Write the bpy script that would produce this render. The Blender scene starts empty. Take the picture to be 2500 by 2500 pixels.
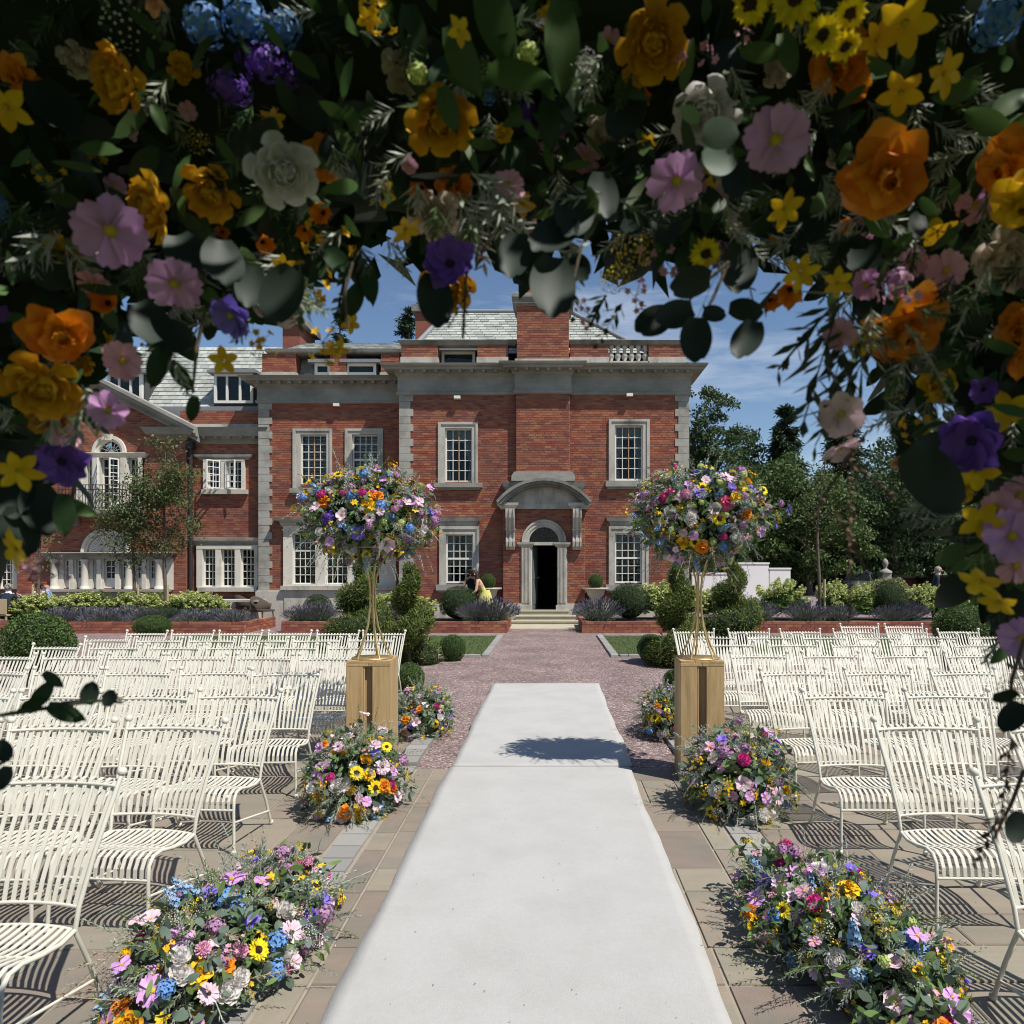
import bpy, math, random
import numpy as np
from mathutils import Vector, Matrix, Euler, Quaternion

# ---------------------------------------------------------------- camera, sky, sun, exposure
F = 1750.0            # focal length in photograph pixels (2500 wide)
VX, VY = 1343.0, 1389.0   # vanishing point of the aisle / horizon in the photograph
H = 1.70              # eye height
S = bpy.context.scene
C = bpy.data.collections.new('garden'); S.collection.children.link(C)
cam = bpy.data.cameras.new('camera'); camo = bpy.data.objects.new('camera', cam); C.objects.link(camo)
camo.location = (0, 0, H); camo.rotation_euler = (math.radians(90), 0, 0)
cam.sensor_width = 36; cam.lens = 36 * F / 2500
cam.shift_x = -(VX - 1250) / 2500; cam.shift_y = (VY - 1250) / 2500
cam.clip_start = 0.02; cam.clip_end = 3000
cam.dof.use_dof = True; cam.dof.focus_distance = 7.5; cam.dof.aperture_fstop = 6.5
S.camera = camo
SUN = Vector((-1.45, 1.08, -2.95)).normalized()      # direction the light travels
ELEV = math.asin(-SUN.z); AZ = math.atan2(-SUN.x, -SUN.y)
W = bpy.data.worlds.new('World'); S.world = W; W.use_nodes = True
nt = W.node_tree; nt.nodes.clear()
wo = nt.nodes.new('ShaderNodeOutputWorld'); bg = nt.nodes.new('ShaderNodeBackground')
sk = nt.nodes.new('ShaderNodeTexSky'); sk.sky_type = 'NISHITA'; sk.sun_disc = False
sk.sun_elevation = ELEV; sk.sun_rotation = AZ; sk.air_density = 1.0; sk.dust_density = 0.15; sk.ozone_density = 3.5
bg.inputs['Strength'].default_value = 0.094
tc = nt.nodes.new('ShaderNodeTexCoord'); mp = nt.nodes.new('ShaderNodeMapping')
mp.inputs['Rotation'].default_value = (0, math.radians(22), 0); mp.inputs['Scale'].default_value = (1.6, 1.6, 9.0)
nz = nt.nodes.new('ShaderNodeTexNoise'); nz.inputs['Scale'].default_value = 1.7; nz.inputs['Detail'].default_value = 9; nz.inputs['Roughness'].default_value = 0.62
cr = nt.nodes.new('ShaderNodeValToRGB'); cr.color_ramp.elements[0].position = 0.54; cr.color_ramp.elements[1].position = 0.82
cr.color_ramp.elements[1].color = (0.7, 0.7, 0.7, 1)
mx = nt.nodes.new('ShaderNodeMix'); mx.data_type = 'RGBA'; mx.inputs['B'].default_value = (7.2, 7.7, 8.4, 1)
nt.links.new(tc.outputs['Generated'], mp.inputs['Vector']); nt.links.new(mp.outputs['Vector'], nz.inputs['Vector'])
nt.links.new(nz.outputs['Fac'], cr.inputs['Fac']); nt.links.new(cr.outputs['Color'], mx.inputs['Factor'])
nt.links.new(sk.outputs['Color'], mx.inputs['A']); nt.links.new(mx.outputs['Result'], bg.inputs['Color'])
nt.links.new(bg.outputs['Background'], wo.inputs['Surface'])
sl = bpy.data.lights.new('sun', 'SUN'); sl.energy = 5.0; sl.angle = math.radians(0.53); sl.color = (1.0, 0.955, 0.88)
so = bpy.data.objects.new('sun', sl); C.objects.link(so); so.location = (20, -14, 40)
so.rotation_euler = SUN.to_track_quat('-Z', 'Y').to_euler()
S.view_settings.view_transform = 'Standard'; S.view_settings.look = 'None'
S.view_settings.exposure = 0.2; S.view_settings.gamma = 1.0
S.cycles.max_bounces = 6; S.cycles.diffuse_bounces = 3; S.cycles.glossy_bounces = 2; S.cycles.transparent_max_bounces = 6
S.cycles.transmission_bounces = 3; S.cycles.caustics_reflective = False; S.cycles.caustics_refractive = False
S.cycles.use_denoising = True; S.cycles.pixel_filter_type = 'BLACKMAN_HARRIS'; S.cycles.filter_width = 1.0

# ---------------------------------------------------------------- helpers
rng = np.random.default_rng(7); random.seed(7)
U = lambda a, b: a + (b - a) * random.random()
def at(px, py, Y): return Vector(((px - VX) * Y / F, Y, H - (py - VY) * Y / F))
def gy(py): return F * H / (py - VY)                       # distance of a ground point seen at row py

class MB:
    def __init__(s): s.v = []; s.f = []; s.m = []; s.sm = []
    def add(s, vs, fs, mi=0, smooth=False):
        o = len(s.v); s.v.extend([tuple(p) for p in vs])
        for f in fs: s.f.append(tuple(i + o for i in f)); s.m.append(mi); s.sm.append(smooth)
    def box(s, x0, x1, y0, y1, z0, z1, mi=0):
        s.add([(x0,y0,z0),(x1,y0,z0),(x1,y1,z0),(x0,y1,z0),(x0,y0,z1),(x1,y0,z1),(x1,y1,z1),(x0,y1,z1)],
              [(0,3,2,1),(4,5,6,7),(0,1,5,4),(1,2,6,5),(2,3,7,6),(3,0,4,7)], mi)
    def tube(s, pts, r, n=8, mi=0, cap=True, flat=None):
        pts = [Vector(p) for p in pts]; k = len(pts)
        if not hasattr(r, '__len__'): r = [r] * k
        rings = []; prev = None
        for i, p in enumerate(pts):
            d = (pts[min(i+1,k-1)] - pts[max(i-1,0)]).normalized()
            if prev is None:
                a = Vector((1,0,0)) if abs(d.x) < .9 else Vector((0,1,0)); u = d.cross(a).normalized()
            else: u = (prev - d * prev.dot(d)).normalized()
            prev = u; w = d.cross(u)
            rings.append([p + (u*math.cos(2*math.pi*j/n) + w*math.sin(2*math.pi*j/n)) * r[i] for j in range(n)])
        vs = [q for ring in rings for q in ring]
        fs = [(i*n+j, i*n+(j+1)%n, (i+1)*n+(j+1)%n, (i+1)*n+j) for i in range(k-1) for j in range(n)]
        s.add(vs, fs, mi, True)
        if cap:
            s.add(rings[0], [tuple(range(n))[::-1]], mi); s.add(rings[-1], [tuple(range(n))], mi)
    def lathe(s, prof, c=(0,0,0), n=20, mi=0, smooth=True):
        vs = [(c[0]+r*math.cos(2*math.pi*j/n), c[1]+r*math.sin(2*math.pi*j/n), c[2]+z) for r, z in prof for j in range(n)]
        fs = [(i*n+j, i*n+(j+1)%n, (i+1)*n+(j+1)%n, (i+1)*n+j) for i in range(len(prof)-1) for j in range(n)]
        s.add(vs, fs, mi, smooth)
    def prism(s, poly, y0, y1, mi=0):                      # polygon in (x,z), extruded along y
        n = len(poly)
        s.add([(x,y0,z) for x,z in poly] + [(x,y1,z) for x,z in poly],
              [tuple(range(n)), tuple(range(2*n-1,n-1,-1))] + [(i,(i+1)%n+0,(i+1)%n+n,i+n)[::-1] for i in range(n)], mi)
    def sphere(s, c, r, n=10, m=6, mi=0, sc=(1,1,1)):
        prof = [(math.sin(math.pi*i/m), -math.cos(math.pi*i/m)) for i in range(m+1)]
        vs = [(c[0]+r*sc[0]*q*math.cos(2*math.pi*j/n), c[1]+r*sc[1]*q*math.sin(2*math.pi*j/n), c[2]+r*sc[2]*z) for q, z in prof for j in range(n)]
        fs = [(i*n+j, i*n+(j+1)%n, (i+1)*n+(j+1)%n, (i+1)*n+j) for i in range(m) for j in range(n)]
        s.add(vs, fs, mi, True)
    def mesh(s, name, mats):
        me = bpy.data.meshes.new(name); me.from_pydata(s.v, [], s.f)
        for m in (mats if isinstance(mats, (list, tuple)) else [mats]): me.materials.append(m)
        if s.f:
            me.polygons.foreach_set('material_index', s.m); me.polygons.foreach_set('use_smooth', s.sm)
        me.update(); return me
    def build(s, name, mats, parent=None, loc=(0,0,0), rot=(0,0,0), kind=None):
        return obj(name, s.mesh(name, mats), parent, loc, rot, kind=kind)

def obj(name, me, parent=None, loc=(0,0,0), rot=(0,0,0), scale=None, kind=None):
    o = bpy.data.objects.new(name, me); C.objects.link(o)
    o.location = loc; o.rotation_euler = rot
    if scale is not None: o.scale = scale
    if parent is not None: o.parent = parent
    if kind: o['kind'] = kind
    return o
def tag(o, label, cat, group=None, kind=None):
    o['label'] = label; o['category'] = cat
    if group: o['group'] = group
    if kind: o['kind'] = kind
    return o
def thing(name, label, cat, loc=(0,0,0), rz=0, group=None):
    o = bpy.data.objects.new(name, None); C.objects.link(o); o.location = loc; o.rotation_euler = (0,0,rz)
    o.empty_display_size = .2
    return tag(o, label, cat, group)
def npmesh(name, V, Fq, mats, mi=None, smooth=False):
    """V (n,3); Fq (m,k) faces of equal size"""
    me = bpy.data.meshes.new(name); n, (m, k) = len(V), Fq.shape
    me.vertices.add(n); me.vertices.foreach_set('co', np.asarray(V, dtype=np.float32).ravel())
    me.loops.add(m*k); me.loops.foreach_set('vertex_index', Fq.astype(np.int32).ravel())
    me.polygons.add(m); me.polygons.foreach_set('loop_start', np.arange(0, m*k, k, dtype=np.int32))
    for mt in (mats if isinstance(mats, (list, tuple)) else [mats]): me.materials.append(mt)
    if mi is not None: me.polygons.foreach_set('material_index', np.asarray(mi, dtype=np.int32))
    if smooth: me.polygons.foreach_set('use_smooth', np.ones(m, dtype=bool))
    me.update(calc_edges=True); return me
def unit(a): return a / np.maximum(np.linalg.norm(a, axis=-1, keepdims=True), 1e-9)
def rdirs(n): return unit(rng.normal(size=(n, 3)))
def leaf_arrays(P, N, L, Wd, spread=0.7, along=None):
    """kite-shaped leaves folded on their midrib: returns V, F (two triangles pairs as quads)"""
    n = len(P); L = np.broadcast_to(L, (n,))[:, None] * rng.uniform(.65, 1.25, (n, 1)); Wd = np.broadcast_to(Wd, (n,))[:, None] * rng.uniform(.7, 1.2, (n, 1))
    nn = unit(N + spread * rng.normal(size=(n, 3)))
    t = rdirs(n) if along is None else unit(along + .5 * rng.normal(size=(n, 3)))
    t = unit(t - nn * (t * nn).sum(1, keepdims=True)); b = np.cross(nn, t)
    A = P; B = P + t*L*.5 + b*Wd*.5 + nn*L*.06; D = P + t*L - nn*L*.08; E = P + t*L*.5 - b*Wd*.5 + nn*L*.06
    V = np.stack([A, B, D, E], 1).reshape(-1, 3)
    return V, np.arange(4*n).reshape(n, 4)
def leaf_fine(P, N, L, Wd, spread=0.7, along=None, bend=.35):
    """rounded leaves of three quads each with a folded, curving blade"""
    n = len(P); L = np.broadcast_to(L, (n,))[:, None] * rng.uniform(.65, 1.25, (n, 1)); Wd = np.broadcast_to(Wd, (n,))[:, None] * rng.uniform(.7, 1.2, (n, 1))
    nn = unit(N + spread * rng.normal(size=(n, 3))); t = rdirs(n) if along is None else unit(along + .6 * rng.normal(size=(n, 3)))
    t = unit(t - nn * (t * nn).sum(1, keepdims=True)); b = np.cross(nn, t); rows = []; bd = bend * rng.normal(size=(n, 1))
    for q, w in ((0,.10),(.18,.62),(.45,1.),(.75,.78),(.93,.34),(1.0,.05)):
        c = P + t*L*q + nn*L*bd*q*q; rows += [c - b*Wd*w*.5 + nn*Wd*.12*w, c + b*Wd*w*.5 + nn*Wd*.12*w]
    V = np.stack(rows, 1).reshape(-1, 3); base = np.arange(n)[:, None]*12
    Fq = np.concatenate([base + np.array([[2*i, 2*i+1, 2*i+3, 2*i+2]]) for i in range(5)], 1).reshape(-1, 4); return V, Fq
def join_arrays(parts):
    Vs, Fs, Ms, o = [], [], [], 0
    for V, Fa, m in parts:
        Vs.append(V); Fs.append(Fa + o); Ms.append(np.full(len(Fa), m)); o += len(V)
    return np.concatenate(Vs), np.concatenate(Fs), np.concatenate(Ms)

# ---------------------------------------------------------------- materials
def mat(name, col, rough=.75, var=.12, scale=6., island=0., objr=0., bump=0., bscale=60., spec=.3, transl=0., metal=0., col2=None, c2scale=1.5, c2lo=.5, c2hi=.65, hue=0., stretch=None, sheen=0.):
    m = bpy.data.materials.new(name); m.use_nodes = True; t = m.node_tree; b = t.nodes['Principled BSDF']
    N = lambda k: t.nodes.new(k)
    b.inputs['Roughness'].default_value = rough; b.inputs['Specular IOR Level'].default_value = spec; b.inputs['Metallic'].default_value = metal
    co = N('ShaderNodeTexCoord'); vec = co.outputs['Object']
    if stretch:
        mpn = N('ShaderNodeMapping'); mpn.inputs['Scale'].default_value = stretch; t.links.new(vec, mpn.inputs['Vector']); vec = mpn.outputs['Vector']
    oi = N('ShaderNodeObjectInfo') if objr else None
    no = N('ShaderNodeTexNoise'); no.inputs['Scale'].default_value = scale; no.inputs['Detail'].default_value = 6; t.links.new(vec, no.inputs['Vector'])
    if objr:
        no.noise_dimensions = '4D'; mm = N('ShaderNodeMath'); mm.operation = 'MULTIPLY'; mm.inputs[1].default_value = 50; t.links.new(oi.outputs['Random'], mm.inputs[0]); t.links.new(mm.outputs[0], no.inputs['W'])
    def madd(src, k, add):
        a = N('ShaderNodeMath'); a.operation = 'MULTIPLY_ADD'; a.inputs[1].default_value = k
        if isinstance(add, float): a.inputs[2].default_value = add
        else: t.links.new(add, a.inputs[2])
        t.links.new(src, a.inputs[0]); return a.outputs[0]
    val = madd(no.outputs['Fac'], 3.2*var, 1.0 - 1.6*var)
    rnd = None
    if island or hue:
        g = N('ShaderNodeNewGeometry'); rnd = g.outputs['Random Per Island']
        if objr:
            a = N('ShaderNodeMath'); a.operation = 'ADD'; t.links.new(rnd, a.inputs[0]); t.links.new(oi.outputs['Random'], a.inputs[1])
            fr = N('ShaderNodeMath'); fr.operation = 'FRACT'; t.links.new(a.outputs[0], fr.inputs[0]); rnd = fr.outputs[0]
    elif objr: rnd = oi.outputs['Random']
    amp = island or objr
    if rnd is not None and amp:
        a2 = N('ShaderNodeMath'); a2.operation = 'MULTIPLY_ADD'; a2.inputs[1].default_value = 2*amp; t.links.new(rnd, a2.inputs[0])
        s2 = N('ShaderNodeMath'); s2.operation = 'SUBTRACT'; t.links.new(val, s2.inputs[0]); s2.inputs[1].default_value = amp
        t.links.new(s2.outputs[0], a2.inputs[2]); val = a2.outputs[0]
    base = N('ShaderNodeRGB'); base.outputs[0].default_value = (*col, 1); csrc = base.outputs[0]
    if col2:
        n2 = N('ShaderNodeTexNoise'); n2.inputs['Scale'].default_value = c2scale; n2.inputs['Detail'].default_value = 8; n2.inputs['Roughness'].default_value = .65; t.links.new(vec, n2.inputs['Vector'])
        if objr:
            n2.noise_dimensions = '4D'; t.links.new(mm.outputs[0], n2.inputs['W'])
        r2 = N('ShaderNodeMapRange'); r2.inputs['From Min'].default_value = c2lo; r2.inputs['From Max'].default_value = c2hi; t.links.new(n2.outputs['Fac'], r2.inputs['Value'])
        mx = N('ShaderNodeMix'); mx.data_type = 'RGBA'; t.links.new(r2.outputs['Result'], mx.inputs['Factor']); t.links.new(csrc, mx.inputs['A']); mx.inputs['B'].default_value = (*col2, 1); csrc = mx.outputs['Result']
    if hue and rnd is not None:
        hs = N('ShaderNodeHueSaturation'); t.links.new(csrc, hs.inputs['Color']); t.links.new(madd(rnd, hue, .5 - hue/2), hs.inputs['Hue']); csrc = hs.outputs['Color']
    sc = N('ShaderNodeVectorMath'); sc.operation = 'SCALE'; t.links.new(csrc, sc.inputs[0]); t.links.new(val, sc.inputs['Scale']); csrc = sc.outputs[0]
    t.links.new(csrc, b.inputs['Base Color'])
    if bump:
        bn = N('ShaderNodeTexNoise'); bn.inputs['Scale'].default_value = bscale; bn.inputs['Detail'].default_value = 5; t.links.new(vec, bn.inputs['Vector'])
        bp = N('ShaderNodeBump'); bp.inputs['Strength'].default_value = bump; bp.inputs['Distance'].default_value = .02; t.links.new(bn.outputs['Fac'], bp.inputs['Height']); t.links.new(bp.outputs['Normal'], b.inputs['Normal'])
    if transl:
        tr = N('ShaderNodeBsdfTranslucent'); t.links.new(csrc, tr.inputs['Color']); ms = N('ShaderNodeMixShader'); ms.inputs['Fac'].default_value = transl
        out = t.nodes['Material Output']; t.links.new(b.outputs[0], ms.inputs[1]); t.links.new(tr.outputs[0], ms.inputs[2]); t.links.new(ms.outputs[0], out.inputs['Surface'])
    return m
def glass_mat():
    m = bpy.data.materials.new('window_glass'); m.use_nodes = True; t = m.node_tree; t.nodes.clear()
    o = t.nodes.new('ShaderNodeOutputMaterial'); tr = t.nodes.new('ShaderNodeBsdfTransparent'); g = t.nodes.new('ShaderNodeBsdfGlossy'); g.inputs['Roughness'].default_value = .03
    tr.inputs['Color'].default_value = (.78,.82,.82,1)
    tcn = t.nodes.new('ShaderNodeTexCoord'); nn = t.nodes.new('ShaderNodeTexNoise'); nn.inputs['Scale'].default_value = 2.5
    bp = t.nodes.new('ShaderNodeBump'); bp.inputs['Strength'].default_value = .15; bp.inputs['Distance'].default_value = .05
    t.links.new(tcn.outputs['Object'], nn.inputs['Vector']); t.links.new(nn.outputs['Fac'], bp.inputs['Height']); t.links.new(bp.outputs['Normal'], g.inputs['Normal'])
    fr = t.nodes.new('ShaderNodeFresnel'); fr.inputs['IOR'].default_value = 1.33
    ms = t.nodes.new('ShaderNodeMixShader'); t.links.new(fr.outputs[0], ms.inputs[0]); t.links.new(tr.outputs[0], ms.inputs[1]); t.links.new(g.outputs[0], ms.inputs[2]); t.links.new(ms.outputs[0], o.inputs['Surface'])
    return m
def gravel_mat():
    m = bpy.data.materials.new('red_gravel'); m.use_nodes = True; t = m.node_tree; b = t.nodes['Principled BSDF']; b.inputs['Roughness'].default_value = .85
    co = t.nodes.new('ShaderNodeTexCoord'); v = t.nodes.new('ShaderNodeTexVoronoi'); v.inputs['Scale'].default_value = 52
    t.links.new(co.outputs['Object'], v.inputs['Vector'])
    sx = t.nodes.new('ShaderNodeSeparateColor'); t.links.new(v.outputs['Color'], sx.inputs[0])
    r = t.nodes.new('ShaderNodeValToRGB'); e = r.color_ramp.elements; e[0].color = (.13,.08,.074,1); e[1].color = (.60,.50,.46,1); e[1].position = .97
    for p, c in ((.35,(.225,.15,.142,1)), (.7,(.31,.225,.212,1)), (.86,(.40,.315,.295,1))):
        q = e.new(p); q.color = c
    t.links.new(sx.outputs[0], r.inputs[0])
    n2 = t.nodes.new('ShaderNodeTexNoise'); n2.inputs['Scale'].default_value = 1.3; n2.inputs['Detail'].default_value = 5; t.links.new(co.outputs['Object'], n2.inputs['Vector'])
    mr = t.nodes.new('ShaderNodeMapRange'); mr.inputs['To Min'].default_value = .62; mr.inputs['To Max'].default_value = .98; mr.inputs['From Min'].default_value=.3; mr.inputs['From Max'].default_value=.7; t.links.new(n2.outputs['Fac'], mr.inputs['Value'])
    sc = t.nodes.new('ShaderNodeVectorMath'); sc.operation = 'SCALE'; t.links.new(r.outputs[0], sc.inputs[0]); t.links.new(mr.outputs[0], sc.inputs['Scale']); t.links.new(sc.outputs[0], b.inputs['Base Color'])
    bp = t.nodes.new('ShaderNodeBump'); bp.inputs['Strength'].default_value = .9; bp.inputs['Distance'].default_value = .012; bp.invert = True
    t.links.new(v.outputs['Distance'], bp.inputs['Height']); t.links.new(bp.outputs['Normal'], b.inputs['Normal'])
    return m

X = {}
X['glass'] = glass_mat(); X['gravel'] = gravel_mat()
X['brick'] = mat('red_brick', (.312,.106,.062), .9, .13, 5, island=.22, objr=.01, hue=.03, bump=.3, bscale=90, col2=(.22,.084,.060), c2scale=.7, c2lo=.4, c2hi=.62)
X['mortar'] = mat('brick_mortar', (.295,.17,.13), .95, .15, 3)
X['brick_flat'] = mat('old_brick', (.23,.082,.058), .95, .3, 18)
X['stone'] = mat('limestone', (.47,.44,.385), .9, .10, 3, bump=.25, bscale=25, col2=(.20,.19,.165), c2scale=1.9, c2lo=.46, c2hi=.74, stretch=(1,1,.45))
X['stone_dark'] = mat('weathered_stone', (.33,.315,.28), .95, .12, 2, bump=.35, bscale=22, col2=(.17,.165,.145), c2scale=1.3, c2lo=.42, c2hi=.75, stretch=(.6,1,1))
X['stone_hood'] = mat('weathered_shaded_stone', (.24,.23,.205), .95, .15, 3, bump=.4, bscale=22, col2=(.10,.098,.086), c2scale=1.8, c2lo=.45, c2hi=.68)  # weathered stone, made darker still for shade on the door hood
X['stone_q'] = mat('quoin_limestone', (.36,.345,.305), .9, .12, 3, island=.12, bump=.3, bscale=25, col2=(.22,.21,.185), c2scale=2.2, c2lo=.45, c2hi=.7)
X['white_paint'] = mat('white_paint', (.74,.72,.67), .5, .05, 4)
X['cream_paint'] = mat('stone_paint', (.64,.60,.52), .7, .10, 3, col2=(.40,.36,.30), c2scale=1.3, c2lo=.55, c2hi=.75)
X['slate'] = mat('grey_slate', (.36,.375,.345), .75, .10, 7, island=.22, objr=.01, bump=.2, col2=(.24,.26,.22), c2scale=.9)
X['slate_under'] = mat('slate_gap', (.07,.075,.07), .9)
X['lead'] = mat('lead', (.22,.225,.235), .55, .1, 4)
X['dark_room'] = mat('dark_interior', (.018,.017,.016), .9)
X['curtain'] = mat('curtain', (.42,.40,.36), .9, .15, 9, stretch=(8,8,.5))
X['blind'] = mat('blind', (.5,.47,.40), .8, .05)
X['wood_trim'] = mat('bare_wood_trim', (.52,.30,.17), .7)
X['black_metal'] = mat('black_metal', (.03,.03,.032), .5)
X['door_paint'] = mat('door_paint', (.14,.16,.145), .5, .1)
X['step'] = mat('sandstone_step', (.42,.385,.29), .9, .12, 4, bump=.2)
X['flag'] = mat('sandstone_flag', (.262,.214,.168), .85, .09, 2.2, objr=.15, hue=.035, bump=.2, bscale=30, col2=(.215,.20,.16), c2scale=.8, c2lo=.42, c2hi=.62, stretch=(1,2.6,1))
X['grout'] = mat('flag_grout', (.31,.27,.215), .95, .15, 20)
X['granite'] = mat('granite_sett', (.30,.29,.27), .85, .30, 90, objr=.12, bump=.4, bscale=70)
X['lawn'] = mat('lawn_soil', (.065,.09,.03), .95, .25, 5)
X['grass'] = mat('grass_blade', (.075,.108,.034), .8, .2, 2, island=.25, transl=.25)
X['soil'] = mat('soil', (.05,.036,.026), .95, .2, 20)
X['earth'] = mat('meadow', (.10,.12,.05), .95, .3, .3)
X['tarmac'] = mat('drive_tarmac', (.20,.19,.18), .95, .1, 3)
X['chair'] = mat('cream_enamel', (.63,.605,.515), .45, .12, 7, spec=.4)
X['carpet'] = mat('white_carpet', (.445,.438,.425), .97, .035, 40, bump=.3, bscale=300, col2=(.40,.393,.378), c2scale=2.2, c2lo=.42, c2hi=.7, spec=.05)
X['pine'] = mat('pine_board', (.44,.30,.145), .7, .17, 5, objr=.13, bump=.15, bscale=20, stretch=(9,9,.7), col2=(.33,.21,.10), c2scale=2.0)
X['gold'] = mat('gold_rod', (.62,.44,.20), .38, .08, 4, metal=.75)
X['rattan'] = mat('rattan', (.075,.056,.04), .8, .3, 60, bump=.5, bscale=120)
X['bark'] = mat('bark', (.13,.10,.075), .95, .3, 8, bump=.6, bscale=18, stretch=(4,4,.8))
X['stake'] = mat('timber_stake', (.42,.33,.20), .9, .15, 5)
X['terracotta'] = mat('lead_planter', (.10,.105,.11), .8, .2, 8)
LV = dict(rough=.55, var=.25, scale=1.2, spec=.35)
def leafm(name, c, transl=.3, island=.38, **k): X[name] = mat(name, c, LV['rough'], .22, 1.1, island=island, hue=.03, spec=.3, transl=transl, **k)
leafm('leaf_tree', (.075,.118,.032)); leafm('leaf_dark', (.052,.086,.030)); leafm('leaf_conifer', (.046,.075,.038), .15)
leafm('leaf_yew', (.034,.060,.016), .12); leafm('leaf_box', (.072,.125,.026), .2); leafm('leaf_gold', (.115,.15,.03), .2)
leafm('leaf_hyd', (.115,.18,.04)); leafm('bract_lime', (.50,.54,.20), .3, .25); leafm('leaf_lav', (.12,.15,.105), .1); leafm('lav_spike', (.15,.14,.18), .1)
leafm('leaf_rowan', (.10,.13,.045), .3)
leafm('leaf_var', (.22,.24,.10), .2)
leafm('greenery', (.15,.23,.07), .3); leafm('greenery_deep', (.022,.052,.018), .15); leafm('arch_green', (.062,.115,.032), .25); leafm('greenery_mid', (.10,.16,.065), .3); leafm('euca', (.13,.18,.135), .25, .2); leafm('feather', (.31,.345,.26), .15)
leafm('sage', (.36,.39,.33), .15); leafm('dry_grass', (.46,.40,.28), .25); leafm('yellow_bloom', (.72,.56,.05), .3); leafm('euca_shade', (.022,.036,.027), .1, .2); leafm('willow', (.05,.07,.035), .2)  # dark eucalyptus has the arch's silhouette shade put into its colour
X['moss_shade'] = mat('moss_shade_core', (.018,.028,.010), 1., .4, 14)  # near-black core: deep shade of the gaps put into the moss colour
def petal(name, c, transl=.18, c2=None): X[name] = mat(name, c, .55, .14, 4, island=.10, objr=.14, hue=.02, spec=.3, transl=transl, col2=c2, c2scale=3, c2lo=.45, c2hi=.7)
petal('p_orange', (.80,.245,.012), c2=(.85,.36,.02)); petal('p_mustard', (.80,.46,.035), c2=(.72,.36,.02)); petal('p_gold', (.84,.52,.015)); petal('p_yellow', (.86,.68,.02)); petal('p_white', (.84,.81,.78), .35)
petal('p_cream', (.72,.62,.52), .35); petal('p_lilac', (.68,.38,.70), c2=(.60,.29,.62)); petal('p_pink', (.76,.40,.55)); petal('p_pale', (.80,.58,.66)); petal('p_magenta', (.70,.07,.32)); petal('p_hot', (.80,.13,.28))
petal('p_purple', (.16,.07,.46), c2=(.24,.11,.55)); petal('p_violet', (.24,.17,.66)); petal('p_blue', (.13,.30,.66), c2=(.20,.42,.75)); petal('p_sky', (.27,.46,.72)); petal('p_mauve', (.44,.24,.42)); petal('p_lime', (.50,.60,.20)); petal('p_peach',(.78,.40,.25))
X['eye_yellow'] = mat('eye_yellow', (.55,.40,.04), .9, .3, 40); X['eye_brown'] = mat('eye_brown', (.045,.022,.012), .95, .4, 60); X['eye_dark'] = mat('eye_dark', (.03,.02,.05), .9, .3, 40)
X['skin'] = mat('skin', (.52,.31,.22), .6, .05); X['hair_dark'] = mat('hair_dark', (.03,.018,.012), .6, .3, 30); X['hair_grey'] = mat('hair_grey', (.30,.26,.22), .7, .2, 30)
X['cloth_black'] = mat('cloth_black', (.012,.012,.014), .9); X['cloth_yellow'] = mat('cloth_yellow', (.55,.52,.16), .9, .3, 12, stretch=(3,3,.6)); X['cloth_blue'] = mat('cloth_blue', (.28,.40,.62), .9, .12, 8); X['cloth_navy'] = mat('cloth_navy', (.022,.028,.045), .9); X['cloth_white'] = mat('cloth_white', (.7,.7,.7), .9); X['cloth_stone'] = mat('cloth_stone', (.45,.40,.33), .9)
X['car_paint'] = mat('car_paint', (.055,.06,.068), .25, .03, spec=.6); X['car_glass'] = mat('car_glass', (.01,.012,.014), .06, 0., spec=.8); X['tyre'] = mat('tyre', (.02,.02,.02), .9); X['rim'] = mat('rim', (.4,.4,.4), .35, metal=.8); X['lamp'] = mat('headlight', (.6,.6,.6), .15)
X['white_render'] = mat('white_render', (.78,.78,.77), .85, .05, 1)
# ---------------------------------------------------------------- ground
def sheet(name, x0, x1, y0, y1, z, m, n=1):
    mb = MB(); mb.add([(x0,y0,z),(x1,y0,z),(x1,y1,z),(x0,y1,z)], [(0,1,2,3)]); return mb.build(name, m, kind='structure')
sheet('ground', -900, 900, -900, 900, -.03, X['earth'])
gravel = sheet('gravel', -26, 26, 1.1, 40, 0., X['gravel'])
sheet('drive', -40, 90, 40.001, 62, 0., X['tarmac'])
# flagged terrace: two fields behind the kerbs and the strip between them, every flag a slab of its own
terrace = MB(); TZ = .004
for x0, x1, y0, y1 in ((-9.5,-1.33,1.2,9.9), (1.33,9.5,1.2,9.9), (-1.14,1.14,1.2,6.08)):
    terrace.box(x0, x1, y0, y1, -.02, TZ)
terrace = terrace.build('terrace', X['grout'], kind='structure')
ub = MB(); ub.box(-.5,.5,-.5,.5,-.5,.5); 
def bevel_slab():
    b = MB(); i = .49
    b.add([(-.5,-.5,-.5),(.5,-.5,-.5),(.5,.5,-.5),(-.5,.5,-.5),(-.5,-.5,.1),(.5,-.5,.1),(.5,.5,.1),(-.5,.5,.1),(-i,-i,.5),(i,-i,.5),(i,i,.5),(-i,i,.5)],
          [(0,1,5,4),(1,2,6,5),(2,3,7,6),(3,0,4,7),(4,5,9,8),(5,6,10,9),(6,7,11,10),(7,4,8,11),(8,9,10,11)]); return b
slab_me = bevel_slab().mesh('flagstone', X['flag'])
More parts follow.
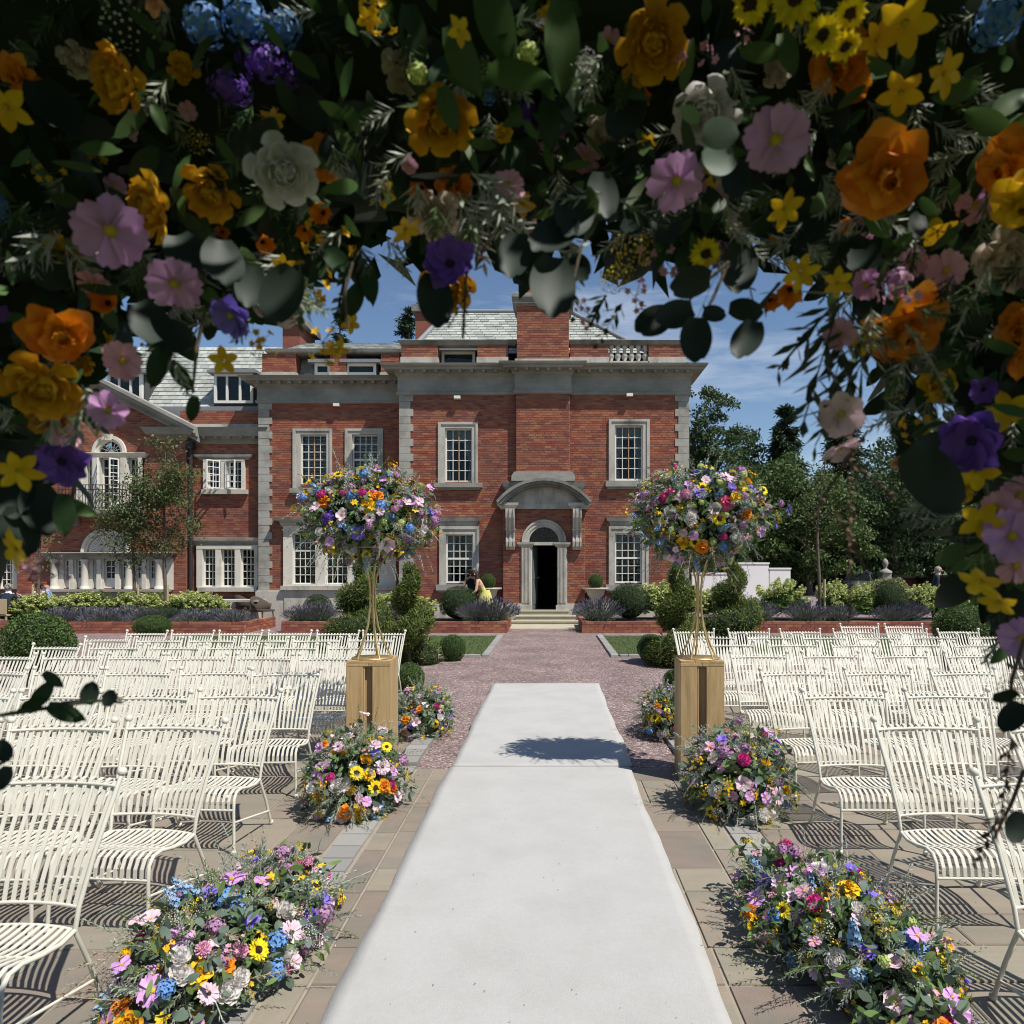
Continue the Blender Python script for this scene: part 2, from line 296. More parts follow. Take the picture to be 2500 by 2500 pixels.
def flags(x0, x1, y0, y1, far):
    y = y0
    while y < y1 - .1:
        d = min(random.choice((.56,.56,.56,.29)), y1 - y)
        if y1 - y - d < .2: d = y1 - y
        x = x0
        while x < x1 - .02:
            w = random.choice((.56,.85,.56,.85,.29)); w = w if x1 - x - w > .25 else x1 - x
            half = 1250/F*(y+d)*1.25 + .6
            if -half - .4 < x + w/2 < half + .4 and y + d > 2.0:
                obj('flagstone', slab_me, terrace, (x+w/2, y+d/2, .006+U(0,.0015)), (U(-.002,.002),U(-.002,.002),0), (w-.014, d-.014, .012))
            x += w
        y += d
flags(-7.6, -1.345, 1.5, 9.8, 0); flags(1.345, 7.9, 1.5, 9.8, 0)
flags(-1.125, -.98, 1.5, 6.06, 0); flags(.98, 1.125, 1.5, 6.06, 0); flags(-.98, .98, 1.5, 6.06, 0)
sett_me = bevel_slab().mesh('granite_sett', X['granite'])
kerb = MB(); kerb.box(-1.329,-1.141,1.2,8.5,-.02,.004); kerb.box(1.141,1.329,1.2,8.5,-.02,.004); kerb = kerb.build('kerb', X['grout'], kind='structure')
for sx in (-1, 1):
    y = 1.6
    while y < 8.45:
        l = U(.17,.26); h = .045 if y > 6.0 else .018
        obj('granite_sett', sett_me, kerb, (sx*1.235+U(-.004,.004), y+l/2, h/2), (0,0,U(-.02,.02)), (.182, l-.012, h)); y += l
# lawns with granite edging and the gravel walk to the door
for sx, nm in ((-1,'left'), (1,'right')):
    x0, x1 = sorted((sx*1.33, sx*9.0))
    lw = sheet('lawn', x0, x1, 13.95, 17.8, .03, X['lawn'])
    n = 15000; P = np.stack([rng.uniform(x0,x1,n), rng.uniform(13.95,17.8,n), np.full(n,.03)],1)
    V, Fq = leaf_arrays(P, np.tile([0,-1,.2],(n,1)), .03, .010, 1.2, along=np.tile([0,0,1.],(n,1)))
    g = obj('lawn_grass', npmesh('lawn_grass', V, Fq, X['grass']), kind='stuff'); tag(g, 'short mown grass of the lawn ' + ('nearer the balcony wing' if sx<0 else 'nearer the tall trees'), 'grass')
    ed = MB(); a, b = sorted((sx*1.17, sx*1.32)); ed.box(a, b, 13.75, 18.0, -.02, .012); a, b = sorted((sx*1.321, sx*9.0)); ed.box(a, b, 13.75, 13.9, -.02, .012); ed.box(a, b, 17.85, 18.0, -.02, .012)
    edo = ed.build('lawn_edging', X['grout'], kind='structure')
    y = 13.76
    while y < 17.95:
        l = U(.16,.28); obj('granite_sett', sett_me, edo, (sx*1.245, y+l/2, .025), (0,0,U(-.03,.03)), (.14,l-.015,.05)); y += l
    x = 1.34
    while x < 4.6:
        l = U(.16,.28)
        for yy in (13.825, 17.925): obj('granite_sett', sett_me, edo, (sx*(x+l/2), yy, .025), (0,0,U(-.03,.03)), (l-.015,.13,.05))
        x += l
# pale gravel apron before the steps
ap = MB(); ap.box(-1.95, 1.25, 20.05, 22.2, -.02, .03); apo = ap.build('step_apron', X['step'], kind='structure')
# ---- carpet runner, in two lengths
def runner(name, x0a, x1a, y0, y1, z, amp, label):
    nx, ny = 26, int((y1-y0)/.07); V = []; 
    gx = np.linspace(0,1,nx); gy_ = np.linspace(y0,y1,ny)
    for y in gy_:
        for q in gx:
            x = x0a + (x1a-x0a)*q + (.007*math.sin(y*2.1)+.005*math.sin(y*5.3+1+q*2)+.002*math.sin(y*17+q) if q in (0.,1.) else 0)
            V.append((x, y, z + amp*(.5+.5*math.sin(y*7.3+math.sin(q*3+y)*1.4+q*2.0))*(.55+.45*math.sin(y*1.7+q*2))))
    V = np.array(V); I = np.arange(nx*ny).reshape(ny,nx)
    Fq = np.stack([I[:-1,:-1],I[:-1,1:],I[1:,1:],I[1:,:-1]],-1).reshape(-1,4)
    o = obj(name, npmesh(name, V, Fq, X['carpet'], smooth=True)); md = o.modifiers.new('thick','SOLIDIFY'); md.thickness = .008; md.offset = -1
    return tag(o, label, 'carpet')
runner('carpet_runner', -.85, .675, 1.3, 6.13, .030, .004, 'near length of the white aisle carpet lying on the flagstones')
runner('carpet_runner', -.835, .70, 6.06, 10.44, .037, .010, 'far rippled length of white aisle carpet lying on the red gravel')

# bits of leaf and petal blown onto the carpet and flags
n = 190; P = np.stack([rng.uniform(-2.2,2.2,n), rng.uniform(2.4,6.0,n), np.full(n,.0)],1); P[:,2] = np.where((P[:,0]>-.84)&(P[:,0]<.66), .0365, .0165)
v, f = leaf_arrays(P, np.tile([0,0,1.],(n,1)), .010, .005, .25); lit = obj('fallen_leaf_litter', npmesh('fallen_leaf_litter', v, f, X['bark'])); tag(lit, 'specks of leaf litter scattered on carpet and paving', 'litter', kind='stuff')
# ---------------------------------------------------------------- the mansion
YR, YM, YL, YP = 23.07, 23.92, 24.25, 24.0           # planes: entrance block, middle block, wing, gabled bay
house = thing('brick_mansion', 'red brick mansion with stone cornice, tall chimney and arched front door', 'house', (0, YR, 0))
def hp(o): o.parent = house; o.matrix_parent_inverse = Matrix.Translation((0,-YR,0)); return o
class PL:
    def __init__(s, Y): s.Y = Y
    def x(s, px): return (px-VX)*s.Y/F
    def z(s, py): return H-(py-VY)*s.Y/F
    def rect(s, x0, y0, x1, y1): return s.x(x0), s.x(x1), s.z(y1), s.z(y0)
R_, M_, L_, P_ = PL(YR), PL(YM), PL(YL), PL(YP)
def part(name, mb, m, kind=None): return hp(mb.build(name, m, kind=kind))
loose = []                                             # single bricks that become objects of their own
unit_brick = ub.mesh('brick', X['brick'])
def brick_wall(name, Y, x0, x1, z0, z1, holes=(), keep=None, single=None):
    """holes: (x0,x1,z0,z1) or callables z->(x0,x1)|None ; keep: callable z->(x0,x1) limits of the row"""
    back, br = MB(), MB(); h = .075; z = z0; row = 0
    while z < z1 - .01:
        hh = min(h, z1 - z); zm = z + hh/2; lo, hi = x0, x1
        if keep:
            k = keep(zm)
            if k is None: z += h; row += 1; continue
            lo, hi = max(lo, k[0]), min(hi, k[1])
        cuts = []
        for q in holes:
            if callable(q):
                c = q(zm)
                if c: cuts.append(c)
            elif q[2] < zm < q[3]: cuts.append((q[0], q[1]))
        iv = [(lo, hi)]
        for a, b in cuts:
            nv = []
            for s, e in iv:
                if b <= s or a >= e: nv.append((s, e)); continue
                if a > s: nv.append((s, a))
                if b < e: nv.append((b, e))
            iv = nv
        for s, e in iv:
            if e - s < .01: continue
            back.add([(s,Y,z),(e,Y,z),(e,Y,z+hh),(s,Y,z+hh)], [(0,1,2,3)])
            off = (.1125 if row % 2 else 0) + (.05 if row % 3 == 0 else 0)
            xs = math.floor((s - x0 - off)/.225)*.225 + x0 + off
            while xs < e:
                a, b = max(xs, s), min(xs+.225, e)
                if b - a > .03:
                    p = .008 + .007*random.random()
                    bb = (a+.007, b-.007, Y-p*.8, Y+.02, z+.009, z+hh-.007)
                    if single and single(( a+b)/2, zm) and len(loose) < 300: loose.append(bb)
                    else: br.box(*bb)
                xs += .225
        z += h; row += 1
    part(name, back, X['mortar']); part(name + '_bricks', br, X['brick'], 'stuff')
def arch_hole(cx, zs, r):                              # half-round hole above the springing zs
    return lambda z: (cx-math.sqrt(r*r-(z-zs)**2), cx+math.sqrt(r*r-(z-zs)**2)) if zs <= z < zs+r else None
def cornice(mb, x0, x1, Y, prof, back=.5, mi=0):
    prof = [(-.03, prof[0][1])] + list(prof)
    for (p0, z0), (p1, z1) in zip(prof[:-1], prof[1:]):
        a = [(x0-p0,Y+back,z0),(x0-p0,Y-p0,z0),(x1+p0,Y-p0,z0),(x1+p0,Y+back,z0)]
        b = [(x0-p1,Y+back,z1),(x0-p1,Y-p1,z1),(x1+p1,Y-p1,z1),(x1+p1,Y+back,z1)]
        mb.add(a + b, [(0,1,5,4),(1,2,6,5),(2,3,7,6)], mi)
def modillions(mb, x0, x1, Y, z0, z1, pr, step=.34, w=.1):
    n = max(1, int((x1-x0)/step))
    for i in range(n+1):
        x = x0 + (x1-x0)*i/n; mb.box(x-w/2, x+w/2, Y-pr, Y+.02, z0, z1)
def quoins(Y, x0, x1w, x1n, z0, z1, prj=.03, h=.24, side=1):
    """blocks from the corner x0 inwards, long and short in turn"""
    i = 0; z = z0
    while z < z1 - .05:
        e = min(z + h, z1); xe = x1w if i % 2 else x1n; a, b = sorted((x0, xe))
        m = MB(); m.box(a-.002, b+.002, Y-prj-.012*random.random(), Y+.3, z+.004, e-.004); part('quoin_stone', m, X['stone_q']); z = e; i += 1
def window(pl, fr, gl, cols, rows, sill=None, head=None, inner='curtain', midbar=None, proud=.07, sash=None, woodmid=False):
    """fr: outer stone frame in photograph pixels, gl: glazing, both at plane pl; returns the hole rectangle"""
    Y = pl.Y; fx0, fx1, fz0, fz1 = pl.rect(*fr); gx0, gx1, gz0, gz1 = pl.rect(*gl)
    m = MB()
    for k, (g, pr) in enumerate(((0, proud), (.10, proud*.55))):
        a0, a1, b0, b1 = fx0 + g*(gx0-fx0)/.25*1.0 if k else fx0, fx1 - g*(fx1-gx1)/.25 if k else fx1, fz0, fz1 - (g*(fz1-gz1)/.25 if k else 0)
        i0, i1, iz1 = (fx0 + .4*(gx0-fx0), fx1 - .4*(fx1-gx1), fz1 - .4*(fz1-gz1)) if not k else (gx0, gx1, gz1)
        if k: a0, a1, b1 = fx0 + .4*(gx0-fx0), fx1 - .4*(fx1-gx1), fz1 - .4*(fz1-gz1)
        m.box(a0, i0, Y-pr, Y+.2, b0, b1); m.box(i1, a1, Y-pr, Y+.2, b0, b1); m.box(i0, i1, Y-pr, Y+.2, iz1, b1)
    w = part('window', m, X['stone'])
    def sub(name, mb, mt, kind=None): return obj(name, mb.mesh(name, mt), w, kind=kind)
    if sill:
        a, b, c, d = pl.rect(*sill); m = MB(); m.box(a, b, Y-.17, Y+.1, c, d); m.box(a+.05, b-.05, Y-.10, Y+.1, c-.07, c); sub('window_sill', m, X['stone_dark'])
    if head:
        a, b, c, d = pl.rect(*head); m = MB(); cornice(m, a+.14, b-.14, Y, [(.03,c),(.05,c+(d-c)*.4),(.13,c+(d-c)*.55),(.16,c+(d-c)*.9),(.17,d),(-.1,d+.02)], .1); sub('window_hood', m, X['stone'])
    # sash frame and glazing bars
    m = MB(); t = .045; yg = Y+.10
    m.box(gx0, gx0+t, yg-.03, yg+.03, gz0, gz1); m.box(gx1-t, gx1, yg-.03, yg+.03, gz0, gz1); m.box(gx0+t, gx1-t, yg-.03, yg+.03, gz0, gz0+t*1.4); m.box(gx0+t, gx1-t, yg-.03, yg+.03, gz1-t, gz1)
    ix0, ix1, iz0, iz1 = gx0+t, gx1-t, gz0+t*1.4, gz1-t
    for i in range(1, cols): x = ix0 + (ix1-ix0)*i/cols; m.box(x-.011, x+.011, yg-.02, yg+.02, iz0, iz1)
    for j in range(1, rows):
        z = iz0 + (iz1-iz0)*j/rows; hh = .03 if sash == j else .011; m.box(ix0, ix1, yg-.024-(.01 if sash == j else 0), yg+.022, z-hh, z+hh)
    sub('sash_frame', m, X['white_paint'])
    if woodmid:
        m = MB(); x = (ix0+ix1)/2; m.box(x-.012, x+.012, yg-.045, yg-.026, iz0, iz1); sub('sash_stile', m, X['wood_trim'])
    pm = MB(); pw, ph = (ix1-ix0)/cols, (iz1-iz0)/rows; pm.box(-pw/2+.008, pw/2-.008, -.002, .002, -ph/2+.008, ph/2-.008); pme = pm.mesh('pane', X['glass'])
    for i in range(cols):
        for j in range(rows): obj('pane', pme, w, (ix0+pw*(i+.5), yg, iz0+ph*(j+.5)), (U(-.012,.012),0,U(-.012,.012)))
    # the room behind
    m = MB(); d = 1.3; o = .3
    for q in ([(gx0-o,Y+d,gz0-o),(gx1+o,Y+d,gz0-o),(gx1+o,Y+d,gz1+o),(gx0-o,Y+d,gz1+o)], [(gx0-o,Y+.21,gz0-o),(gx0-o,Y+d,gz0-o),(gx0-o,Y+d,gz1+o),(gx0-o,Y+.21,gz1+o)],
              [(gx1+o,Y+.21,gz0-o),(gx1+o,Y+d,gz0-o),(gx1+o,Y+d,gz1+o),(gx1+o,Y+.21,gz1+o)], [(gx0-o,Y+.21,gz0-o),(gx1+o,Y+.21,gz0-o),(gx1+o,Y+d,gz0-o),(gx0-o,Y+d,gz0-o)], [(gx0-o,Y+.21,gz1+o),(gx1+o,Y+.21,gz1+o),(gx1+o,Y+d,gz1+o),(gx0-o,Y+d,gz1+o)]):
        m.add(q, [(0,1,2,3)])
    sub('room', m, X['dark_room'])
    if inner == 'blind':
        m = MB(); z = gz1-.05
        while z > gz0+.1: m.box(gx0+.06, gx1-.06, yg+.14, yg+.16, z-.034, z-.004); z -= .05
        sub('slatted_blind', m, X['blind'], 'stuff')
    elif inner == 'curtain':
        for sx in (0, 1):
            V = []; nn = 13; hgt = gz1-gz0
            for i in range(nn):
                u = i/(nn-1)
                for t_, k in ((0,.30),(.45,.24),(.62,.11),(1.,.19)):
                    xx = u*k*(gx1-gx0)*1.15; x = gx0+xx if not sx else gx1-xx; V.append((x, yg+.14+.03*math.sin(i*1.9), gz1-t_*hgt))
            m = MB(); m.add(V, [(i*4+j, i*4+j+1, (i+1)*4+j+1, (i+1)*4+j) for i in range(nn-1) for j in range(3)], 0, True); sub('curtain', m, X['curtain'])
        if fr[1] < 1200:
            m = MB(); m.box(gx0+.04, gx1-.04, yg+.10, yg+.115, gz1-.42, gz1-.02); sub('roller_blind', m, X['curtain'])
    return (gx0-.01, gx1+.01, gz0-.01, gz1+.01)

# ---- entrance block
x0, x1 = R_.x(975), R_.x(1682); ztop = R_.z(965)
h = []
h.append(window(R_, (1486,1024,1585.5,1175), (1501.5,1039,1569,1173), 4, 5, sill=(1478,1175,1594,1189), woodmid=True))
h.append(window(R_, (1070,1031,1167,1180), (1087,1046,1153,1177.5), 4, 5, sill=(1062,1180,1178,1191), woodmid=True))
h.append(window(R_, (1073,1284,1170,1427), (1089,1305,1155,1424), 4, 6, sill=(1066,1427,1171,1441), head=(1067,1263,1173,1284), sash=3))
h.append(window(R_, (1486,1284,1583,1427), (1501.5,1302,1567,1424), 4, 6, sill=(1478,1427,1590,1441), head=(1481,1263,1590,1284), sash=3))
dx0, dx1, dz0 = R_.x(1294), R_.x(1362), R_.z(1487); dcx = R_.x(1328.4); zs = R_.z(1324); ri = .47
h += [(dx0, dx1, dz0, zs), arch_hole(dcx, zs, ri)]
pl_z = R_.z(1472)
brick_wall('entrance_wall', YR, x0, x1, pl_z, ztop, h)
m = MB(); m.box(x0-.08, dx0-.25, YR-.10, YR+.1, 0, pl_z-.06); m.box(dx1+.25, x1+.08, YR-.10, YR+.1, 0, pl_z-.06)
m.box(x0-.05, dx0-.25, YR-.06, YR+.1, pl_z-.06, pl_z); m.box(dx1+.25, x1+.05, YR-.06, YR+.1, pl_z-.06, pl_z); part('plinth', m, X['stone'])
quoins(YR, x0, R_.x(1009), R_.x(1002), pl_z, ztop); quoins(YR, x1, R_.x(1648), R_.x(1656), pl_z, ztop)
zf, zc, zt = R_.z(966), PL(YR-.15).z(914), PL(YR-.52).z(885)
prof = [(.05,zf),(.09,zf+.03),(.09,zf+.09),(.05,zf+.12),(.05,zc-.06),(.12,zc),(.15,zc+.10),(.40,zc+.11),(.41,zc+.17),(.44,zc+.18),(.50,zt-.06),(.52,zt),(-.35,zt+.05)]
m = MB(); cornice(m, x0, x1, YR, prof, 2.0); modillions(m, x0+.1, R_.x(1240), YR, zc+.035, zc+.11, .36); modillions(m, R_.x(1412), x1-.1, YR, zc+.035, zc+.11, .36); part('cornice', m, X['stone_dark'])
# chimney breast and stack
bx0, bx1 = R_.x(1261), R_.x(1391); YB = YR-.22; bz0 = R_.z(1154)
brick_wall('chimney_breast', YB, bx0, bx1, bz0, ztop)
m = MB()
for xx in (bx0, bx1): m.add([(xx,YB,bz0),(xx,YR,bz0),(xx,YR,ztop),(xx,YB,ztop)], [(0,1,2,3)])
part('chimney_cheek', m, X['brick_flat'])
m = MB(); cornice(m, bx0, bx1, YB, prof, .8); modillions(m, bx0-.0, bx1, YB, zc+.035, zc+.11, .36); part('cornice', m, X['stone_dark'])
sz0, sz1 = zt+.05, R_.z(750)
m = MB(); m.box(bx0-.04, bx1+.04, YB-.04, YR+1.25, zt+.0, zt+.2); part('chimney_base', m, X['stone'])
brick_wall('chimney_stack', YB, bx0+.02, bx1-.03, sz0+.15, sz1)
m = MB(); m.box(bx0+.02, bx1-.03, YB+.03, YR+1.2, sz0, sz1); part('chimney_core', m, X['brick_flat'])
m = MB(); cornice(m, bx0+.02, bx1-.03, YB+.0, [(.02,sz1-.05),(.10,sz1+.02),(.12,sz1+.14),(.16,sz1+.2),(.16,sz1+.30),(.05,sz1+.36)], 1.25); m.box(bx0, bx1, YB, YR+1.2, sz1+.2, sz1+.35); part('chimney_cap', m, X['stone_hood'])
m = MB()
for i in range(3): m.lathe([(.16,0),(.13,.1),(.11,.42),(.14,.45),(.14,.5),(.09,.5)], (bx0+.35+.5*i, YR+.4, sz1+.35), 14)
part('chimney_pot', m, X['brick_flat'])
# splayed stone shoulder below the breast, entrance hood
m = MB(); a, b = R_.x(1250), R_.x(1403); zz0, zz1 = R_.z(1177), R_.z(1154)
m.prism([(a,zz0),(b,zz0),(b,zz0+.16),(b-.08,zz1-.02),(b-.16,zz1),(a+.16,zz1),(a+.08,zz1-.02),(a,zz0+.16)], YB-.12, YR); part('chimney_shoulder', m, X['stone_dark'])
m = MB(); a, b = R_.x(1228), R_.x(1428); cornice(m, a+.12, b-.12, YR-.15, [(0,R_.z(1212)),(.02,R_.z(1200)),(.10,R_.z(1190)),(.14,R_.z(1178)),(-.1,R_.z(1176))], .3); part('hood_shelf', m, X['stone_hood'])
YH = YR-.34                                               # brick porch face
px0, px1 = R_.x(1230), R_.x(1427); pz1 = R_.z(1243)
brick_wall('porch_wall', YH, px0, px1, pl_z, pz1, [(dx0,dx1,0,zs), arch_hole(dcx, zs, ri+.15)], single=lambda x, z: True)
m = MB()
for xx in (px0, px1): m.add([(xx,YH,0),(xx,YR,0),(xx,YR,pz1),(xx,YH,pz1)], [(0,1,2,3)])
part('porch_cheek', m, X['brick_flat'])
for bb in loose:
    a, b, c, d, e, f = bb; hp(obj('brick', unit_brick, None, ((a+b)/2,(c+d)/2,(e+f)/2), (0,0,0), (b-a,d-c,f-e)))
m = MB(); m.box(px0-.06, dx0-.24, YH-.06, YR, 0, pl_z); m.box(dx1+.24, px1+.06, YH-.06, YR, 0, pl_z); part('plinth', m, X['stone'])
# segmental hood: arc from (1217,1233) over (1325,1175)
cxp = R_.x(1329); hw = R_.x(1441)-cxp; sag = R_.z(1176)-R_.z(1230); rad = (hw*hw+sag*sag)/(2*sag); czh = R_.z(1176)-rad; half = math.asin(hw/rad)
def arc_pts(r, n=28, s=1.): return [(cxp+r*math.sin(t), czh+r*math.cos(t)) for t in [half*s*(-1+2*i/n) for i in range(n+1)]]
m = MB(); YF = YH-.55
for r0, r1, y in ((rad-.07, rad+.02, YF), (rad-.15, rad-.07, YF+.06), (rad-.22, rad-.15, YF+.14)):
    o, i_ = arc_pts(r1), arc_pts(r0); n = len(o)
    for k in range(n-1): m.prism([i_[k], i_[k+1], o[k+1], o[k]], y, YR-.02)
part('door_hood', m, X['stone_hood'])
m = MB(); zi = R_.z(1233); pts = arc_pts(rad-.22, 20, .9); m.prism([(pts[0][0], zi)] + [p for p in pts if p[1] > zi] + [(pts[-1][0], zi)], YH-.08, YR-.03); m.box(R_.x(1254), R_.x(1410), YH-.10, YR, R_.z(1245), zi); part('tympanum', m, X['stone'])
for a, b in ((1217,1268),(1386,1440)):
    m = MB(); cornice(m, R_.x(a)+.10, R_.x(b)-.10, YH-.30, [(0,R_.z(1245)),(.05,R_.z(1241)),(.09,R_.z(1238)),(.10,R_.z(1232)),(-.1,R_.z(1231))], .3); m.box(R_.x(a)+.10, R_.x(b)-.10, YH-.30, YR-.01, R_.z(1246), R_.z(1233)); part('hood_block', m, X['stone'])
for a, b in ((1237.5,1258.5),(1397,1418)):                # scrolled consoles
    m = MB(); xa, xb = R_.x(a), R_.x(b); zt_, zb_ = R_.z(1246), R_.z(1343); L = zt_-zb_
    prof_c = [(.0,.0),(.42,.0),(.42,.10),(.40,.22),(.30,.40),(.20,.55),(.17,.70),(.21,.80),(.20,.92),(.12,1.),(.0,1.)]
    pts = [(YH-p, zt_-q*L) for p, q in prof_c]; n = len(pts)
    for u0, u1, inset in ((0,.16,0),(.16,.38,.03),(.38,.62,0),(.62,.84,.03),(.84,1,0)):
        A = xa+(xb-xa)*u0; B = xa+(xb-xa)*u1; q = [(y+inset, z) for y, z in pts]
        m.add([(A,y,z) for y,z in q]+[(B,y,z) for y,z in q], [tuple(range(n)), tuple(range(2*n-1,n-1,-1))]+[(i,i+n,(i+1)%n+n,(i+1)%n) for i in range(n)])
    m.box(xa-.02, xb+.02, YH-.23, YH, zt_-.52*L, zt_-.48*L); part('console_bracket', m, X['stone'])
# arched door surround
m = MB(); ro = .705
for r0, r1, y in ((ri, ri+.07, YH-.03), (ri+.07, ro-.06, YH-.06), (ro-.06, ro, YH-.09)):
    for k in range(24):
        t0, t1 = math.pi*k/24, math.pi*(k+1)/24
        m.prism([(dcx+r0*math.cos(t0),zs+r0*math.sin(t0)),(dcx+r1*math.cos(t0),zs+r1*math.sin(t0)),(dcx+r1*math.cos(t1),zs+r1*math.sin(t1)),(dcx+r0*math.cos(t1),zs+r0*math.sin(t1))], y, YH+.3)
part('door_arch', m, X['stone'])
for a, b in ((1273,1297),(1360,1384)):
    m = MB(); xa, xb = R_.x(a), R_.x(b); z0_, z1_ = R_.z(1476), R_.z(1336)
    m.box(xa, xb, YH-.05, YH+.3, z0_, z1_); nfl = 6
    for i in range(nfl): x = xa+.03+(xb-xa-.06)*(i+.5)/nfl; m.box(x-.013, x+.013, YH-.075, YH-.05, z0_+.08, z1_-.03)
    cornice(m, xa, xb, YH, [(.05,z1_),(.06,z1_+.03),(.11,z1_+.08),(.12,z1_+.145),(0,z1_+.155)], .3); m.box(xa-.04, xb+.04, YH-.11, YH+.3, dz0, z0_); part('pilaster', m, X['stone'])
m = MB(); m.box(dx0, dx1, YH-.02, YH+.12, R_.z(1332), zs-.005); part('door_transom', m, X['stone'])
# fanlight, hall, open door
fl = MB(); yfl = YH+.1
for k in range(1, 8):
    t = math.pi*k/8; fl.tube([(dcx+.1*math.cos(t), yfl, zs+.1*math.sin(t)), (dcx+ri*math.cos(t), yfl, zs+ri*math.sin(t))], .010, 5)
fl.tube([(dcx+.12*math.cos(math.pi*k/12), yfl, zs+.12*math.sin(math.pi*k/12)) for k in range(13)], .010, 5)
flo = part('fanlight', fl, X['black_metal'])
gm = MB(); gm.prism([(dcx+ri*math.cos(math.pi*k/20), zs+ri*math.sin(math.pi*k/20)) for k in range(21)], yfl+.02, yfl+.026); obj('pane', gm.mesh('pane', X['glass']), flo)
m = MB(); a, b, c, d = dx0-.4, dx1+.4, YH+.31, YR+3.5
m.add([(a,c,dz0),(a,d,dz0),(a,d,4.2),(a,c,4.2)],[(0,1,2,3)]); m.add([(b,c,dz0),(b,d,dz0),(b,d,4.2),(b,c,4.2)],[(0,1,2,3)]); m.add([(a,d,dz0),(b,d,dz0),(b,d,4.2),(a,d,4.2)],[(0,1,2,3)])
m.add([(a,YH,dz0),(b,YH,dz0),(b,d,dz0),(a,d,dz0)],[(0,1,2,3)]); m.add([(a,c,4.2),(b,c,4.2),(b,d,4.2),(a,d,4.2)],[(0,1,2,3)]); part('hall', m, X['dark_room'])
dl = MB(); dl.box(0, .85, -.025, .025, 0, R_.z(1333)-dz0-.02); 
for zz in (.15,.95): dl.box(.12,.73,-.035,.035,zz,zz+.65)
door = part('front_door', dl, X['door_paint']); door.location = (dx0+.06, YH+.02, dz0+.01); door.rotation_euler = (0,0,math.radians(80)); door.matrix_parent_inverse = Matrix.Translation((0,-YR,0))
hd = MB(); hd.tube([(.80,-.03,1.0),(.80,-.09,1.0),(.70,-.10,1.0)], .014, 6); hd.box(.775,.825,-.034,-.026,.92,1.08); obj('door_handle', hd.mesh('door_handle', X['rim']), door)
m = MB(); m.box(dx0+.0, dx0+.06, YH+.01, YH+.10, dz0, R_.z(1333)); part('door_jamb', m, X['white_paint'])
# steps
for (a, b, zt_, dep) in ((1270,1387,R_.z(1487),.36),(1262,1402,R_.z(1487)-.145,.70),(1243,1418,R_.z(1487)-.285,1.05)):
    m = MB(); m.box(R_.x(a), R_.x(b), YH-dep, YH-dep+.37 if zt_ < dz0-.01 else YH+.3, 0.02, zt_); m.box(R_.x(a)-.02, R_.x(b)+.02, YH-dep-.025, YH-dep+.3, zt_-.04, zt_+.002); part('step', m, X['step'])
# stone wall planters with box balls come later; security lights
for px, py, pl in ((1536,967,R_),(1118,973,R_),(825,991,M_)):
    m = MB(); x, z, Y = pl.x(px), pl.z(py), pl.Y; m.box(x-.10, x+.10, Y-.22, Y-.05, z-.045, z+.045); m.box(x-.02,x+.02,Y-.05,Y,z-.02,z+.02); part('flood_lamp', m, X['white_paint'])
# parapet
pz0, pz1_ = zt+.0, R_.z(840); YPa = YR+.05
def parapet(a, b, base=True):
    xa, xb = R_.x(a), R_.x(b); brick_wall('parapet', YPa, xa, xb, pz0+.33, pz1_); m = MB(); m.box(xa, xb, YPa+.02, YPa+.35, pz0, pz1_); part('parapet_core', m, X['brick_flat'])
    m = MB(); m.box(xa-.02, xb+.02, YPa-.05, YPa+.36, pz0, pz0+.33); part('parapet_base', m, X['stone'])
parapet(979,1068); parapet(1165,1240); parapet(1392,1486); parapet(1584,1674)
m = MB(); 
for a, b in ((975,1261),(1390,1682)): cornice(m, R_.x(a)+.05, R_.x(b)-.05, YPa, [(.0,pz1_-.01),(.06,pz1_+.04),(.09,pz1_+.12),(.0,pz1_+.16)], .4); m.box(R_.x(a)+.05, R_.x(b)-.05, YPa, YPa+.4, pz1_, pz1_+.15)
part('parapet_coping', m, X['stone_hood'])
m = MB(); m.box(R_.x(1486), R_.x(1584), YPa-.05, YPa+.36, pz0, pz0+.2); part('parapet_base', m, X['stone'])
bal = MB(); hb = pz1_-pz0-.2; bal.lathe([(.09,0),(.09,.06*hb),(.05,.1*hb),(.10,.3*hb),(.11,.4*hb),(.05,.62*hb),(.045,.78*hb),(.08,.86*hb),(.09,.92*hb),(.09,hb)], (0,0,0), 14); bme = bal.mesh('baluster', X['stone'])
for i in range(6): hp(obj('baluster', bme, None, (R_.x(1493)+i*(R_.x(1577)-R_.x(1493))/5, YPa+.15, pz0+.2)))
# dormer in the parapet gap
def dormer(pl, x0p, y0p, x1p, y1p, Y, leaves=1, name='dormer_window', roof='lead'):
    q = PL(Y); a, b, c, d = q.rect(x0p, y0p, x1p, y1p); m = MB(); t = .09
    m.box(a, a+t, Y, Y+.12, c, d); m.box(b-t, b, Y, Y+.12, c, d); m.box(a+t, b-t, Y, Y+.12, d-t, d); m.box(a+t, b-t, Y, Y+.12, c, c+t)
    for i in range(1, leaves): x = a+(b-a)*i/leaves; m.box(x-.035, x+.035, Y, Y+.12, c+t, d-t)
    w = part(name, m, X['white_paint']); m = MB(); m.box(a+t, b-t, Y+.06, Y+.066, c+t, d-t); obj('pane', m.mesh('pane', X['glass']), w)
    m = MB(); m.box(a-.05, b+.05, Y+.13, Y+1.6, c-.1, d); obj('dormer_cheek', m.mesh('dormer_cheek', X['slate_under']), w)
    m = MB(); m.box(a-.18, b+.18, Y-.15, Y+1.7, d, d+.10); m.box(a-.10, b+.10, Y-.08, Y+1.7, d+.10, d+.14); obj('dormer_roof', m.mesh('dormer_roof', X[roof]), w)
    return w
dormer(R_, 1078, 858, 1160, 893, YR+.75)
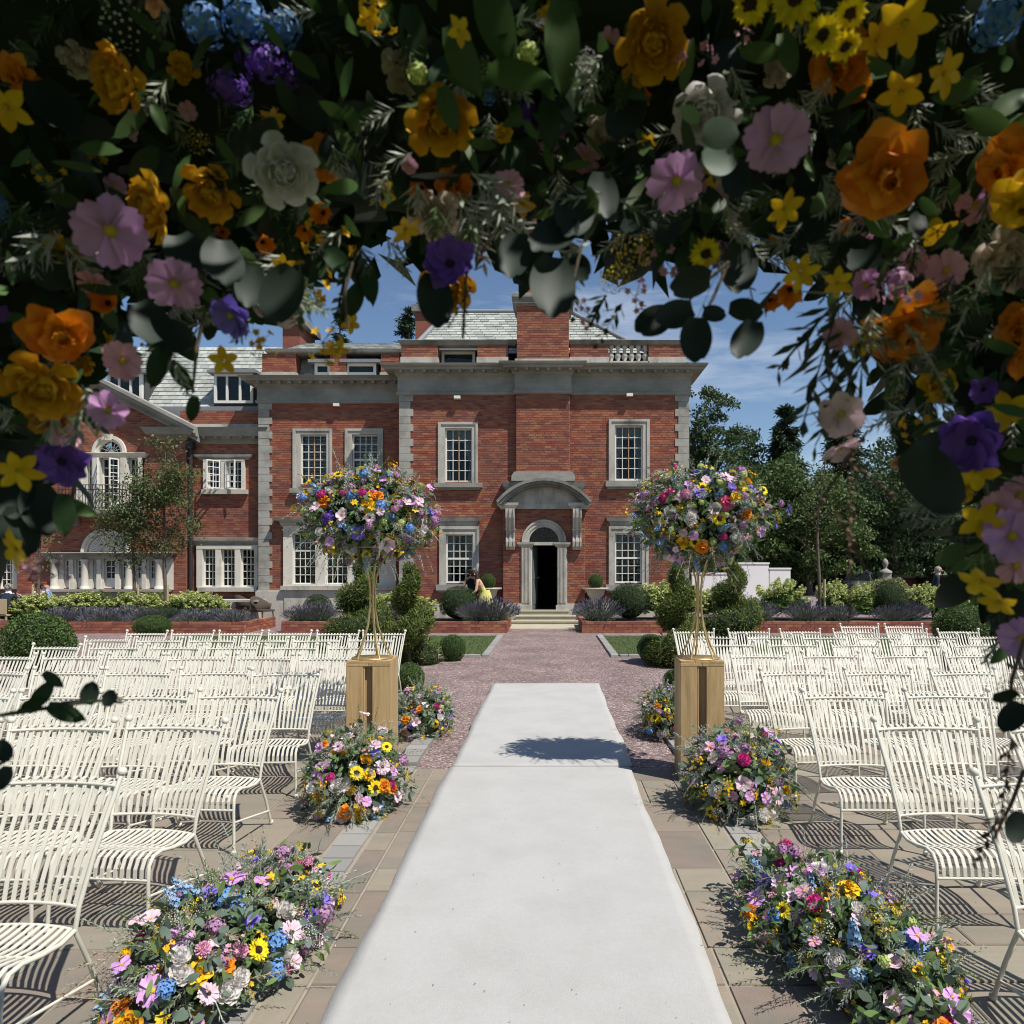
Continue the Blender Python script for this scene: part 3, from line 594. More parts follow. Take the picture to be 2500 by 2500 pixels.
# slate roofs
def slates(name, e0, e1, r0, r1, wd=.3, ht=.21, n_single=0):
    e0, e1, r0, r1 = map(Vector, (e0, e1, r0, r1)); rows = max(1, int(((r0+r1)/2-(e0+e1)/2).length/ht)); mb = MB(); nrm = (e1-e0).cross(r0-e0).normalized()
    if nrm.z < 0: nrm = -nrm
    mb2 = MB(); mb2.add([e0,e1,r1,r0], [(0,1,2,3)]); part(name + '_deck', mb2, X['slate_under'])
    for i in range(rows):
        a0, a1 = e0.lerp(r0, i/rows), e1.lerp(r1, i/rows); b0, b1 = e0.lerp(r0, min(1,(i+1.35)/rows)), e1.lerp(r1, min(1,(i+1.35)/rows)); ln = (a1-a0).length; u = (a1-a0).normalized(); n = max(1, int(ln/wd)); off = .5*(i%2)
        up = (b0-a0); up = up - u*up.dot(u)
        for j in range(-1, n+1):
            s, e = (j+off)*wd+.006, (j+off+1)*wd-.006; s = max(s, 0); e = min(e, ln)
            if e - s < .04: continue
            th = nrm*(.030+.012*random.random()); s2 = min(max(s, (b0-a0).dot(u)), ln); e2 = max(s2+.001, min(e, (b1-a0).dot(u)))
            A, B = a0+u*s+th, a0+u*e+th; D_, Ee = a0+u*s2+up+nrm*.006, a0+u*e2+up+nrm*.006
            mb.add([A,B,Ee,D_,A-th,B-th], [(0,1,2,3),(0,4,5,1)])
    part(name, mb, X['slate'], 'stuff')
Yrg = 26.6; ra, rb = at(1094,756,Yrg), at(1392,764,Yrg); ra.z = rb.z
ea, eb = Vector((-4.75,24.0,8.9)), Vector((3.3,24.0,8.9)); fa, fb = Vector((-4.75,29.2,8.9)), Vector((3.3,29.2,8.9))
slates('slate_roof', ea, eb, ra, rb); slates('slate_roof', fa, ea, ra, ra+Vector((0,.02,0))); slates('slate_roof', eb, fb, rb+Vector((0,-.02,0)), rb)
m = MB(); 
for p, q in ((ra,rb),(ea,ra),(eb,rb)): m.tube([p+Vector((0,0,.05)), q+Vector((0,0,.05))], .09, 8)
m.add([fa,fb,rb,ra],[(0,1,2,3)]); part('roof_ridge', m, X['lead'])
m = MB(); q = PL(26.0); a, b, c, d = q.rect(1014, 765, 1047, 845); m.box(a, b+.3, 26.0, 27.0, c-.5, d+.05); part('rear_chimney', m, X['brick_flat']); m = MB(); m.box(a-.12, b+.42, 25.88, 27.12, d+.05, d+.28); part('chimney_cap', m, X['stone_hood'])
# ---- middle block
x0, x1 = M_.x(632), R_.x(975)+.02; ztm = M_.z(985); pm_z = M_.z(1440)
h = [window(M_, (716,1047,811,1194), (734,1061,798,1184), 4, 6, sill=(711,1193,812,1204), inner='blind', woodmid=True),
     window(M_, (843,1047,936,1194), (860,1061,924,1184), 4, 6, sill=(838,1193,941,1204), inner='blind', sash=3)]
for g in ((716,1302,772,1426),(796,1302,851,1426),(873,1302,928,1426)): 
    a, b, c, d = M_.rect(*g); h.append((a, b, c, d))
bx = M_.rect(694,1280,968,1430); hb_ = [(bx[0]+.02, min(bx[1]-.02, x1), bx[2]+.02, bx[3]-.02)]
brick_wall('middle_wall', YM, x0, x1, pm_z, ztm, h[:2] + hb_)
quoins(YM, x0, M_.x(665), M_.x(658), pm_z, ztm)
m = MB(); m.box(x0-.08, x1, YM-.09, YM+.1, 0, pm_z-.05); m.box(x0-.05, x1, YM-.05, YM+.1, pm_z-.05, pm_z); part('plinth', m, X['stone'])
zf, zc, zt2 = M_.z(986), PL(YM-.15).z(940), PL(YM-.52).z(915)
profm = [(.05,zf),(.09,zf+.03),(.09,zf+.09),(.05,zf+.12),(.05,zc-.06),(.12,zc),(.15,zc+.09),(.40,zc+.10),(.41,zc+.16),(.44,zc+.17),(.52,zt2),(-.35,zt2+.05)]
m = MB(); cornice(m, x0, x1+.6, YM, profm, 2.0); modillions(m, x0+.1, x1-.3, YM, zc+.02, zc+.10, .36); part('cornice', m, X['stone_dark'])
# tripartite stone window of the ground floor
def lights(pl, gls, cols, rows, frame_rect, name, depth=.10, mats='cream_paint', sash=None, mull=.05, panel=None):
    Y = pl.Y; fx0, fx1, fz0, fz1 = pl.rect(*frame_rect); m = MB(); xs = [fx0] 
    for g in gls: a, b, c, d = pl.rect(*g); xs += [a, b]
    xs.append(fx1); a, b, gz0, gz1 = pl.rect(*gls[0])
    for i in range(0, len(xs), 2): m.box(xs[i], xs[i+1], Y-depth, Y+.2, gz0, gz1)
    m.box(fx0, fx1, Y-depth-.01, Y+.2, gz1, fz1); m.box(fx0, fx1, Y-depth-.01, Y+.2, fz0, gz0)
    w = part(name, m, X[mats])
    for gi, g in enumerate(gls):
        a, b, c, d = pl.rect(*g); t = .04; f = MB(); yg = Y+.08
        f.box(a, a+t, yg-.03, yg+.03, c, d); f.box(b-t, b, yg-.03, yg+.03, c, d); f.box(a+t, b-t, yg-.03, yg+.03, c, c+t); f.box(a+t, b-t, yg-.03, yg+.03, d-t, d)
        ix0, ix1, iz0, iz1 = a+t, b-t, c+t, d-t; cc = cols[gi] if isinstance(cols, (list,tuple)) else cols
        if panel: f.box(ix0, ix1, yg-.02, yg+.02, iz0, iz0+panel); iz0 += panel
        for i in range(1, cc): x = ix0+(ix1-ix0)*i/cc; f.box(x-.012, x+.012, yg-.02, yg+.02, iz0, iz1)
        for j in range(1, rows): z = iz0+(iz1-iz0)*j/rows; q = .028 if sash == j else .012; f.box(ix0, ix1, yg-.022, yg+.021, z-q, z+q)
        obj('casement', f.mesh('casement', X['white_paint']), w)
        pw, ph = (ix1-ix0)/cc, (iz1-iz0)/rows; pm = MB(); pm.box(-pw/2+.008, pw/2-.008, -.002, .002, -ph/2+.008, ph/2-.008); pme = pm.mesh('pane', X['glass'])
        for i in range(cc):
            for j in range(rows): obj('pane', pme, w, (ix0+pw*(i+.5), yg, iz0+ph*(j+.5)), (U(-.012,.012),0,U(-.012,.012)))
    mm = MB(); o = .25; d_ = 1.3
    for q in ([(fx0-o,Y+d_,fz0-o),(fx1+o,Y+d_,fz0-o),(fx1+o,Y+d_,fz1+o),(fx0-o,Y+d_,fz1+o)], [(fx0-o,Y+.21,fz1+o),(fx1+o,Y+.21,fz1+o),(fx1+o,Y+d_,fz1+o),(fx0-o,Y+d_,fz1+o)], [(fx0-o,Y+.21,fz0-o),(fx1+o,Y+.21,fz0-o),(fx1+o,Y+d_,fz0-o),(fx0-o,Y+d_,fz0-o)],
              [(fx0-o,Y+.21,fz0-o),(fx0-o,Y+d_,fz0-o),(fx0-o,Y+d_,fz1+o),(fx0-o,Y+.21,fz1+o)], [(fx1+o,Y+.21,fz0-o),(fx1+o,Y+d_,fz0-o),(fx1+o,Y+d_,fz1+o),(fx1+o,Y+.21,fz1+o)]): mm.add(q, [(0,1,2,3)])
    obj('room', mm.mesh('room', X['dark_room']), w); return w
w = lights(M_, [(716,1302,772,1426),(796,1302,850,1426),(873,1302,928,1426)], 4, 6, (694,1280,968,1430), 'ground_window', sash=4)
m = MB(); a, b = M_.x(690), min(M_.x(972), x1-.1); cornice(m, a, b, YM-.1, [(.0,M_.z(1286)),(.04,M_.z(1280)),(.06,M_.z(1274)),(.2,M_.z(1271)),(.24,M_.z(1264)),(-.1,M_.z(1262))], .15); part('window_hood', m, X['stone'])
m = MB(); m.box(M_.x(690), min(M_.x(972),x1-.1), YM-.22, YM+.02, M_.z(1440), M_.z(1430)); m.box(M_.x(697), min(M_.x(965),x1-.1), YM-.12, YM+.02, 0.3, M_.z(1440)); part('window_sill', m, X['stone'])
# middle roof: slates, piers, dormers, coping
YQ = YM+.35; qz0, qz1 = zt2, PL(YM+.6).z(868)
slates('middle_slates', (x0+.2, YM+.55, zt2), (x1+.2, YM+.55, zt2), (x0+.2, YM+1.0, qz1), (x1+.2, YM+1.0, qz1))
mq = PL(YM+.3)
for a, b in ((806,845),(930,975),(640,722)):
    xa, xb = mq.x(a), mq.x(b); brick_wall('roof_pier', YM+.3, xa, xb, zt2+.3, qz1-.02); m = MB(); m.box(xa, xb, YM+.32, YM+.8, zt2, qz1-.02); part('pier_core', m, X['brick_flat']); m = MB(); m.box(xa-.03, xb+.03, YM+.25, YM+.8, zt2-.02, zt2+.3); part('pier_base', m, X['stone'])
m = MB(); cornice(m, x0+.2, x1+.2, YM+.3, [(.0,qz1-.02),(.08,qz1+.02),(.10,qz1+.12),(-.2,qz1+.16)], .6); m.box(x0+.2, x1+.2, YM+.3, YM+1.1, qz1-.02, qz1+.1); part('roof_coping', m, X['stone_hood'])
zr = PL(YM+2.2).z(838); slates('middle_slates', (x0+.6, YM+.5, qz1+.14), (x1+.2, YM+.5, qz1+.14), (x0+.9, YM+2.2, zr), (x1+.2, YM+2.2, zr))
dormer(M_, 768, 887, 806, 915, YM+.4); dormer(M_, 845, 887, 918, 915, YM+.4)
m = MB(); q = PL(25.6); a, b, c, d = q.rect(690, 800, 733, 870); m.box(a, b, 25.6, 27.2, c-.6, d+.1); part('brick_chimney', m, X['brick_flat']); m = MB(); m.box(a-.12, b+.2, 25.45, 27.3, d+.1, d+.32); part('chimney_cap', m, X['stone_hood'])
# ---- wing and gabled bay
xw0, xw1 = P_.x(453), L_.x(634); zw = L_.z(1084); wz0 = L_.z(1462)
hw1 = L_.rect(499,1122,600,1196); hw2 = L_.rect(483,1331,632,1434)
brick_wall('wing_wall', YL, xw0-.2, xw1, wz0, zw, [(hw1[0]+.02,hw1[1]-.02,hw1[2]+.02,hw1[3]-.02),(hw2[0]+.02,hw2[1]-.02,hw2[2]+.02,hw2[3]-.02)])
m = MB(); m.box(xw0-.2, xw1, YL-.07, YL+.1, 0, wz0); part('plinth', m, X['stone'])
profw = [(.04,zw),(.06,zw+.1),(.10,zw+.14),(.14,zw+.2),(.30,zw+.22),(.34,zw+.34),(.42,zw+.5),(-.3,zw+.53)]
m = MB(); cornice(m, xw0, xw1, YL, profw, .5); modillions(m, xw0+.6, xw1-.1, YL, zw+.15, zw+.215, .28, .42); part('cornice', m, X['stone_dark'])
lights(L_, [(508,1126,542,1194),(555,1126,592,1194)], [2,3], 4, (499,1122,600,1196), 'wing_window')
m = MB(); cornice(m, L_.x(490), L_.x(606), YL, [(.02,L_.z(1123)),(.05,L_.z(1120)),(.15,L_.z(1116)),(.17,L_.z(1111)),(-.05,L_.z(1110))], .1); part('window_hood', m, X['stone']); m = MB(); m.box(L_.x(497), L_.x(607), YL-.18, YL+.02, L_.z(1207), L_.z(1196)); part('window_sill', m, X['stone'])
lights(L_, [(497,1340,529,1432),(542,1340,576,1432),(589,1340,623,1432)], 3, 5, (483,1331,632,1434), 'wing_window')
m = MB(); cornice(m, L_.x(464), xw1-.05, YL, [(.02,L_.z(1331)),(.06,L_.z(1325)),(.18,L_.z(1320)),(.2,L_.z(1313)),(-.05,L_.z(1312))], .1); part('window_hood', m, X['stone']); m = MB(); m.box(L_.x(489), xw1-.02, YL-.2, YL+.02, L_.z(1444), L_.z(1434)); part('window_sill', m, X['stone'])
for cxp_, rot, wd in ((541,50,.46),(575,-30,.5)):              # open casements
    m = MB(); hh = L_.z(1126)-L_.z(1194); t = .035
    m.box(0,t,-.02,.02,0,hh); m.box(wd-t,wd,-.02,.02,0,hh); m.box(t,wd-t,-.02,.02,0,t); m.box(t,wd-t,-.02,.02,hh-t,hh); m.box(wd/2-.012,wd/2+.012,-.015,.015,t,hh-t)
    for j in range(1,4): m.box(t,wd-t,-.014,.014,hh*j/4-.012,hh*j/4+.012)
    o = part('open_casement', m, X['white_paint']); o.location = (L_.x(cxp_ if rot>0 else 590)-(0 if rot>0 else .5), YL-.12-(0 if rot>0 else 0), L_.z(1194)); o.rotation_euler = (0,0,math.radians(180+rot if rot>0 else rot))
brick_wall('wing_parapet', YL+.15, xw0-.4, xw1+.2, zw+.7, L_.z(1000)); m = MB(); m.box(xw0-.5, xw1+.2, YL+.12, YL+.6, zw+.5, zw+.7); part('parapet_base', m, X['stone'])
sl0, sl1 = PL(24.9).z(996), PL(27.0).z(848)
slates('wing_slates', (-15.5,24.9,sl0), (xw1+.4,24.9,sl0), (-15.5,27.0,sl1), (xw1+.4,27.0,sl1))
m = MB(); m.box(-15.5, xw1+.4, YL+.5, 24.95, zw+.5, sl0+.02); part('gutter', m, X['lead'])
dormer(L_, 262, 912, 346, 980, 24.75, 3); dormer(L_, 522, 912, 617, 984, 24.75, 3)
# gabled bay
gx1 = P_.x(455); gx0 = P_.x(41); gxa = (gx0+gx1)/2; gz0 = P_.z(1074); gza = P_.z(962)
apx = gxa
keep = lambda z: (gx0, gx1) if z < gz0+.3 else ((apx-(apx-gx0)*(gza-z)/(gza-gz0-.3), apx+(gx1-apx)*(gza-z)/(gza-gz0-.3)) if z < gza else None)
fcx = P_.x(269); fzs = P_.z(1105); fr_ = P_.x(310)-fcx
uw = P_.rect(200,1105,352,1248); lw_ = P_.rect(130,1362,424,1438)
lcx, lzs, lr = P_.x(261), P_.z(1350), P_.x(320)-P_.x(261)
brick_wall('bay_wall', YP, gx0, gx1, P_.z(1452), gza, [(uw[0]+.02,uw[1]-.02,uw[2],uw[3]), (lw_[0]+.02,lw_[1]-.02,lw_[2],lw_[3]+.1), arch_hole(fcx, fzs, fr_-.05), arch_hole(lcx, lzs, lr-.05)], keep=keep)
brick_wall('far_wall', YP+.3, P_.x(-420), gx0+.02, P_.z(1452), P_.z(1000), [P_.rect(-20,1355,82,1436)])
lights(PL(YP+.3), [(0,1358,36,1436),(50,1358,80,1436)], 3, 4, (-20,1355,86,1438), 'wing_window')
m = MB(); m.add([(gx1,YP,0),(gx1,YL+.1,0),(gx1,YL+.1,gz0+.3),(gx1,YP,gz0+.3)],[(0,1,2,3)]); part('bay_cheek', m, X['brick_flat'])
m = MB(); m.box(P_.x(-420), gx1+.05, YP-.07, YP+.1, 0, P_.z(1452)); part('plinth', m, X['stone'])
m = MB()                                                       # raking cornice
ends = [(-1, gx0-.45), (1, gx1+.45)]
for sgn, ex in ends:
    ez = gz0+.42; slope = (gza+.55-ez)/(abs(apx-ex))
    for (t0, t1, y) in ((0,.16,YP-.10),(.16,.24,YP-.26),(.24,.36,YP-.40),(.36,.48,YP-.47)):
        m.prism([(ex,ez+t0-.5),(apx,gza+.55+t0-.5),(apx,gza+.55+t1-.5),(ex,ez+t1-.5)] if sgn < 0 else [(apx,gza+.55+t0-.5),(ex,ez+t0-.5),(ex,ez+t1-.5),(apx,gza+.55+t1-.5)], y, YP+.5)
    for i in range(1, 12):
        f = i/12; x = ex+(apx-ex)*f; z = ez+(gza+.55-ez)*f-.32; m.box(x-.06, x+.06, YP-.24, YP, z-.02, z+.07)
part('raking_cornice', m, X['stone_dark'])
m = MB(); a = gx1-.9; profp = [(.04,gz0-.02),(.06,gz0+.06),(.14,gz0+.1),(.30,gz0+.14),(.36,gz0+.24),(.42,gz0+.36),(-.2,gz0+.37)]; cornice(m, a, gx1, YP, profp, .6); part('cornice', m, X['stone_dark'])
# bay, first floor: three-light window with fanlight
m = MB()
for k in range(20):
    t0, t1 = math.pi*k/20, math.pi*(k+1)/20
    for r0, r1, y in ((fr_*.66, fr_*.82, YP-.04), (fr_*.82, fr_, YP-.10)): m.prism([(fcx+r0*math.cos(t0),fzs+r0*math.sin(t0)),(fcx+r1*math.cos(t0),fzs+r1*math.sin(t0)),(fcx+r1*math.cos(t1),fzs+r1*math.sin(t1)),(fcx+r0*math.cos(t1),fzs+r0*math.sin(t1))], y, YP+.2)
m.box(fcx-.1, fcx+.1, YP-.14, YP+.1, fzs+fr_*.7, fzs+fr_*1.08); part('fan_arch', m, X['cream_paint'])
fl = MB()
for k in range(0, 9): t = math.pi*k/8; fl.tube([(fcx,YP+.08,fzs+.02),(fcx+fr_*.67*math.cos(t),YP+.08,fzs+.02+fr_*.67*math.sin(t))], .012, 5)
fl.tube([(fcx+fr_*.36*math.cos(math.pi*k/12),YP+.08,fzs+fr_*.36*math.sin(math.pi*k/12)) for k in range(13)], .012, 5)
flo = part('fanlight', fl, X['white_paint']); gm = MB(); gm.prism([(fcx+fr_*.66*math.cos(math.pi*k/20), fzs+fr_*.66*math.sin(math.pi*k/20)) for k in range(21)], YP+.1, YP+.105); obj('pane', gm.mesh('pane', X['glass']), flo)
gm = MB(); gm.box(fcx-fr_, fcx+fr_, YP+1.0, YP+1.02, fzs-.2, fzs+fr_); obj('room', gm.mesh('room', X['dark_room']), flo)
lights(P_, [(214,1119,229,1246),(249,1119,298,1246),(316,1119,341,1246)], [2,2,2], 6, (200,1106,352,1248), 'balcony_window')
m = MB(); cornice(m, P_.x(203), P_.x(356), YP-.08, [(.0,P_.z(1119)),(.06,P_.z(1115)),(.12,P_.z(1108)),(-.05,P_.z(1105))], .1)
for a, b in ((190,206),(233,247),(300,314),(343,352)): m.box(P_.x(a), P_.x(b), YP-.16, YP, P_.z(1247), P_.z(1119))
part('window_pilaster', m, X['cream_paint'])
for hx_, rot in ((249,-62),(298,242)):
    m = MB(); wd, hh, t = .33, P_.z(1122)-P_.z(1246), .04
    m.box(0,t,-.02,.02,0,hh); m.box(wd-t,wd,-.02,.02,0,hh); m.box(t,wd-t,-.02,.02,0,.25); m.box(t,wd-t,-.02,.02,hh-t,hh)
    for j in range(1,6): z = .25+(hh-.25)*j/6; m.box(t,wd-t,-.014,.014,z-.012,z+.012)
    o = part('french_door', m, X['white_paint']); o.location = (P_.x(hx_), YP-.17, P_.z(1246)); o.rotation_euler = (0,0,math.radians(rot))
m = MB(); bx0_, bx1_, bz = P_.x(166), P_.x(352), P_.z(1248); m.box(bx0_, bx1_, YP-.55, YP, bz-.09, bz); m.box(bx0_+.1, bx1_-.1, YP-.45, YP, bz-.16, bz-.09)
for x in (bx0_+.3, bx1_-.4): m.prism([(x,bz-.16),(x+.1,bz-.16),(x+.1,bz-.5),(x,bz-.5)], YP-.3, YP)
bo = part('balcony', m, X['stone_dark'])
m = MB(); rz0, rz1 = bz+.03, P_.z(1188)
for z in (rz0+.06, rz1-.16, rz1): m.box(bx0_+.03, bx1_-.03, YP-.52, YP-.495, z-.012, z+.012)
x = bx0_+.04
while x < bx1_-.03: m.box(x-.008, x+.008, YP-.515, YP-.50, rz0, rz1); x += .11
x = bx0_+.1
while x < bx1_-.4: m.tube([(x,YP-.51,rz0+.1),(x+.34,YP-.51,rz1-.2)], .008, 4); m.tube([(x+.34,YP-.51,rz0+.1),(x,YP-.51,rz1-.2)], .008, 4); x += .44
for xx in (bx0_+.035, bx1_-.035):
    for z in (rz0+.06, rz1): m.box(xx-.01, xx+.01, YP-.50, YP-.1, z-.012, z+.012)
obj('railing', m.mesh('railing', X['black_metal']), bo)
# ground floor of the bay: lunette and colonnaded window band
m = MB()
for k in range(24):
    t0, t1 = math.pi*k/24, math.pi*(k+1)/24
    for r0, r1, y in ((lr*.80, lr*.88, YP-.05), (lr*.88, lr, YP-.12)): m.prism([(lcx+r0*math.cos(t0),lzs+r0*math.sin(t0)),(lcx+r1*math.cos(t0),lzs+r1*math.sin(t0)),(lcx+r1*math.cos(t1),lzs+r1*math.sin(t1)),(lcx+r0*math.cos(t1),lzs+r0*math.sin(t1))], y, YP+.2)
    am = math.pi*(k+.5)/24; m.prism([(lcx+.2*math.cos(am-.03),lzs+.2*math.sin(am-.03)),(lcx+lr*.72*math.cos(am-.045),lzs+lr*.72*math.sin(am-.045)),(lcx+lr*.72*math.cos(am+.045),lzs+lr*.72*math.sin(am+.045)),(lcx+.2*math.cos(am+.03),lzs+.2*math.sin(am+.03))], YP-.03, YP+.06)
m.prism([(lcx+lr*.85*math.cos(math.pi*k/24), lzs+lr*.85*math.sin(math.pi*k/24)) for k in range(25)], YP+.03, YP+.1); part('lunette', m, X['cream_paint'])
m = MB(); cornice(m, P_.x(118), P_.x(418), YP-.12, [(.0,P_.z(1366)),(.04,P_.z(1360)),(.06,P_.z(1355)),(.2,P_.z(1353)),(.24,P_.z(1350)),(-.1,P_.z(1348))], .2); part('window_entablature', m, X['stone_dark'])
gls = [(157,1366,173,1438),(187,1366,203,1438),(228,1366,240,1438),(255,1366,283,1438),(297,1366,311,1438),(333,1366,350,1438),(365,1366,382,1438)]
lights(P_, gls, [2,2,2,2,2,2,2], 3, (130,1362,424,1440), 'colonnade_window', depth=.04, panel=.33)
for px in (139,213,320,393):
    col = MB(); x = P_.x(px); zb, zt_ = P_.z(1438), P_.z(1366); col.lathe([(.15,0),(.15,.05),(.12,.09),(.115,.12),(.10,zt_-zb-.1),(.13,zt_-zb-.05),(.13,zt_-zb)], (x, YP-.13, zb), 16); part('column', col, X['cream_paint'])
for px in (178,245,290,355): m = MB(); m.box(P_.x(px)-.07, P_.x(px)+.07, YP-.10, YP, P_.z(1438), P_.z(1366)); part('mullion', m, X['cream_paint'])
m = MB(); m.box(P_.x(120), P_.x(420), YP-.32, YP, P_.z(1444), P_.z(1438)); m.box(P_.x(126), P_.x(414), YP-.2, YP, P_.z(1462), P_.z(1444)); part('window_sill', m, X['stone_dark'])
m = MB(); m.tube([(P_.x(455)+.12,YP-.05+.1,0.1),(P_.x(455)+.12,YP+.05,gz0-.2)], .06, 10); m.box(P_.x(455)+.02,P_.x(455)+.24,YP-.08,YP+.15,gz0-.3,gz0-.05); part('downpipe', m, X['black_metal'])

# flanks and body
m = MB(); m.box(R_.x(975)+.002, R_.x(975)+.3, YR+.004, YM+.3, 0, R_.z(966)); part('return_wall', m, X['brick_flat'])
m = MB(); m.box(M_.x(632)+.002, M_.x(632)+.3, YM+.004, YL+.3, 0, M_.z(986)); part('return_wall', m, X['brick_flat'])
m = MB(); xe = R_.x(1682); m.box(xe-.5, xe, YR+.01, YR+9, 0, R_.z(884)); part('side_wall', m, X['brick_flat'])
m = MB(); m.box(-15.4, xe-.6, YR+3.6, YR+9, 0, 7.0); part('house_body', m, X['dark_room'])
# ---------------------------------------------------------------- planting
def blob_noise(D, amp, seed, k=3.0):
    r2 = np.random.default_rng(seed); A = np.zeros(len(D))
    for i in range(7):
        w = r2.normal(size=3)*k*(1+.5*i); A += np.sin(D@w + r2.uniform(0,6.3))/(1+.45*i)
    return 1 + amp*A/2.2
def leaf_ball(n, ax, L, Wd, seed, amp=.06, low=-1., depth=.12, spread=.7, up=0., flat_base=False):
    D = rdirs(int(n*1.6)); D = D[D[:,2] > low][:n]
    r = blob_noise(D, amp, seed)*(1 - depth*rng.random(len(D))**1.5)
    P = D*np.array(ax)*r[:,None]; Nn = unit(D/np.array(ax)); 
    return leaf_arrays(P, Nn, L, Wd, spread, along=unit(Nn + np.array([0,0,up])))
def core_ball(ax, seed, k=.86):
    mb = MB(); mb.sphere((0,0,0), 1, 16, 10, 0, tuple(a*k for a in ax)); return mb
def bush_mesh(name, n, ax, L, Wd, mats, seed, **k):
    V, Fq = leaf_ball(n, ax, L, Wd, seed, **k)
    c = core_ball(ax, seed, k.get('core', .84)); cv = np.array(c.v)
    V2, F2, Mi = join_arrays([(V, Fq, 0), (cv, np.array([f for f in c.f]), 1)])
    return npmesh(name, V2, F2, mats, Mi)
def lavender_mesh(seed, n=520, r=.42, h=.5):
    r2 = np.random.default_rng(seed); a = r2.uniform(0, 6.283, n); q = np.sqrt(r2.random(n)); tilt = q*1.05 + r2.normal(0,.08,n)
    D = np.stack([np.cos(a)*np.sin(tilt), np.sin(a)*np.sin(tilt), np.cos(tilt)], 1); B = np.stack([np.cos(a)*q*r*.35, np.sin(a)*q*r*.35, np.zeros(n)], 1)
    ln = h*r2.uniform(.75, 1.25, n)[:,None]; T = B + D*ln; T[:,2] -= .10*q**2*h; side = unit(np.cross(D, r2.normal(size=(n,3))))
    st = np.stack([B - side*.003, B + side*.003, T + side*.003, T - side*.003], 1).reshape(-1,3)
    s2 = np.cross(D, side); sp = []
    for sd in (side, s2): sp.append(np.stack([T - D*.02 , T + D*.035 + sd*.011, T + D*.10, T + D*.035 - sd*.011], 1))
    sp = np.concatenate(sp).reshape(-1,3)
    m2 = int(n*3.4); D2 = unit(r2.normal(size=(m2,3))*np.array([1,1,.7]) + np.array([0,0,.35])); P2 = D2*np.array([r*.85, r*.85, h*.62])*(r2.random(m2)**.33)[:,None]; P2[:,2] = np.abs(P2[:,2])
    lv, lf = leaf_arrays(P2, unit(np.cross(D2, r2.normal(size=(m2,3)))), .09, .012, .3, along=D2 + np.array([0,0,.8]))
    V, Fq, Mi = join_arrays([(st, np.arange(4*n).reshape(n,4), 0), (sp, np.arange(8*n).reshape(2*n,4), 1), (lv, lf, 0)])
    return npmesh('lavender', V, Fq, [X['leaf_lav'], X['lav_spike']], Mi)
def hydrangea_mesh(seed, w=.9, d=.6, h=1.0, nb=44):
    r2 = np.random.default_rng(seed); n = 1500
    D = unit(r2.normal(size=(n,3))); D[:,2] = np.abs(D[:,2])*1.0 - .15; rr = (.55+.45*r2.random(n)**.5)*blob_noise(D,.16,seed)
    P = D*np.array([w/2,d/2,h*.55])*rr[:,None] + np.array([0,0,h*.38]); P[:,2] = np.maximum(P[:,2], .03)
    parts = []; v, f = leaf_arrays(P, D, .12, .075, .8); parts.append((v, f, 0))
    DB = unit(r2.normal(size=(nb*3,3)) + np.array([0,-.35,.75])); DB = DB[(DB[:,2] > .05)][:nb]; nb = len(DB)
    PB = DB*np.array([w/2,d/2,h*.55])*blob_noise(DB,.16,seed)[:,None]*1.04 + np.array([0,0,h*.38])
    m = 44; U1 = unit(r2.normal(size=(nb*m,3))); ax = np.repeat(unit(DB + np.array([0,0,.8])), m, 0); q = r2.random(nb*m)[:,None]
    PP = np.repeat(PB, m, 0) + ax*(q*.19-.03) + U1*(.078*(1.15-q)); v, f = leaf_arrays(PP, U1, .05, .046, .4); parts.append((v, f, 1))
    V, Fq, Mi = join_arrays(parts); return npmesh('hydrangea', V, Fq, [X['leaf_hyd'], X['bract_lime']], Mi)
def spiral_mesh(seed, h=1.7, r0=.42, turns=3.2, n=9000, mats=None, ph=0.):
    r2 = np.random.default_rng(seed); t = r2.random(n)**1.15; a = ph + t*turns*6.283
    tr = (r0*.52)*(1-t)**.75 + .075; off = (r0*.66)*(1-t)**.85
    c = np.stack([np.cos(a)*off, np.sin(a)*off, .12 + t*(h-.22)], 1); D = unit(r2.normal(size=(n,3))*np.array([1,1,.9]))
    P = c + D*(tr*(.78+.24*r2.random(n)))[:,None]; P[:,2] = np.maximum(P[:,2], .02)
    v, f = leaf_arrays(P, D, .085, .018, .8, along=D + np.array([0,0,.9]))
    parts = [(v, f, 0)]; cs = MB()
    for i in range(30):
        q = i/29; aa = ph+q*turns*6.283; rr = (r0*.52)*(1-q)**.75+.055; of = (r0*.66)*(1-q)**.85; cs.sphere((math.cos(aa)*of, math.sin(aa)*of, .12+q*(h-.24)), rr*.8, 8, 5)
    parts.append((np.array(cs.v), np.array(cs.f), 1)); V, Fq, Mi = join_arrays(parts); return npmesh('spiral_foliage', V, Fq, [mats or X['leaf_gold'], X['moss_shade']], Mi)
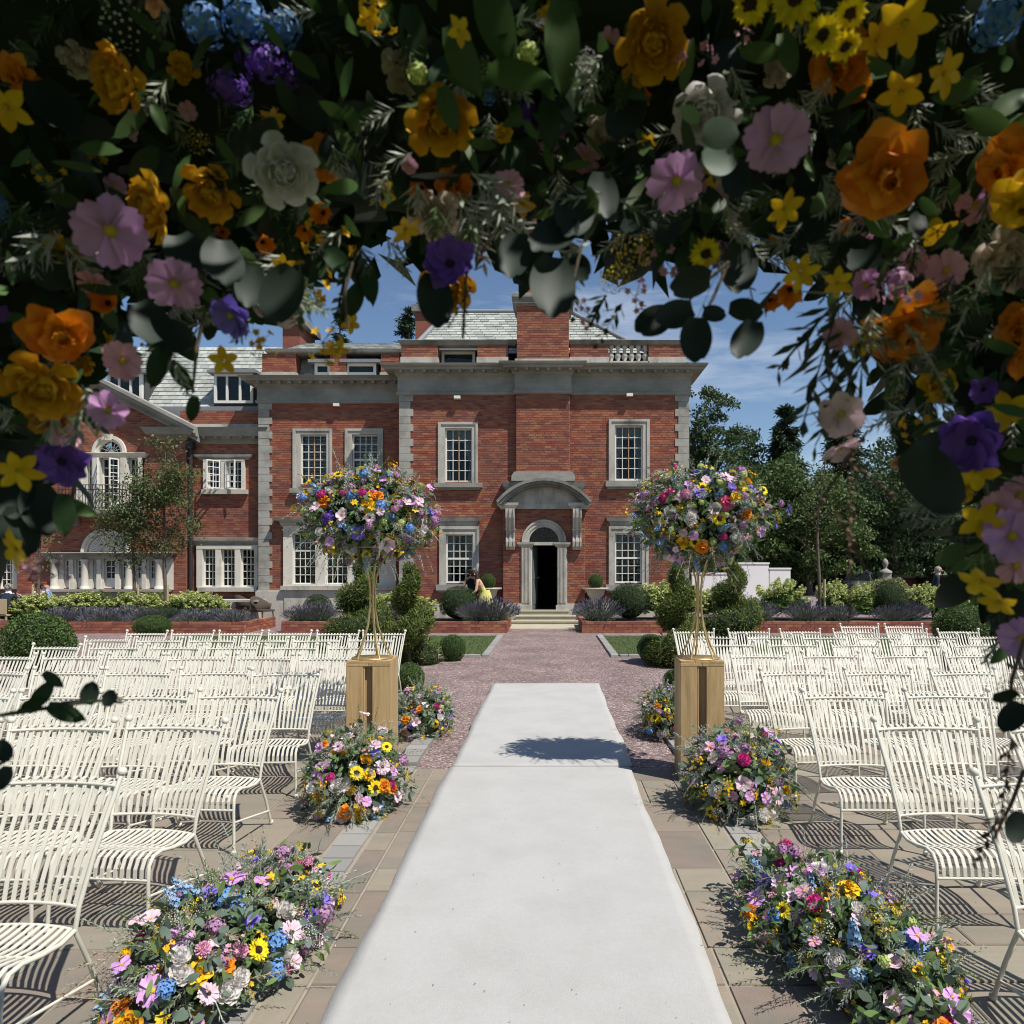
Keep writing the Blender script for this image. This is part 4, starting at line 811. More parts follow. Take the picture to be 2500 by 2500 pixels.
def trunk_mb(h, r, seed, lean=.1, limbs=6, spread=1.5, z0=.35):
    r2 = random.Random(seed); mb = MB(); pts = [Vector((lean*math.sin(i*.8+seed)*i/6, lean*math.cos(i*1.1+seed)*i/6, h*i/6)) for i in range(7)]
    mb.tube(pts, [r*(1.15-.85*i/6) for i in range(7)], 9)
    tips = []
    for k in range(limbs):
        f = z0+(1-z0)*(k+.5)/limbs; b = pts[0].lerp(pts[6], f); b = pts[min(6,int(f*6))].lerp(pts[min(6,int(f*6)+1)], f*6-int(f*6)); a = k*2.4+seed; ln = spread*(1.15-.6*f)
        p1 = b+Vector((math.cos(a)*ln*.5, math.sin(a)*ln*.5, ln*.42)); p2 = b+Vector((math.cos(a)*ln, math.sin(a)*ln, ln*.62+r2.random()*.3)); mb.tube([b,p1,p2], [r*.38*(1.2-f),r*.25*(1.2-f),r*.08], 6); tips.append(p2)
    return mb, tips
def tree(label, loc, h, cr, seed, leaf='leaf_tree', nclump=70, per=190, L=.2, bare=.25, group=None, tr=.22, name='broadleaf_tree', squash=1.0):
    t = thing(name, label, 'tree', loc, U(0,6), group); mb, tips = trunk_mb(h*.82, tr, seed, .3, 9, cr*.8, bare); mb.build('trunk', X['bark'], t)
    r2 = np.random.default_rng(seed); D = unit(r2.normal(size=(nclump,3))); q = r2.random(nclump)**.45
    C0 = D*np.array([cr,cr,h*(1-bare)*.5*squash])*(q*blob_noise(D,.25,seed,2.))[:,None]; C0[:,2] += h*(1+bare)*.5
    rad = cr*.30*r2.uniform(.6,1.25,nclump); n = nclump*per; idx = np.repeat(np.arange(nclump), per); d2 = unit(r2.normal(size=(n,3))); d2[:,2] = np.abs(d2[:,2])*.85 - .25*r2.random(n)
    P = C0[idx] + d2*rad[idx][:,None]*(.55+.5*r2.random(n))[:,None]; v, f = leaf_arrays(P, d2, L, L*.55, .8)
    obj('crown', npmesh('crown', v, f, X[leaf]), t); return t
def conifer(label, loc, h, cr, seed, leaf='leaf_conifer', n=9000, group=None, L=.32):
    t = thing('conifer_tree', label, 'tree', loc, U(0,6), group); mb = MB(); mb.tube([(0,0,0),(0,0,h*.5),(0,0,h)], [.02*h,.013*h,.02], 8); mb.build('trunk', X['bark'], t)
    r2 = np.random.default_rng(seed); nb = 150; zb = h*(.06+.93*np.sort(r2.random(nb))); ab = r2.uniform(0,6.283,nb); lb = cr*(1-zb/h)**.85*r2.uniform(.7,1.15,nb)+.08
    i = r2.integers(0, nb, n); q = r2.random(n)**.7; x = np.cos(ab[i])*lb[i]*q; y = np.sin(ab[i])*lb[i]*q; z = zb[i] - .22*lb[i]*q**1.5 + .12*lb[i]*q**3
    o = r2.normal(size=(n,3))*np.array([.14,.14,.07])*(cr/2.2); P = np.stack([x,y,z],1)+o; al = np.stack([np.cos(ab[i]),np.sin(ab[i]),np.full(n,-.35)],1)
    v, f = leaf_arrays(P, np.tile([0,0,1.],(n,1)), L, L*.3, .6, along=al); obj('crown', npmesh('crown', v, f, X[leaf]), t); return t

# ---- raised brick beds
def bed(label, x0, x1, y0, y1, h=.30):
    t = thing('brick_planter', label, 'planter', ((x0+x1)/2, (y0+y1)/2, 0)); ox, oy = (x0+x1)/2, (y0+y1)/2
    mb = MB(); mb.box(x0-ox+.03, x1-ox-.03, y0-oy+.03, y1-oy-.03, 0, h-.04); mb.build('soil_fill', X['soil'], t)
    mb = MB(); mb.box(x0-ox+.008, x1-ox-.008, y0-oy+.008, y0-oy+.20, 0, h-.008); 
    for xx in (x0-ox+.008, x1-ox-.208): mb.box(xx, xx+.2, y0-oy+.2, y1-oy-.01, 0, h-.008)
    mb.build('mortar_bed', X['mortar'], t); rest = MB(); cnt = 0; hh = h/4
    for r in range(4):
        x = x0-(.11 if r%2 else 0)
        while x < x1:
            a, b = max(x,x0), min(x+.225,x1)
            if b-a > .03:
                args = (a-ox+.005, b-ox-.005, y0-oy-.004*random.random(), y0-oy+.1, r*hh+.006, (r+1)*hh-.004)
                if abs((a+b)/2-(-1 if x0<0 else 1)) < 7 and cnt < 290:
                    obj('brick', bed_brick, t, ((args[0]+args[1])/2,(args[2]+args[3])/2,(args[4]+args[5])/2), (0,0,0), (args[1]-args[0],args[3]-args[2],args[5]-args[4])); cnt += 1
                else: rest.box(*args)
            x += .225
        for xe, s in ((x0,1),(x1,-1)):
            y = y0+.1
            while y < y1-.1:
                rest.box(*sorted((xe-ox, xe-ox+s*.1)), y-oy+.004, y-oy+.216, r*hh+.006, (r+1)*hh-.004); y += .225
    rest.build('brickwork', X['brick'], t, kind='stuff'); return t
bed_brick = unit_brick
bed('low brick raised bed between the rattan chairs and the door', -7.16, -1.14, 19.07, 21.2)
bed('long low brick raised bed on the tree side of the door', .84, 13.8, 19.05, 21.4)
bed('low brick raised bed below the gabled wing with lavender', -15.5, -8.05, 18.9, 21.0)
yew = [bush_mesh('yew_foliage', 5200, (1,1,1), .085, .028, [X['leaf_yew'], X['moss_shade']], s, amp=.035, low=-.6, spread=.8) for s in (1,2)]
boxm = [bush_mesh('box_foliage', 6500, (1,1,1), .075, .05, [X['leaf_box'], X['moss_shade']], s, amp=.03, low=-.95, spread=.9) for s in (3,4)]
def bush(nm, label, cat, me, loc, ax, group=None, twig=True):
    t = thing(nm, label, cat, (loc[0],loc[1],loc[2]), U(0,6), group); 
    mb = MB(); mb.tube([(0,0,-.02),(0,0,ax[2]*.9)], .03, 6); mb.build('stem', X['bark'], t); obj('foliage', me, t, (0,0,ax[2]*.9), (0,0,0), ax); return t
def by_px(x0, x1, y0, Y): a, b = at(x0,y0,Y), at(x1,y0,Y); return (a.x+b.x)/2, abs(b.x-a.x)/2
BZ = .26
def dome(label, x0, x1, ytop, Y, me, z0=BZ, nm='yew_dome', cat='shrub'):
    cx, r = by_px(x0,x1,1480,Y); zt_ = H-(ytop-VY)*Y/F; hz = (zt_-z0)/1.75; return bush(nm, label, cat, me, (cx,Y,z0), (r*.97,r*.9,max(hz,.12)))
dome('clipped dark yew dome beside the two women', 1070, 1170, 1438, 20.1, yew[0])
dome('clipped dark yew dome between lavender and pale hydrangea', 1486, 1586, 1430, 20.2, yew[1])
dome('flattened yew dome behind the rattan chairs end of bed', 740, 812, 1456, 20.3, yew[0])
dome('broad dark yew mound between two hydrangeas near the dark car', 2128, 2212, 1425, 20.2, yew[1])
dome('dark yew mound at the wing bed behind a smaller ball', 335, 438, 1483, 19.9, yew[0])
dome('small rounded box ball at the wing bed before the larger mound', 327, 416, 1506, 18.2, boxm[0], z0=.0, nm='box_ball')
# box balls standing low by the lawn
for x0, x1, lab in ((1073,1137,'small clipped box ball at the lawn corner on the balcony side'), (1556,1621,'small clipped box ball at the lawn corner on the tree side')):
    cx, r = by_px(x0,x1,1600,13.3); bush('box_ball', lab, 'shrub', boxm[1], (cx,13.3,0), (r,r,r*1.05))
for x0, x1, y0, Y, lab in ((975,1022,1632,9.9,'low box ball beside the aisle flowers behind the balcony-side crate'), (1632,1662,1640,9.9,'low box ball half hidden behind the tree-side crate')):
    cx, r = by_px(x0,x1,1600,Y); bush('box_ball', lab, 'shrub', boxm[0], (cx,Y,0), (r+.08,r+.08,r+.08))
def potted(label, x0, x1, yc, Y, rr=None):
    cx, r = by_px(x0,x1,1500,Y); zc_ = H-(yc-VY)*Y/F; t = thing('potted_box_ball', label, 'plant', (cx,Y,0)); ph = max(.2, zc_-r*.8)
    mb = MB(); mb.lathe([(0,0),(.22,0),(.24,.02),(.30,ph-.05),(.34,ph-.04),(.34,ph),(.30,ph),(.29,ph-.05),(0,ph-.05)], (0,0,0), 20); mb.build('pot', X['terracotta'], t); obj('foliage', boxm[0], t, (0,0,zc_), (0,0,1), (r,r,r*.95)); return t
potted('large round box ball in a dark pot behind the outer chairs on the wing side', 12, 172, 1572, 10.6)
potted('round box ball in a dark pot behind the chairs by the dark car', 2283, 2406, 1532, 12.2)
potted('shaded round box ball in a dark pot beyond the outermost tree-side chairs', 2412, 2530, 1545, 12.4)
# spiral topiaries
for x, ytop, Y, r0, ph, sd, lab in ((1000,1372,12.6,.40,.6,11,'golden spiral conifer beside the small lawn ball on the balcony side'), (880,1365,15.2,.62,2.2,12,'broad golden spiral conifer behind the balcony-side flower stand'),
                                  (1655,1372,12.6,.40,2.6,13,'golden spiral conifer behind the tree-side flower stand'), (1790,1370,15.2,.62,.9,14,'broad golden spiral conifer between the tree-side stand and the hydrangeas')):
    c = at(x,1500,Y); hgt = H-(ytop-VY)*Y/F; t = thing('spiral_topiary', lab, 'topiary', (c.x,Y,0)); mb = MB(); mb.tube([(0,0,0),(0,0,hgt-.1)], .035, 7); mb.build('trunk', X['bark'], t)
    obj('foliage', spiral_mesh(sd, hgt, r0*1.15, 2.15, 12000, X['leaf_gold'], ph), t)
# lavender clumps
lavm = [lavender_mesh(s) for s in (21,22,23)]
ORD = 'first second third fourth fifth sixth seventh eighth ninth tenth eleventh twelfth thirteenth'.split()
LAVL = ['lavender clump spilling over the bed wall beside the women', 'lavender clump at the bed end on the tree side of the door']
def lav(label, px, Y, sc, z=BZ, rot=None): c = at(px,1500,Y); return tag(obj('lavender_clump', lavm[random.randrange(3)], None, (c.x,Y,z), (0,0,U(0,6)), (sc,sc,sc*.95)), label, 'lavender', 'lavender along the brick beds')
lav(LAVL[0], 1205, 19.7, 1.12); lav(LAVL[1], 1462, 19.7, 1.1)
k = 0
for lo, hi, n, nm in ((712,800,2,'bed end near the rattan chairs'), (925,1010,3,'foot of the spiral conifer'), (1825,1880,1,'foot of the pale hydrangea'), (1935,2000,1,'thin tree trunk'), (2018,2075,1,'timber stake'), (2155,2235,2,'dark yew mound'), (1150,1180,1,'clipped yew dome')):
    for i in range(n): lav('%s lavender clump by the %s' % (['single' if n==1 else 'first','second','third'][i], nm), lo+(hi-lo)*(i+.5)/n, 19.55+.25*(i%2), U(.75,.95))
for i in range(13): lav('%s lavender clump from the rattan chairs along the wing bed' % ORD[i], 572-i*36+U(-6,6), 19.4+.5*(i%3), U(.75,.95), .12)
# hydrangeas
hyd = [hydrangea_mesh(s) for s in (31,32,33,34)]
def hy(label, px, ytop, Y, w, z=BZ, grp='lime hydrangeas'): c = at(px,1480,Y); hh = (H-(ytop-VY)*Y/F-z)/1.2; return tag(obj('hydrangea_shrub', hyd[random.randrange(4)], None, (c.x,Y,z), (0,0,U(-.3,.3)), (w/.9, w/.9, hh)), label, 'hydrangea', grp)
i = 0
for px in range(20, 520, 44):
    i += 1; hy('%s lime hydrangea along the wing bed, counted outward from the downpipe' % ORD[12-i], px+U(-8,8), 1441+8*math.sin(px*.05)+(8 if px<150 else 0), 20.4+.3*math.sin(px), 1.15, .1)
for px, yt, w, Y, lab in ((900,1442,1.2,20.6,'pale hydrangea between the spiral conifers'), (1010,1450,1.1,20.7,'pale hydrangea just behind the lawn-side spiral'), (955,1440,1.0,20.9,'pale hydrangea under the ground floor window'), (1615,1412,1.4,20.8,'tall lime hydrangea beside the yew dome on the tree side'), (1680,1425,1.2,20.6,'lime hydrangea behind the tree-side spiral'), (1760,1420,1.2,20.7,'lime hydrangea before the white wall'),
                          (1905,1402,1.2,20.4,'tall full lime hydrangea beside the brick boundary wall'), (2038,1408,.95,20.5,'lime hydrangea beside the timber stake'), (2098,1414,.95,20.4,'lime hydrangea in front of the dark car'), (2258,1416,.9,20.6,'lime hydrangea in front of the man in navy'), (2310,1414,.95,20.6,'lime hydrangea past the man in navy'), (2362,1405,1.0,20.7,'outermost lime hydrangea beside the floral arch leg')):
    hy(lab, px, yt, Y, w, .2)
# wall planters with box balls
for px, lab in ((1195,'round box ball in a stone bowl between the women and the porch'), (1444+8,'round box ball in a stone bowl beside the tree-side window')):
    t = thing('stone_bowl_planter', lab, 'planter', (R_.x(px), YR-.45, 0)); zt_ = R_.z(1434); mb = MB()
    mb.lathe([(0,0),(.22,0),(.22,.06),(.12,.12),(.10,zt_-.42),(.14,zt_-.36),(.26,zt_-.22),(.30,zt_-.06),(.42,zt_-.05),(.43,zt_),(.32,zt_),(.28,zt_-.06),(0,zt_-.06)], (0,0,0), 24); mb.build('bowl', X['stone'], t)
    obj('foliage', boxm[1], t, (0,0,zt_+.2), (0,0,0), (.235,.235,.235))
# variegated shrub, stone finial pier, boundary wall, white walls
c = at(2165,1440,27); bush('variegated_shrub', 'cream variegated spreading shrub beside the dark car', 'shrub', bush_mesh('variegated_foliage', 5000, (1,1,1), .10, .06, [X['leaf_var'], X['moss_shade']], 41, amp=.14, low=-.5), (c.x,27,0), (.95,.8,.72))
c = at(2161,1400,45); t = thing('stone_finial', 'stone gate finial rising behind the variegated shrub', 'finial', (c.x,45,0)); mb = MB(); mb.box(-.28,.28,-.28,.28,0,1.45); mb.build('pier', X['stone_dark'], t); mb = MB(); mb.lathe([(.40,1.45),(.40,1.55),(.24,1.64),(.12,1.72),(.10,1.82),(.17,1.92),(.19,2.08),(.14,2.25),(.04,2.35),(0,2.37)], (0,0,0), 16); mb.build('finial_cap', X['stone_dark'], t)
t = thing('boundary_wall', 'low red brick boundary wall with stone coping beyond the drive', 'wall', (40,58,0)); mb = MB(); mb.box(-28,40,-.2,.2,0,1.0); mb.build('wall_face', X['brick_flat'], t); mb = MB(); mb.box(-28,40,-.3,.3,1.0,1.18); mb.build('coping', X['stone'], t)
for x0, x1, yt, lab in ((1690,1796,1398,'lower white rendered wall behind the tree-side flower stand'), (1797,1877,1373,'tallest white rendered wall behind the hydrangeas'), (1879,1930,1386,'short white rendered wall next to the tall one')):
    a, b = at(x0,1400,34), at(x1,1400,34); t = thing('white_wall', lab, 'wall', ((a.x+b.x)/2,34,0)); zt_ = H-(yt-VY)*34/F; w_ = (b.x-a.x)/2; mb = MB(); mb.box(-w_,w_,0,.25,0,zt_-.08); mb.build('wall_face', X['white_render'], t); mb = MB(); mb.box(-w_-.03,w_+.03,-.03,.28,zt_-.08,zt_); mb.build('coping', X['white_render'], t)
# thin staked trees
def young(label, px, ytop, Y, crown, seed, stake_px, z0=BZ, leaf='leaf_rowan', n=4200):
    c = at(px,1450,Y); h_ = H-(ytop-VY)*Y/F - z0; t = thing('young_tree', label, 'tree', (c.x,Y,z0)); mb, tips = trunk_mb(h_*.95, .05, seed, .12, 12, crown, .38); mb.build('trunk', X['bark'], t)
    r2 = np.random.default_rng(seed); ncl = 60; Dd = unit(r2.normal(size=(ncl,3)))*np.array([crown,crown*.8,h_*.34])*(r2.random(ncl)**.5)[:,None]; Dd[:,2] += h_*.68; m_ = n//ncl
    P = np.repeat(Dd, m_, 0) + r2.normal(size=(ncl*m_,3))*np.array([.16,.16,.13]); v, f = leaf_arrays(P, np.tile([0,-.3,1.],(len(P),1)), .11, .045, .9, along=np.tile([0,0,-.6],(len(P),1)))
    obj('crown', npmesh('crown', v, f, X[leaf]), t)
    s = at(stake_px,1450,Y-.05); mb = MB(); mb.tube([(s.x-c.x,-.05,0),(s.x-c.x,-.05,1.15)], .035, 6); mb.box(min(0,s.x-c.x),max(0,s.x-c.x),-.06,-.04,.8,.83); mb.build('stake', X['stake'], t)
young('slender staked tree before the gabled bay, nearer the balcony', 327, 1150, 20.6, .95, 51, 337, .1)
young('taller slender staked tree with bronze leaves before the downpipe', 404, 1075, 20.5, 1.0, 52, 409, .1, n=5200)
young('thin-trunked staked sapling among the tree-side lavender', 2002, 1100, 20.3, .75, 53, 2013, n=600)
young('slender staked tree in front of the colonnade beside the diners', 94, 1180, 20.6, .8, 54, 80, .1, n=900)
# ---- tall trees
tree('tall dark broadleaf tree standing against the house corner', (7.75,38,0), 11.3, 2.4, 61, 'leaf_dark', 95, 230, .20, .08)
tree('broadleaf tree with thin top left of the pointed conifer', (15.0,56,0), 12.4, 4.2, 62, 'leaf_dark', 90, 200, .30, .12)
conifer('pointed conifer rising above the wood in open sky', (17.7,54,0), 13.9, 3.0, 63, n=22000, L=.40)
tree('slim broadleaf tree between the corner tree and the conifer', (12.6,50,0), 9.6, 3.0, 77, 'leaf_dark', 80, 200, .24, .05)
tree('lit green broadleaf tree under the pointed conifer', (12.0,47,0), 8.6, 4.2, 64, 'leaf_tree', 90, 190, .26, .05)
tree('olive green broadleaf tree behind the white walls', (16.6,46,0), 8.9, 4.0, 65, 'leaf_tree', 90, 190, .26, .05)
conifer('dark broad conifer behind the thin-trunked sapling', (22.6,55,0), 13.8, 4.2, 66, n=17000, L=.42)
tree('shaded broadleaf tree behind the dark car', (24.0,50,0), 10.5, 4.8, 67, 'leaf_dark', 100, 190, .30, .05)
tree('wide broadleaf tree behind the stone finial', (30.5,54,0), 11.0, 5.0, 68, 'leaf_dark', 100, 180, .32, .05)
tree('grey green broadleaf tree past the man in navy', (36.5,56,0), 9.8, 4.6, 69, 'leaf_dark', 90, 180, .32, .05)
tree('outer broadleaf tree closing the wood beside the arch leg', (42.0,52,0), 10.5, 5.0, 70, 'leaf_dark', 90, 180, .32, .05)
tree('bushy low tree at the edge of the drive', (10.0,44,0), 5.2, 3.2, 71, 'leaf_tree', 70, 170, .22, .02)
tree('low leafy tree over the boundary wall', (20.5,62,0), 7.0, 5.0, 72, 'leaf_tree', 90, 170, .3, .02)
tree('low leafy tree behind the variegated shrub', (27.5,62,0), 7.0, 5.2, 73, 'leaf_tree', 90, 170, .3, .02)
tree('tall broadleaf tree in the wood behind the low trees', (33.0,64,0), 12.5, 5.6, 74, 'leaf_dark', 100, 170, .34, .05)
conifer('dark conifer top showing above the middle roof', at(998,1389,44).to_tuple()[:2]+(0,), H-(745-VY)*44/F, 2.6, 75)
conifer('conifer top behind the brick chimney over the slates', at(830,1389,48).to_tuple()[:2]+(0,), H-(765-VY)*48/F, 2.4, 76)
w_n = 26000; r2 = np.random.default_rng(80); P = np.stack([r2.uniform(8,70,w_n), r2.uniform(66,78,w_n), 9.5*r2.random(w_n)**.8], 1); P[:,2] *= .8+.25*np.sin(P[:,0]*.5)+.12*np.sin(P[:,0]*1.7)
v, f = leaf_arrays(P, np.tile([0,-1.,.6],(w_n,1)), .5, .32, .9); tag(obj('far_wood', npmesh('far_wood', v, f, X['leaf_dark'])), 'dark far wood closing the view behind the trees', 'wood', kind='stuff')
P2 = np.stack([r2.uniform(-90,8,12000), r2.uniform(66,78,12000), 8*r2.random(12000)], 1); v, f = leaf_arrays(P2, np.tile([0,-1.,.6],(12000,1)), .5, .32, .9); tag(obj('far_wood', npmesh('far_wood', v, f, X['leaf_dark'])), 'dark far wood hidden behind the mansion', 'wood', kind='stuff')
# ---------------------------------------------------------------- chairs
def chair_parts():
    out = []; ch = X['chair']
    # local frame: back at y=0 (rear), seat towards -y; floor z=0
    def sidex(sx, z): return sx*(.232 + .045*max(0,(z-.40)/.46))
    for sx in (-1,1):
        m = MB(); m.tube([(sx*.245,.12,.006),(sx*.238,.055,.18),(sx*.228,-.01,.335),(sx*.232,.008,.42),(sx*.248,.075,.60),(sx*.268,.155,.78),(sx*.277,.195,.865)], [.0092]*7, 8); m.sphere((sx*.277,.197,.872), .019, 10, 7); m.sphere((sx*.245,.12,.016), .016, 8, 6, 0, (1,1,1.1)); out.append(('rear_post', m.mesh('rear_post', ch)))
        m = MB(); m.tube([(sx*.228,-.01,.335),(sx*.236,-.10,.328),(sx*.240,-.20,.342),(sx*.240,-.29,.362),(sx*.240,-.345,.358),(sx*.240,-.375,.325),(sx*.242,-.385,.25),(sx*.246,-.39,.12),(sx*.248,-.395,.006)], .0092, 8); m.sphere((sx*.248,-.395,.016), .016, 8, 6, 0, (1,1,1.1)); out.append(('front_leg', m.mesh('front_leg', ch)))
        m = MB(); m.tube([(sx*.244,.085,.10),(sx*.246,-.39,.19)], .007, 6); out.append(('stretcher', m.mesh('stretcher', ch)))
    def bow(u): return .045*(1-u*u)
    us = [-1+2*i/16 for i in range(17)]
    m = MB(); m.tube([(u*.272, .170+bow(u), .820) for u in us], .0068, 7); out.append(('top_rail', m.mesh('top_rail', ch)))
    m = MB(); m.tube([(u*.232, .006+bow(u)*.8, .415) for u in us], .0068, 7); out.append(('lower_rail', m.mesh('lower_rail', ch)))
    m = MB(); m.tube([(u*.228, -.01+bow(u)*.9, .335) for u in us], .0068, 7); out.append(('seat_back_rail', m.mesh('seat_back_rail', ch)))
    m = MB(); m.tube([(u*.241, -.388, .262) for u in us], .0068, 7); out.append(('seat_front_rail', m.mesh('seat_front_rail', ch)))
    m = MB(); m.tube([(u*.240, -.20, .335) for u in us], .006, 6); out.append(('seat_rail', m.mesh('seat_rail', ch)))
    def strip(path, w, th=.004):
        m = MB(); k = len(path); vs = []
        for i, (x,y,z) in enumerate(path):
            d = Vector(path[min(i+1,k-1)])-Vector(path[max(i-1,0)]); n = Vector((0,-d.z,d.y)).normalized()*th/2
            for s, q in ((-1,-1),(1,-1),(1,1),(-1,1)): vs.append((x+s*w/2, y+n.y*q, z+n.z*q))
        fs = [(i*4+j, i*4+(j+1)%4, (i+1)*4+(j+1)%4, (i+1)*4+j) for i in range(k-1) for j in range(4)]; m.add(vs, fs + [(0,1,2,3)[::-1], tuple(range(4*k-4,4*k))], 0, False); return m
    NS = 14
    for i in range(NS):
        u = -1+2*(i+.5)/NS; b = bow(u)
        path = [(u*(.228+.044*max(0,t)), .006+b*(.8+.2*t)+y, z) for t, y, z in ((0,0,.415),(.2,.02,.49),(.42,.065,.60),(.66,.118,.70),(.86,.158,.785),(.97,.170,.818),(1.,.176,.832),(1.02,.196,.838),(1.03,.208,.824))]
        out.append(('back_slat', strip(path, .0165).mesh('back_slat', ch)))
        path = [(u*.224, -.012+b*.9, .340),(u*.226,-.06+b*.5,.333),(u*.228,-.13,.328),(u*.228,-.20,.338),(u*.228,-.27,.358),(u*.228,-.32,.367),(u*.228,-.362,.350),(u*.228,-.385,.310),(u*.228,-.390,.262)]
        out.append(('seat_slat', strip(path, .0165).mesh('seat_slat', ch)))
    return out
CP = chair_parts(); NUM = ['first','second','third','fourth','fifth','sixth','seventh','eighth','ninth']
def chair(x, y, rz, label):
    t = thing('garden_chair', label, 'chair', (x,y,.012), rz, 'cream garden chairs in rows')
    for nm, me in CP: obj(nm, me, t)
rowsR = [2.81-.12,3.80-.12,4.76-.12,5.82-.12,6.98-.14,8.0-.15,8.9-.15,9.65-.15]; startR = [1.97,2.03,1.97,2.01,2.03,2.03,2.02,1.96]; cntR = [1,2,3,4,5,6,6,6]
for r, (y, xs, n) in enumerate(zip(rowsR, startR, cntR)):
    for i in range(n): chair(xs+i*(.70+.01*math.sin(r*2.)) + U(-.015,.015), y+U(-.025,.025), U(-.085,.085)+.03, 'cream slatted chair, tree side, %s row back from the arch, %s from the aisle' % (NUM[r], NUM[i]))
for i, xx in enumerate((4.56,5.22)): chair(xx, 10.4, U(-.04,.04), 'cream slatted chair of the rearmost pair, tree side, %s from the aisle' % NUM[i])
rowsL = [2.80-.12,3.78-.12,4.72-.12,5.80-.12,6.82-.14,7.72-.15,8.52-.15,9.4-.15]; startL = [-2.0,-2.03,-2.08,-2.15,-2.13,-2.15,-2.15,-2.17]; cntL = [1,3,4,5,6,6,6,6]; pitch = [.6,.6,.60,.61,.62,.64,.63,.63]
for r, (y, xs, n, p) in enumerate(zip(rowsL, startL, cntL, pitch)):
    for i in range(n): chair(xs-i*p + U(-.015,.015), y+U(-.03,.03), U(-.085,.085)-.03, 'cream slatted chair, balcony side, %s row back from the arch, %s from the aisle' % (NUM[r], NUM[i]))
# ---------------------------------------------------------------- crates and flower stands
def crate(label, cx, cy, hgt, rz, w=.345, d=.40):
    t = thing('wooden_crate', label, 'crate', (cx,cy,.012), rz); g = .012
    def board(x0,x1,y0,y1,z0,z1,nm='plank'): m = MB(); m.box(x0,x1,y0,y1,z0,z1); o = m.build(nm, X['pine'], t); md = o.modifiers.new('bevel','BEVEL'); md.width = .0025; md.segments = 1
    hw, hd = w/2, d/2
    for sy in (-1,1):
        y0, y1 = (-hd,-hd+.02) if sy < 0 else (hd-.02,hd)
        board(-hw,-hw+.13,y0,y1,.0,hgt-.045); board(-hw+.132,-hw+.145,y0+.006,y1,.0,hgt-.045); board(.032,hw,y0,y1,.0,hgt-.045); board(-hw,-.002,y0-.001,y1,hgt-.044,hgt-.021); board(.0,hw,y0-.001,y1,hgt-.044,hgt-.021)
    for sx in (-1,1):
        x0, x1 = (-hw,-hw+.02) if sx < 0 else (hw-.02,hw); n = 3; L = (d-.044)/n
        for i in range(n): board(x0, x1, -hd+.022+i*L, -hd+.022+(i+1)*L-.003, 0, hgt-.021)
        for sy in (-1,1): board(sx*hw-sx*.06-.018, sx*hw-sx*.06+.018, sy*(hd-.04)-.018, sy*(hd-.04)+.018, 0, hgt-.05, 'post')
    for i in range(3): board(-hw+i*w/3+.001, -hw+(i+1)*w/3-.001, -hd+.001, hd-.001, hgt-.02, hgt)
    board(-hw+.021,hw-.021,-hd+.045,-hd+.06,.02,hgt-.05,'inner_panel'); return t
CRL, CRR = (-1.45,5.87), (1.216,5.87)
crate('pale pine crate plinth on the balcony side of the aisle', *CRL, .96, math.radians(3)); crate('weathered pine crate plinth on the tree side of the aisle', *CRR, .96, math.radians(-3))
def stand(label, cx, cy, z0):
    t = thing('flower_stand', label, 'stand', (cx,cy,z0)); m = MB(); m.lathe([(0,0),(.165,0),(.165,.008),(0,.008)], (0,0,0), 28); m.build('foot_disc', X['gold'], t)
    for k in range(5):
        a = k*2*math.pi/5+.3; c, s = math.cos(a), math.sin(a); m = MB(); pts = []
        for z, r in ((.006,.150),(.12,.095),(.26,.045),(.42,.020),(.55,.018),(.66,.032),(.76,.065),(.84,.115),(.90,.19)): pts.append((c*r, s*r, z))
        m.tube(pts, .0075, 7); m.build('rod', X['gold'], t)
    m = MB(); m.tube([(.19*math.cos(i*math.pi/10), .19*math.sin(i*math.pi/10), .90) for i in range(21)], .006, 6); m.build('ring', X['gold'], t); return t
stand('gold wire flower stand on the balcony-side crate', CRL[0], CRL[1]-.02, .974); stand('gold wire flower stand on the tree-side crate', CRR[0], CRR[1]-.02, .974)
# rattan chairs and table near the wing
def rattan(label, px, py, rz):
    Y = gy(py); c = at(px,1500,Y); t = thing('rattan_armchair', label, 'armchair', (c.x,Y,0), rz); R_m = X['rattan']
    m = MB(); m.box(-.26,.26,-.26,.24,.36,.42); m.build('seat', R_m, t)
    n = 14; V = []; 
    for i in range(n+1):
        a = math.pi*(-.06+1.12*i/n); hgt = .60+.24*math.sin(max(0,min(math.pi,a)))**1.2
        for z, rr in ((.36,.27),(.5,.30),(hgt,.34)): V.append((math.cos(a)*rr, .0+math.sin(a)*rr*.95, z))
    m = MB(); m.add(V, [(i*3+j,i*3+j+1,(i+1)*3+j+1,(i+1)*3+j) for i in range(n) for j in range(2)], 0, True); o = m.build('backrest', R_m, t); md = o.modifiers.new('thick','SOLIDIFY'); md.thickness = .025
    for sx in (-1,1):
        for y in (-.22,.2): m = MB(); m.tube([(sx*.22,y,.36),(sx*.25,y*1.1,0)], .02, 6); m.build('leg', R_m, t)
rattan('dark rattan armchair beside the mid-block quoins', 640, 1521, 1.2); rattan('dark rattan armchair half hidden by lavender', 600, 1512, 2.6); rattan('dark rattan armchair at the end of the brick bed', 700, 1510, -1.0); rattan('rattan armchair farthest from the door', 580, 1498, 3.0)
c = at(585,1500,23); t = thing('garden_table', 'low stone garden table among the rattan chairs', 'table', (c.x,23,0)); m = MB(); m.box(-.7,.7,-.4,.4,.66,.72); m.build('table_top', X['stone'], t)
for sx in (-.5,.5): m = MB(); m.box(sx-.08,sx+.08,-.25,.25,0,.66); m.build('leg', X['stone'], t)
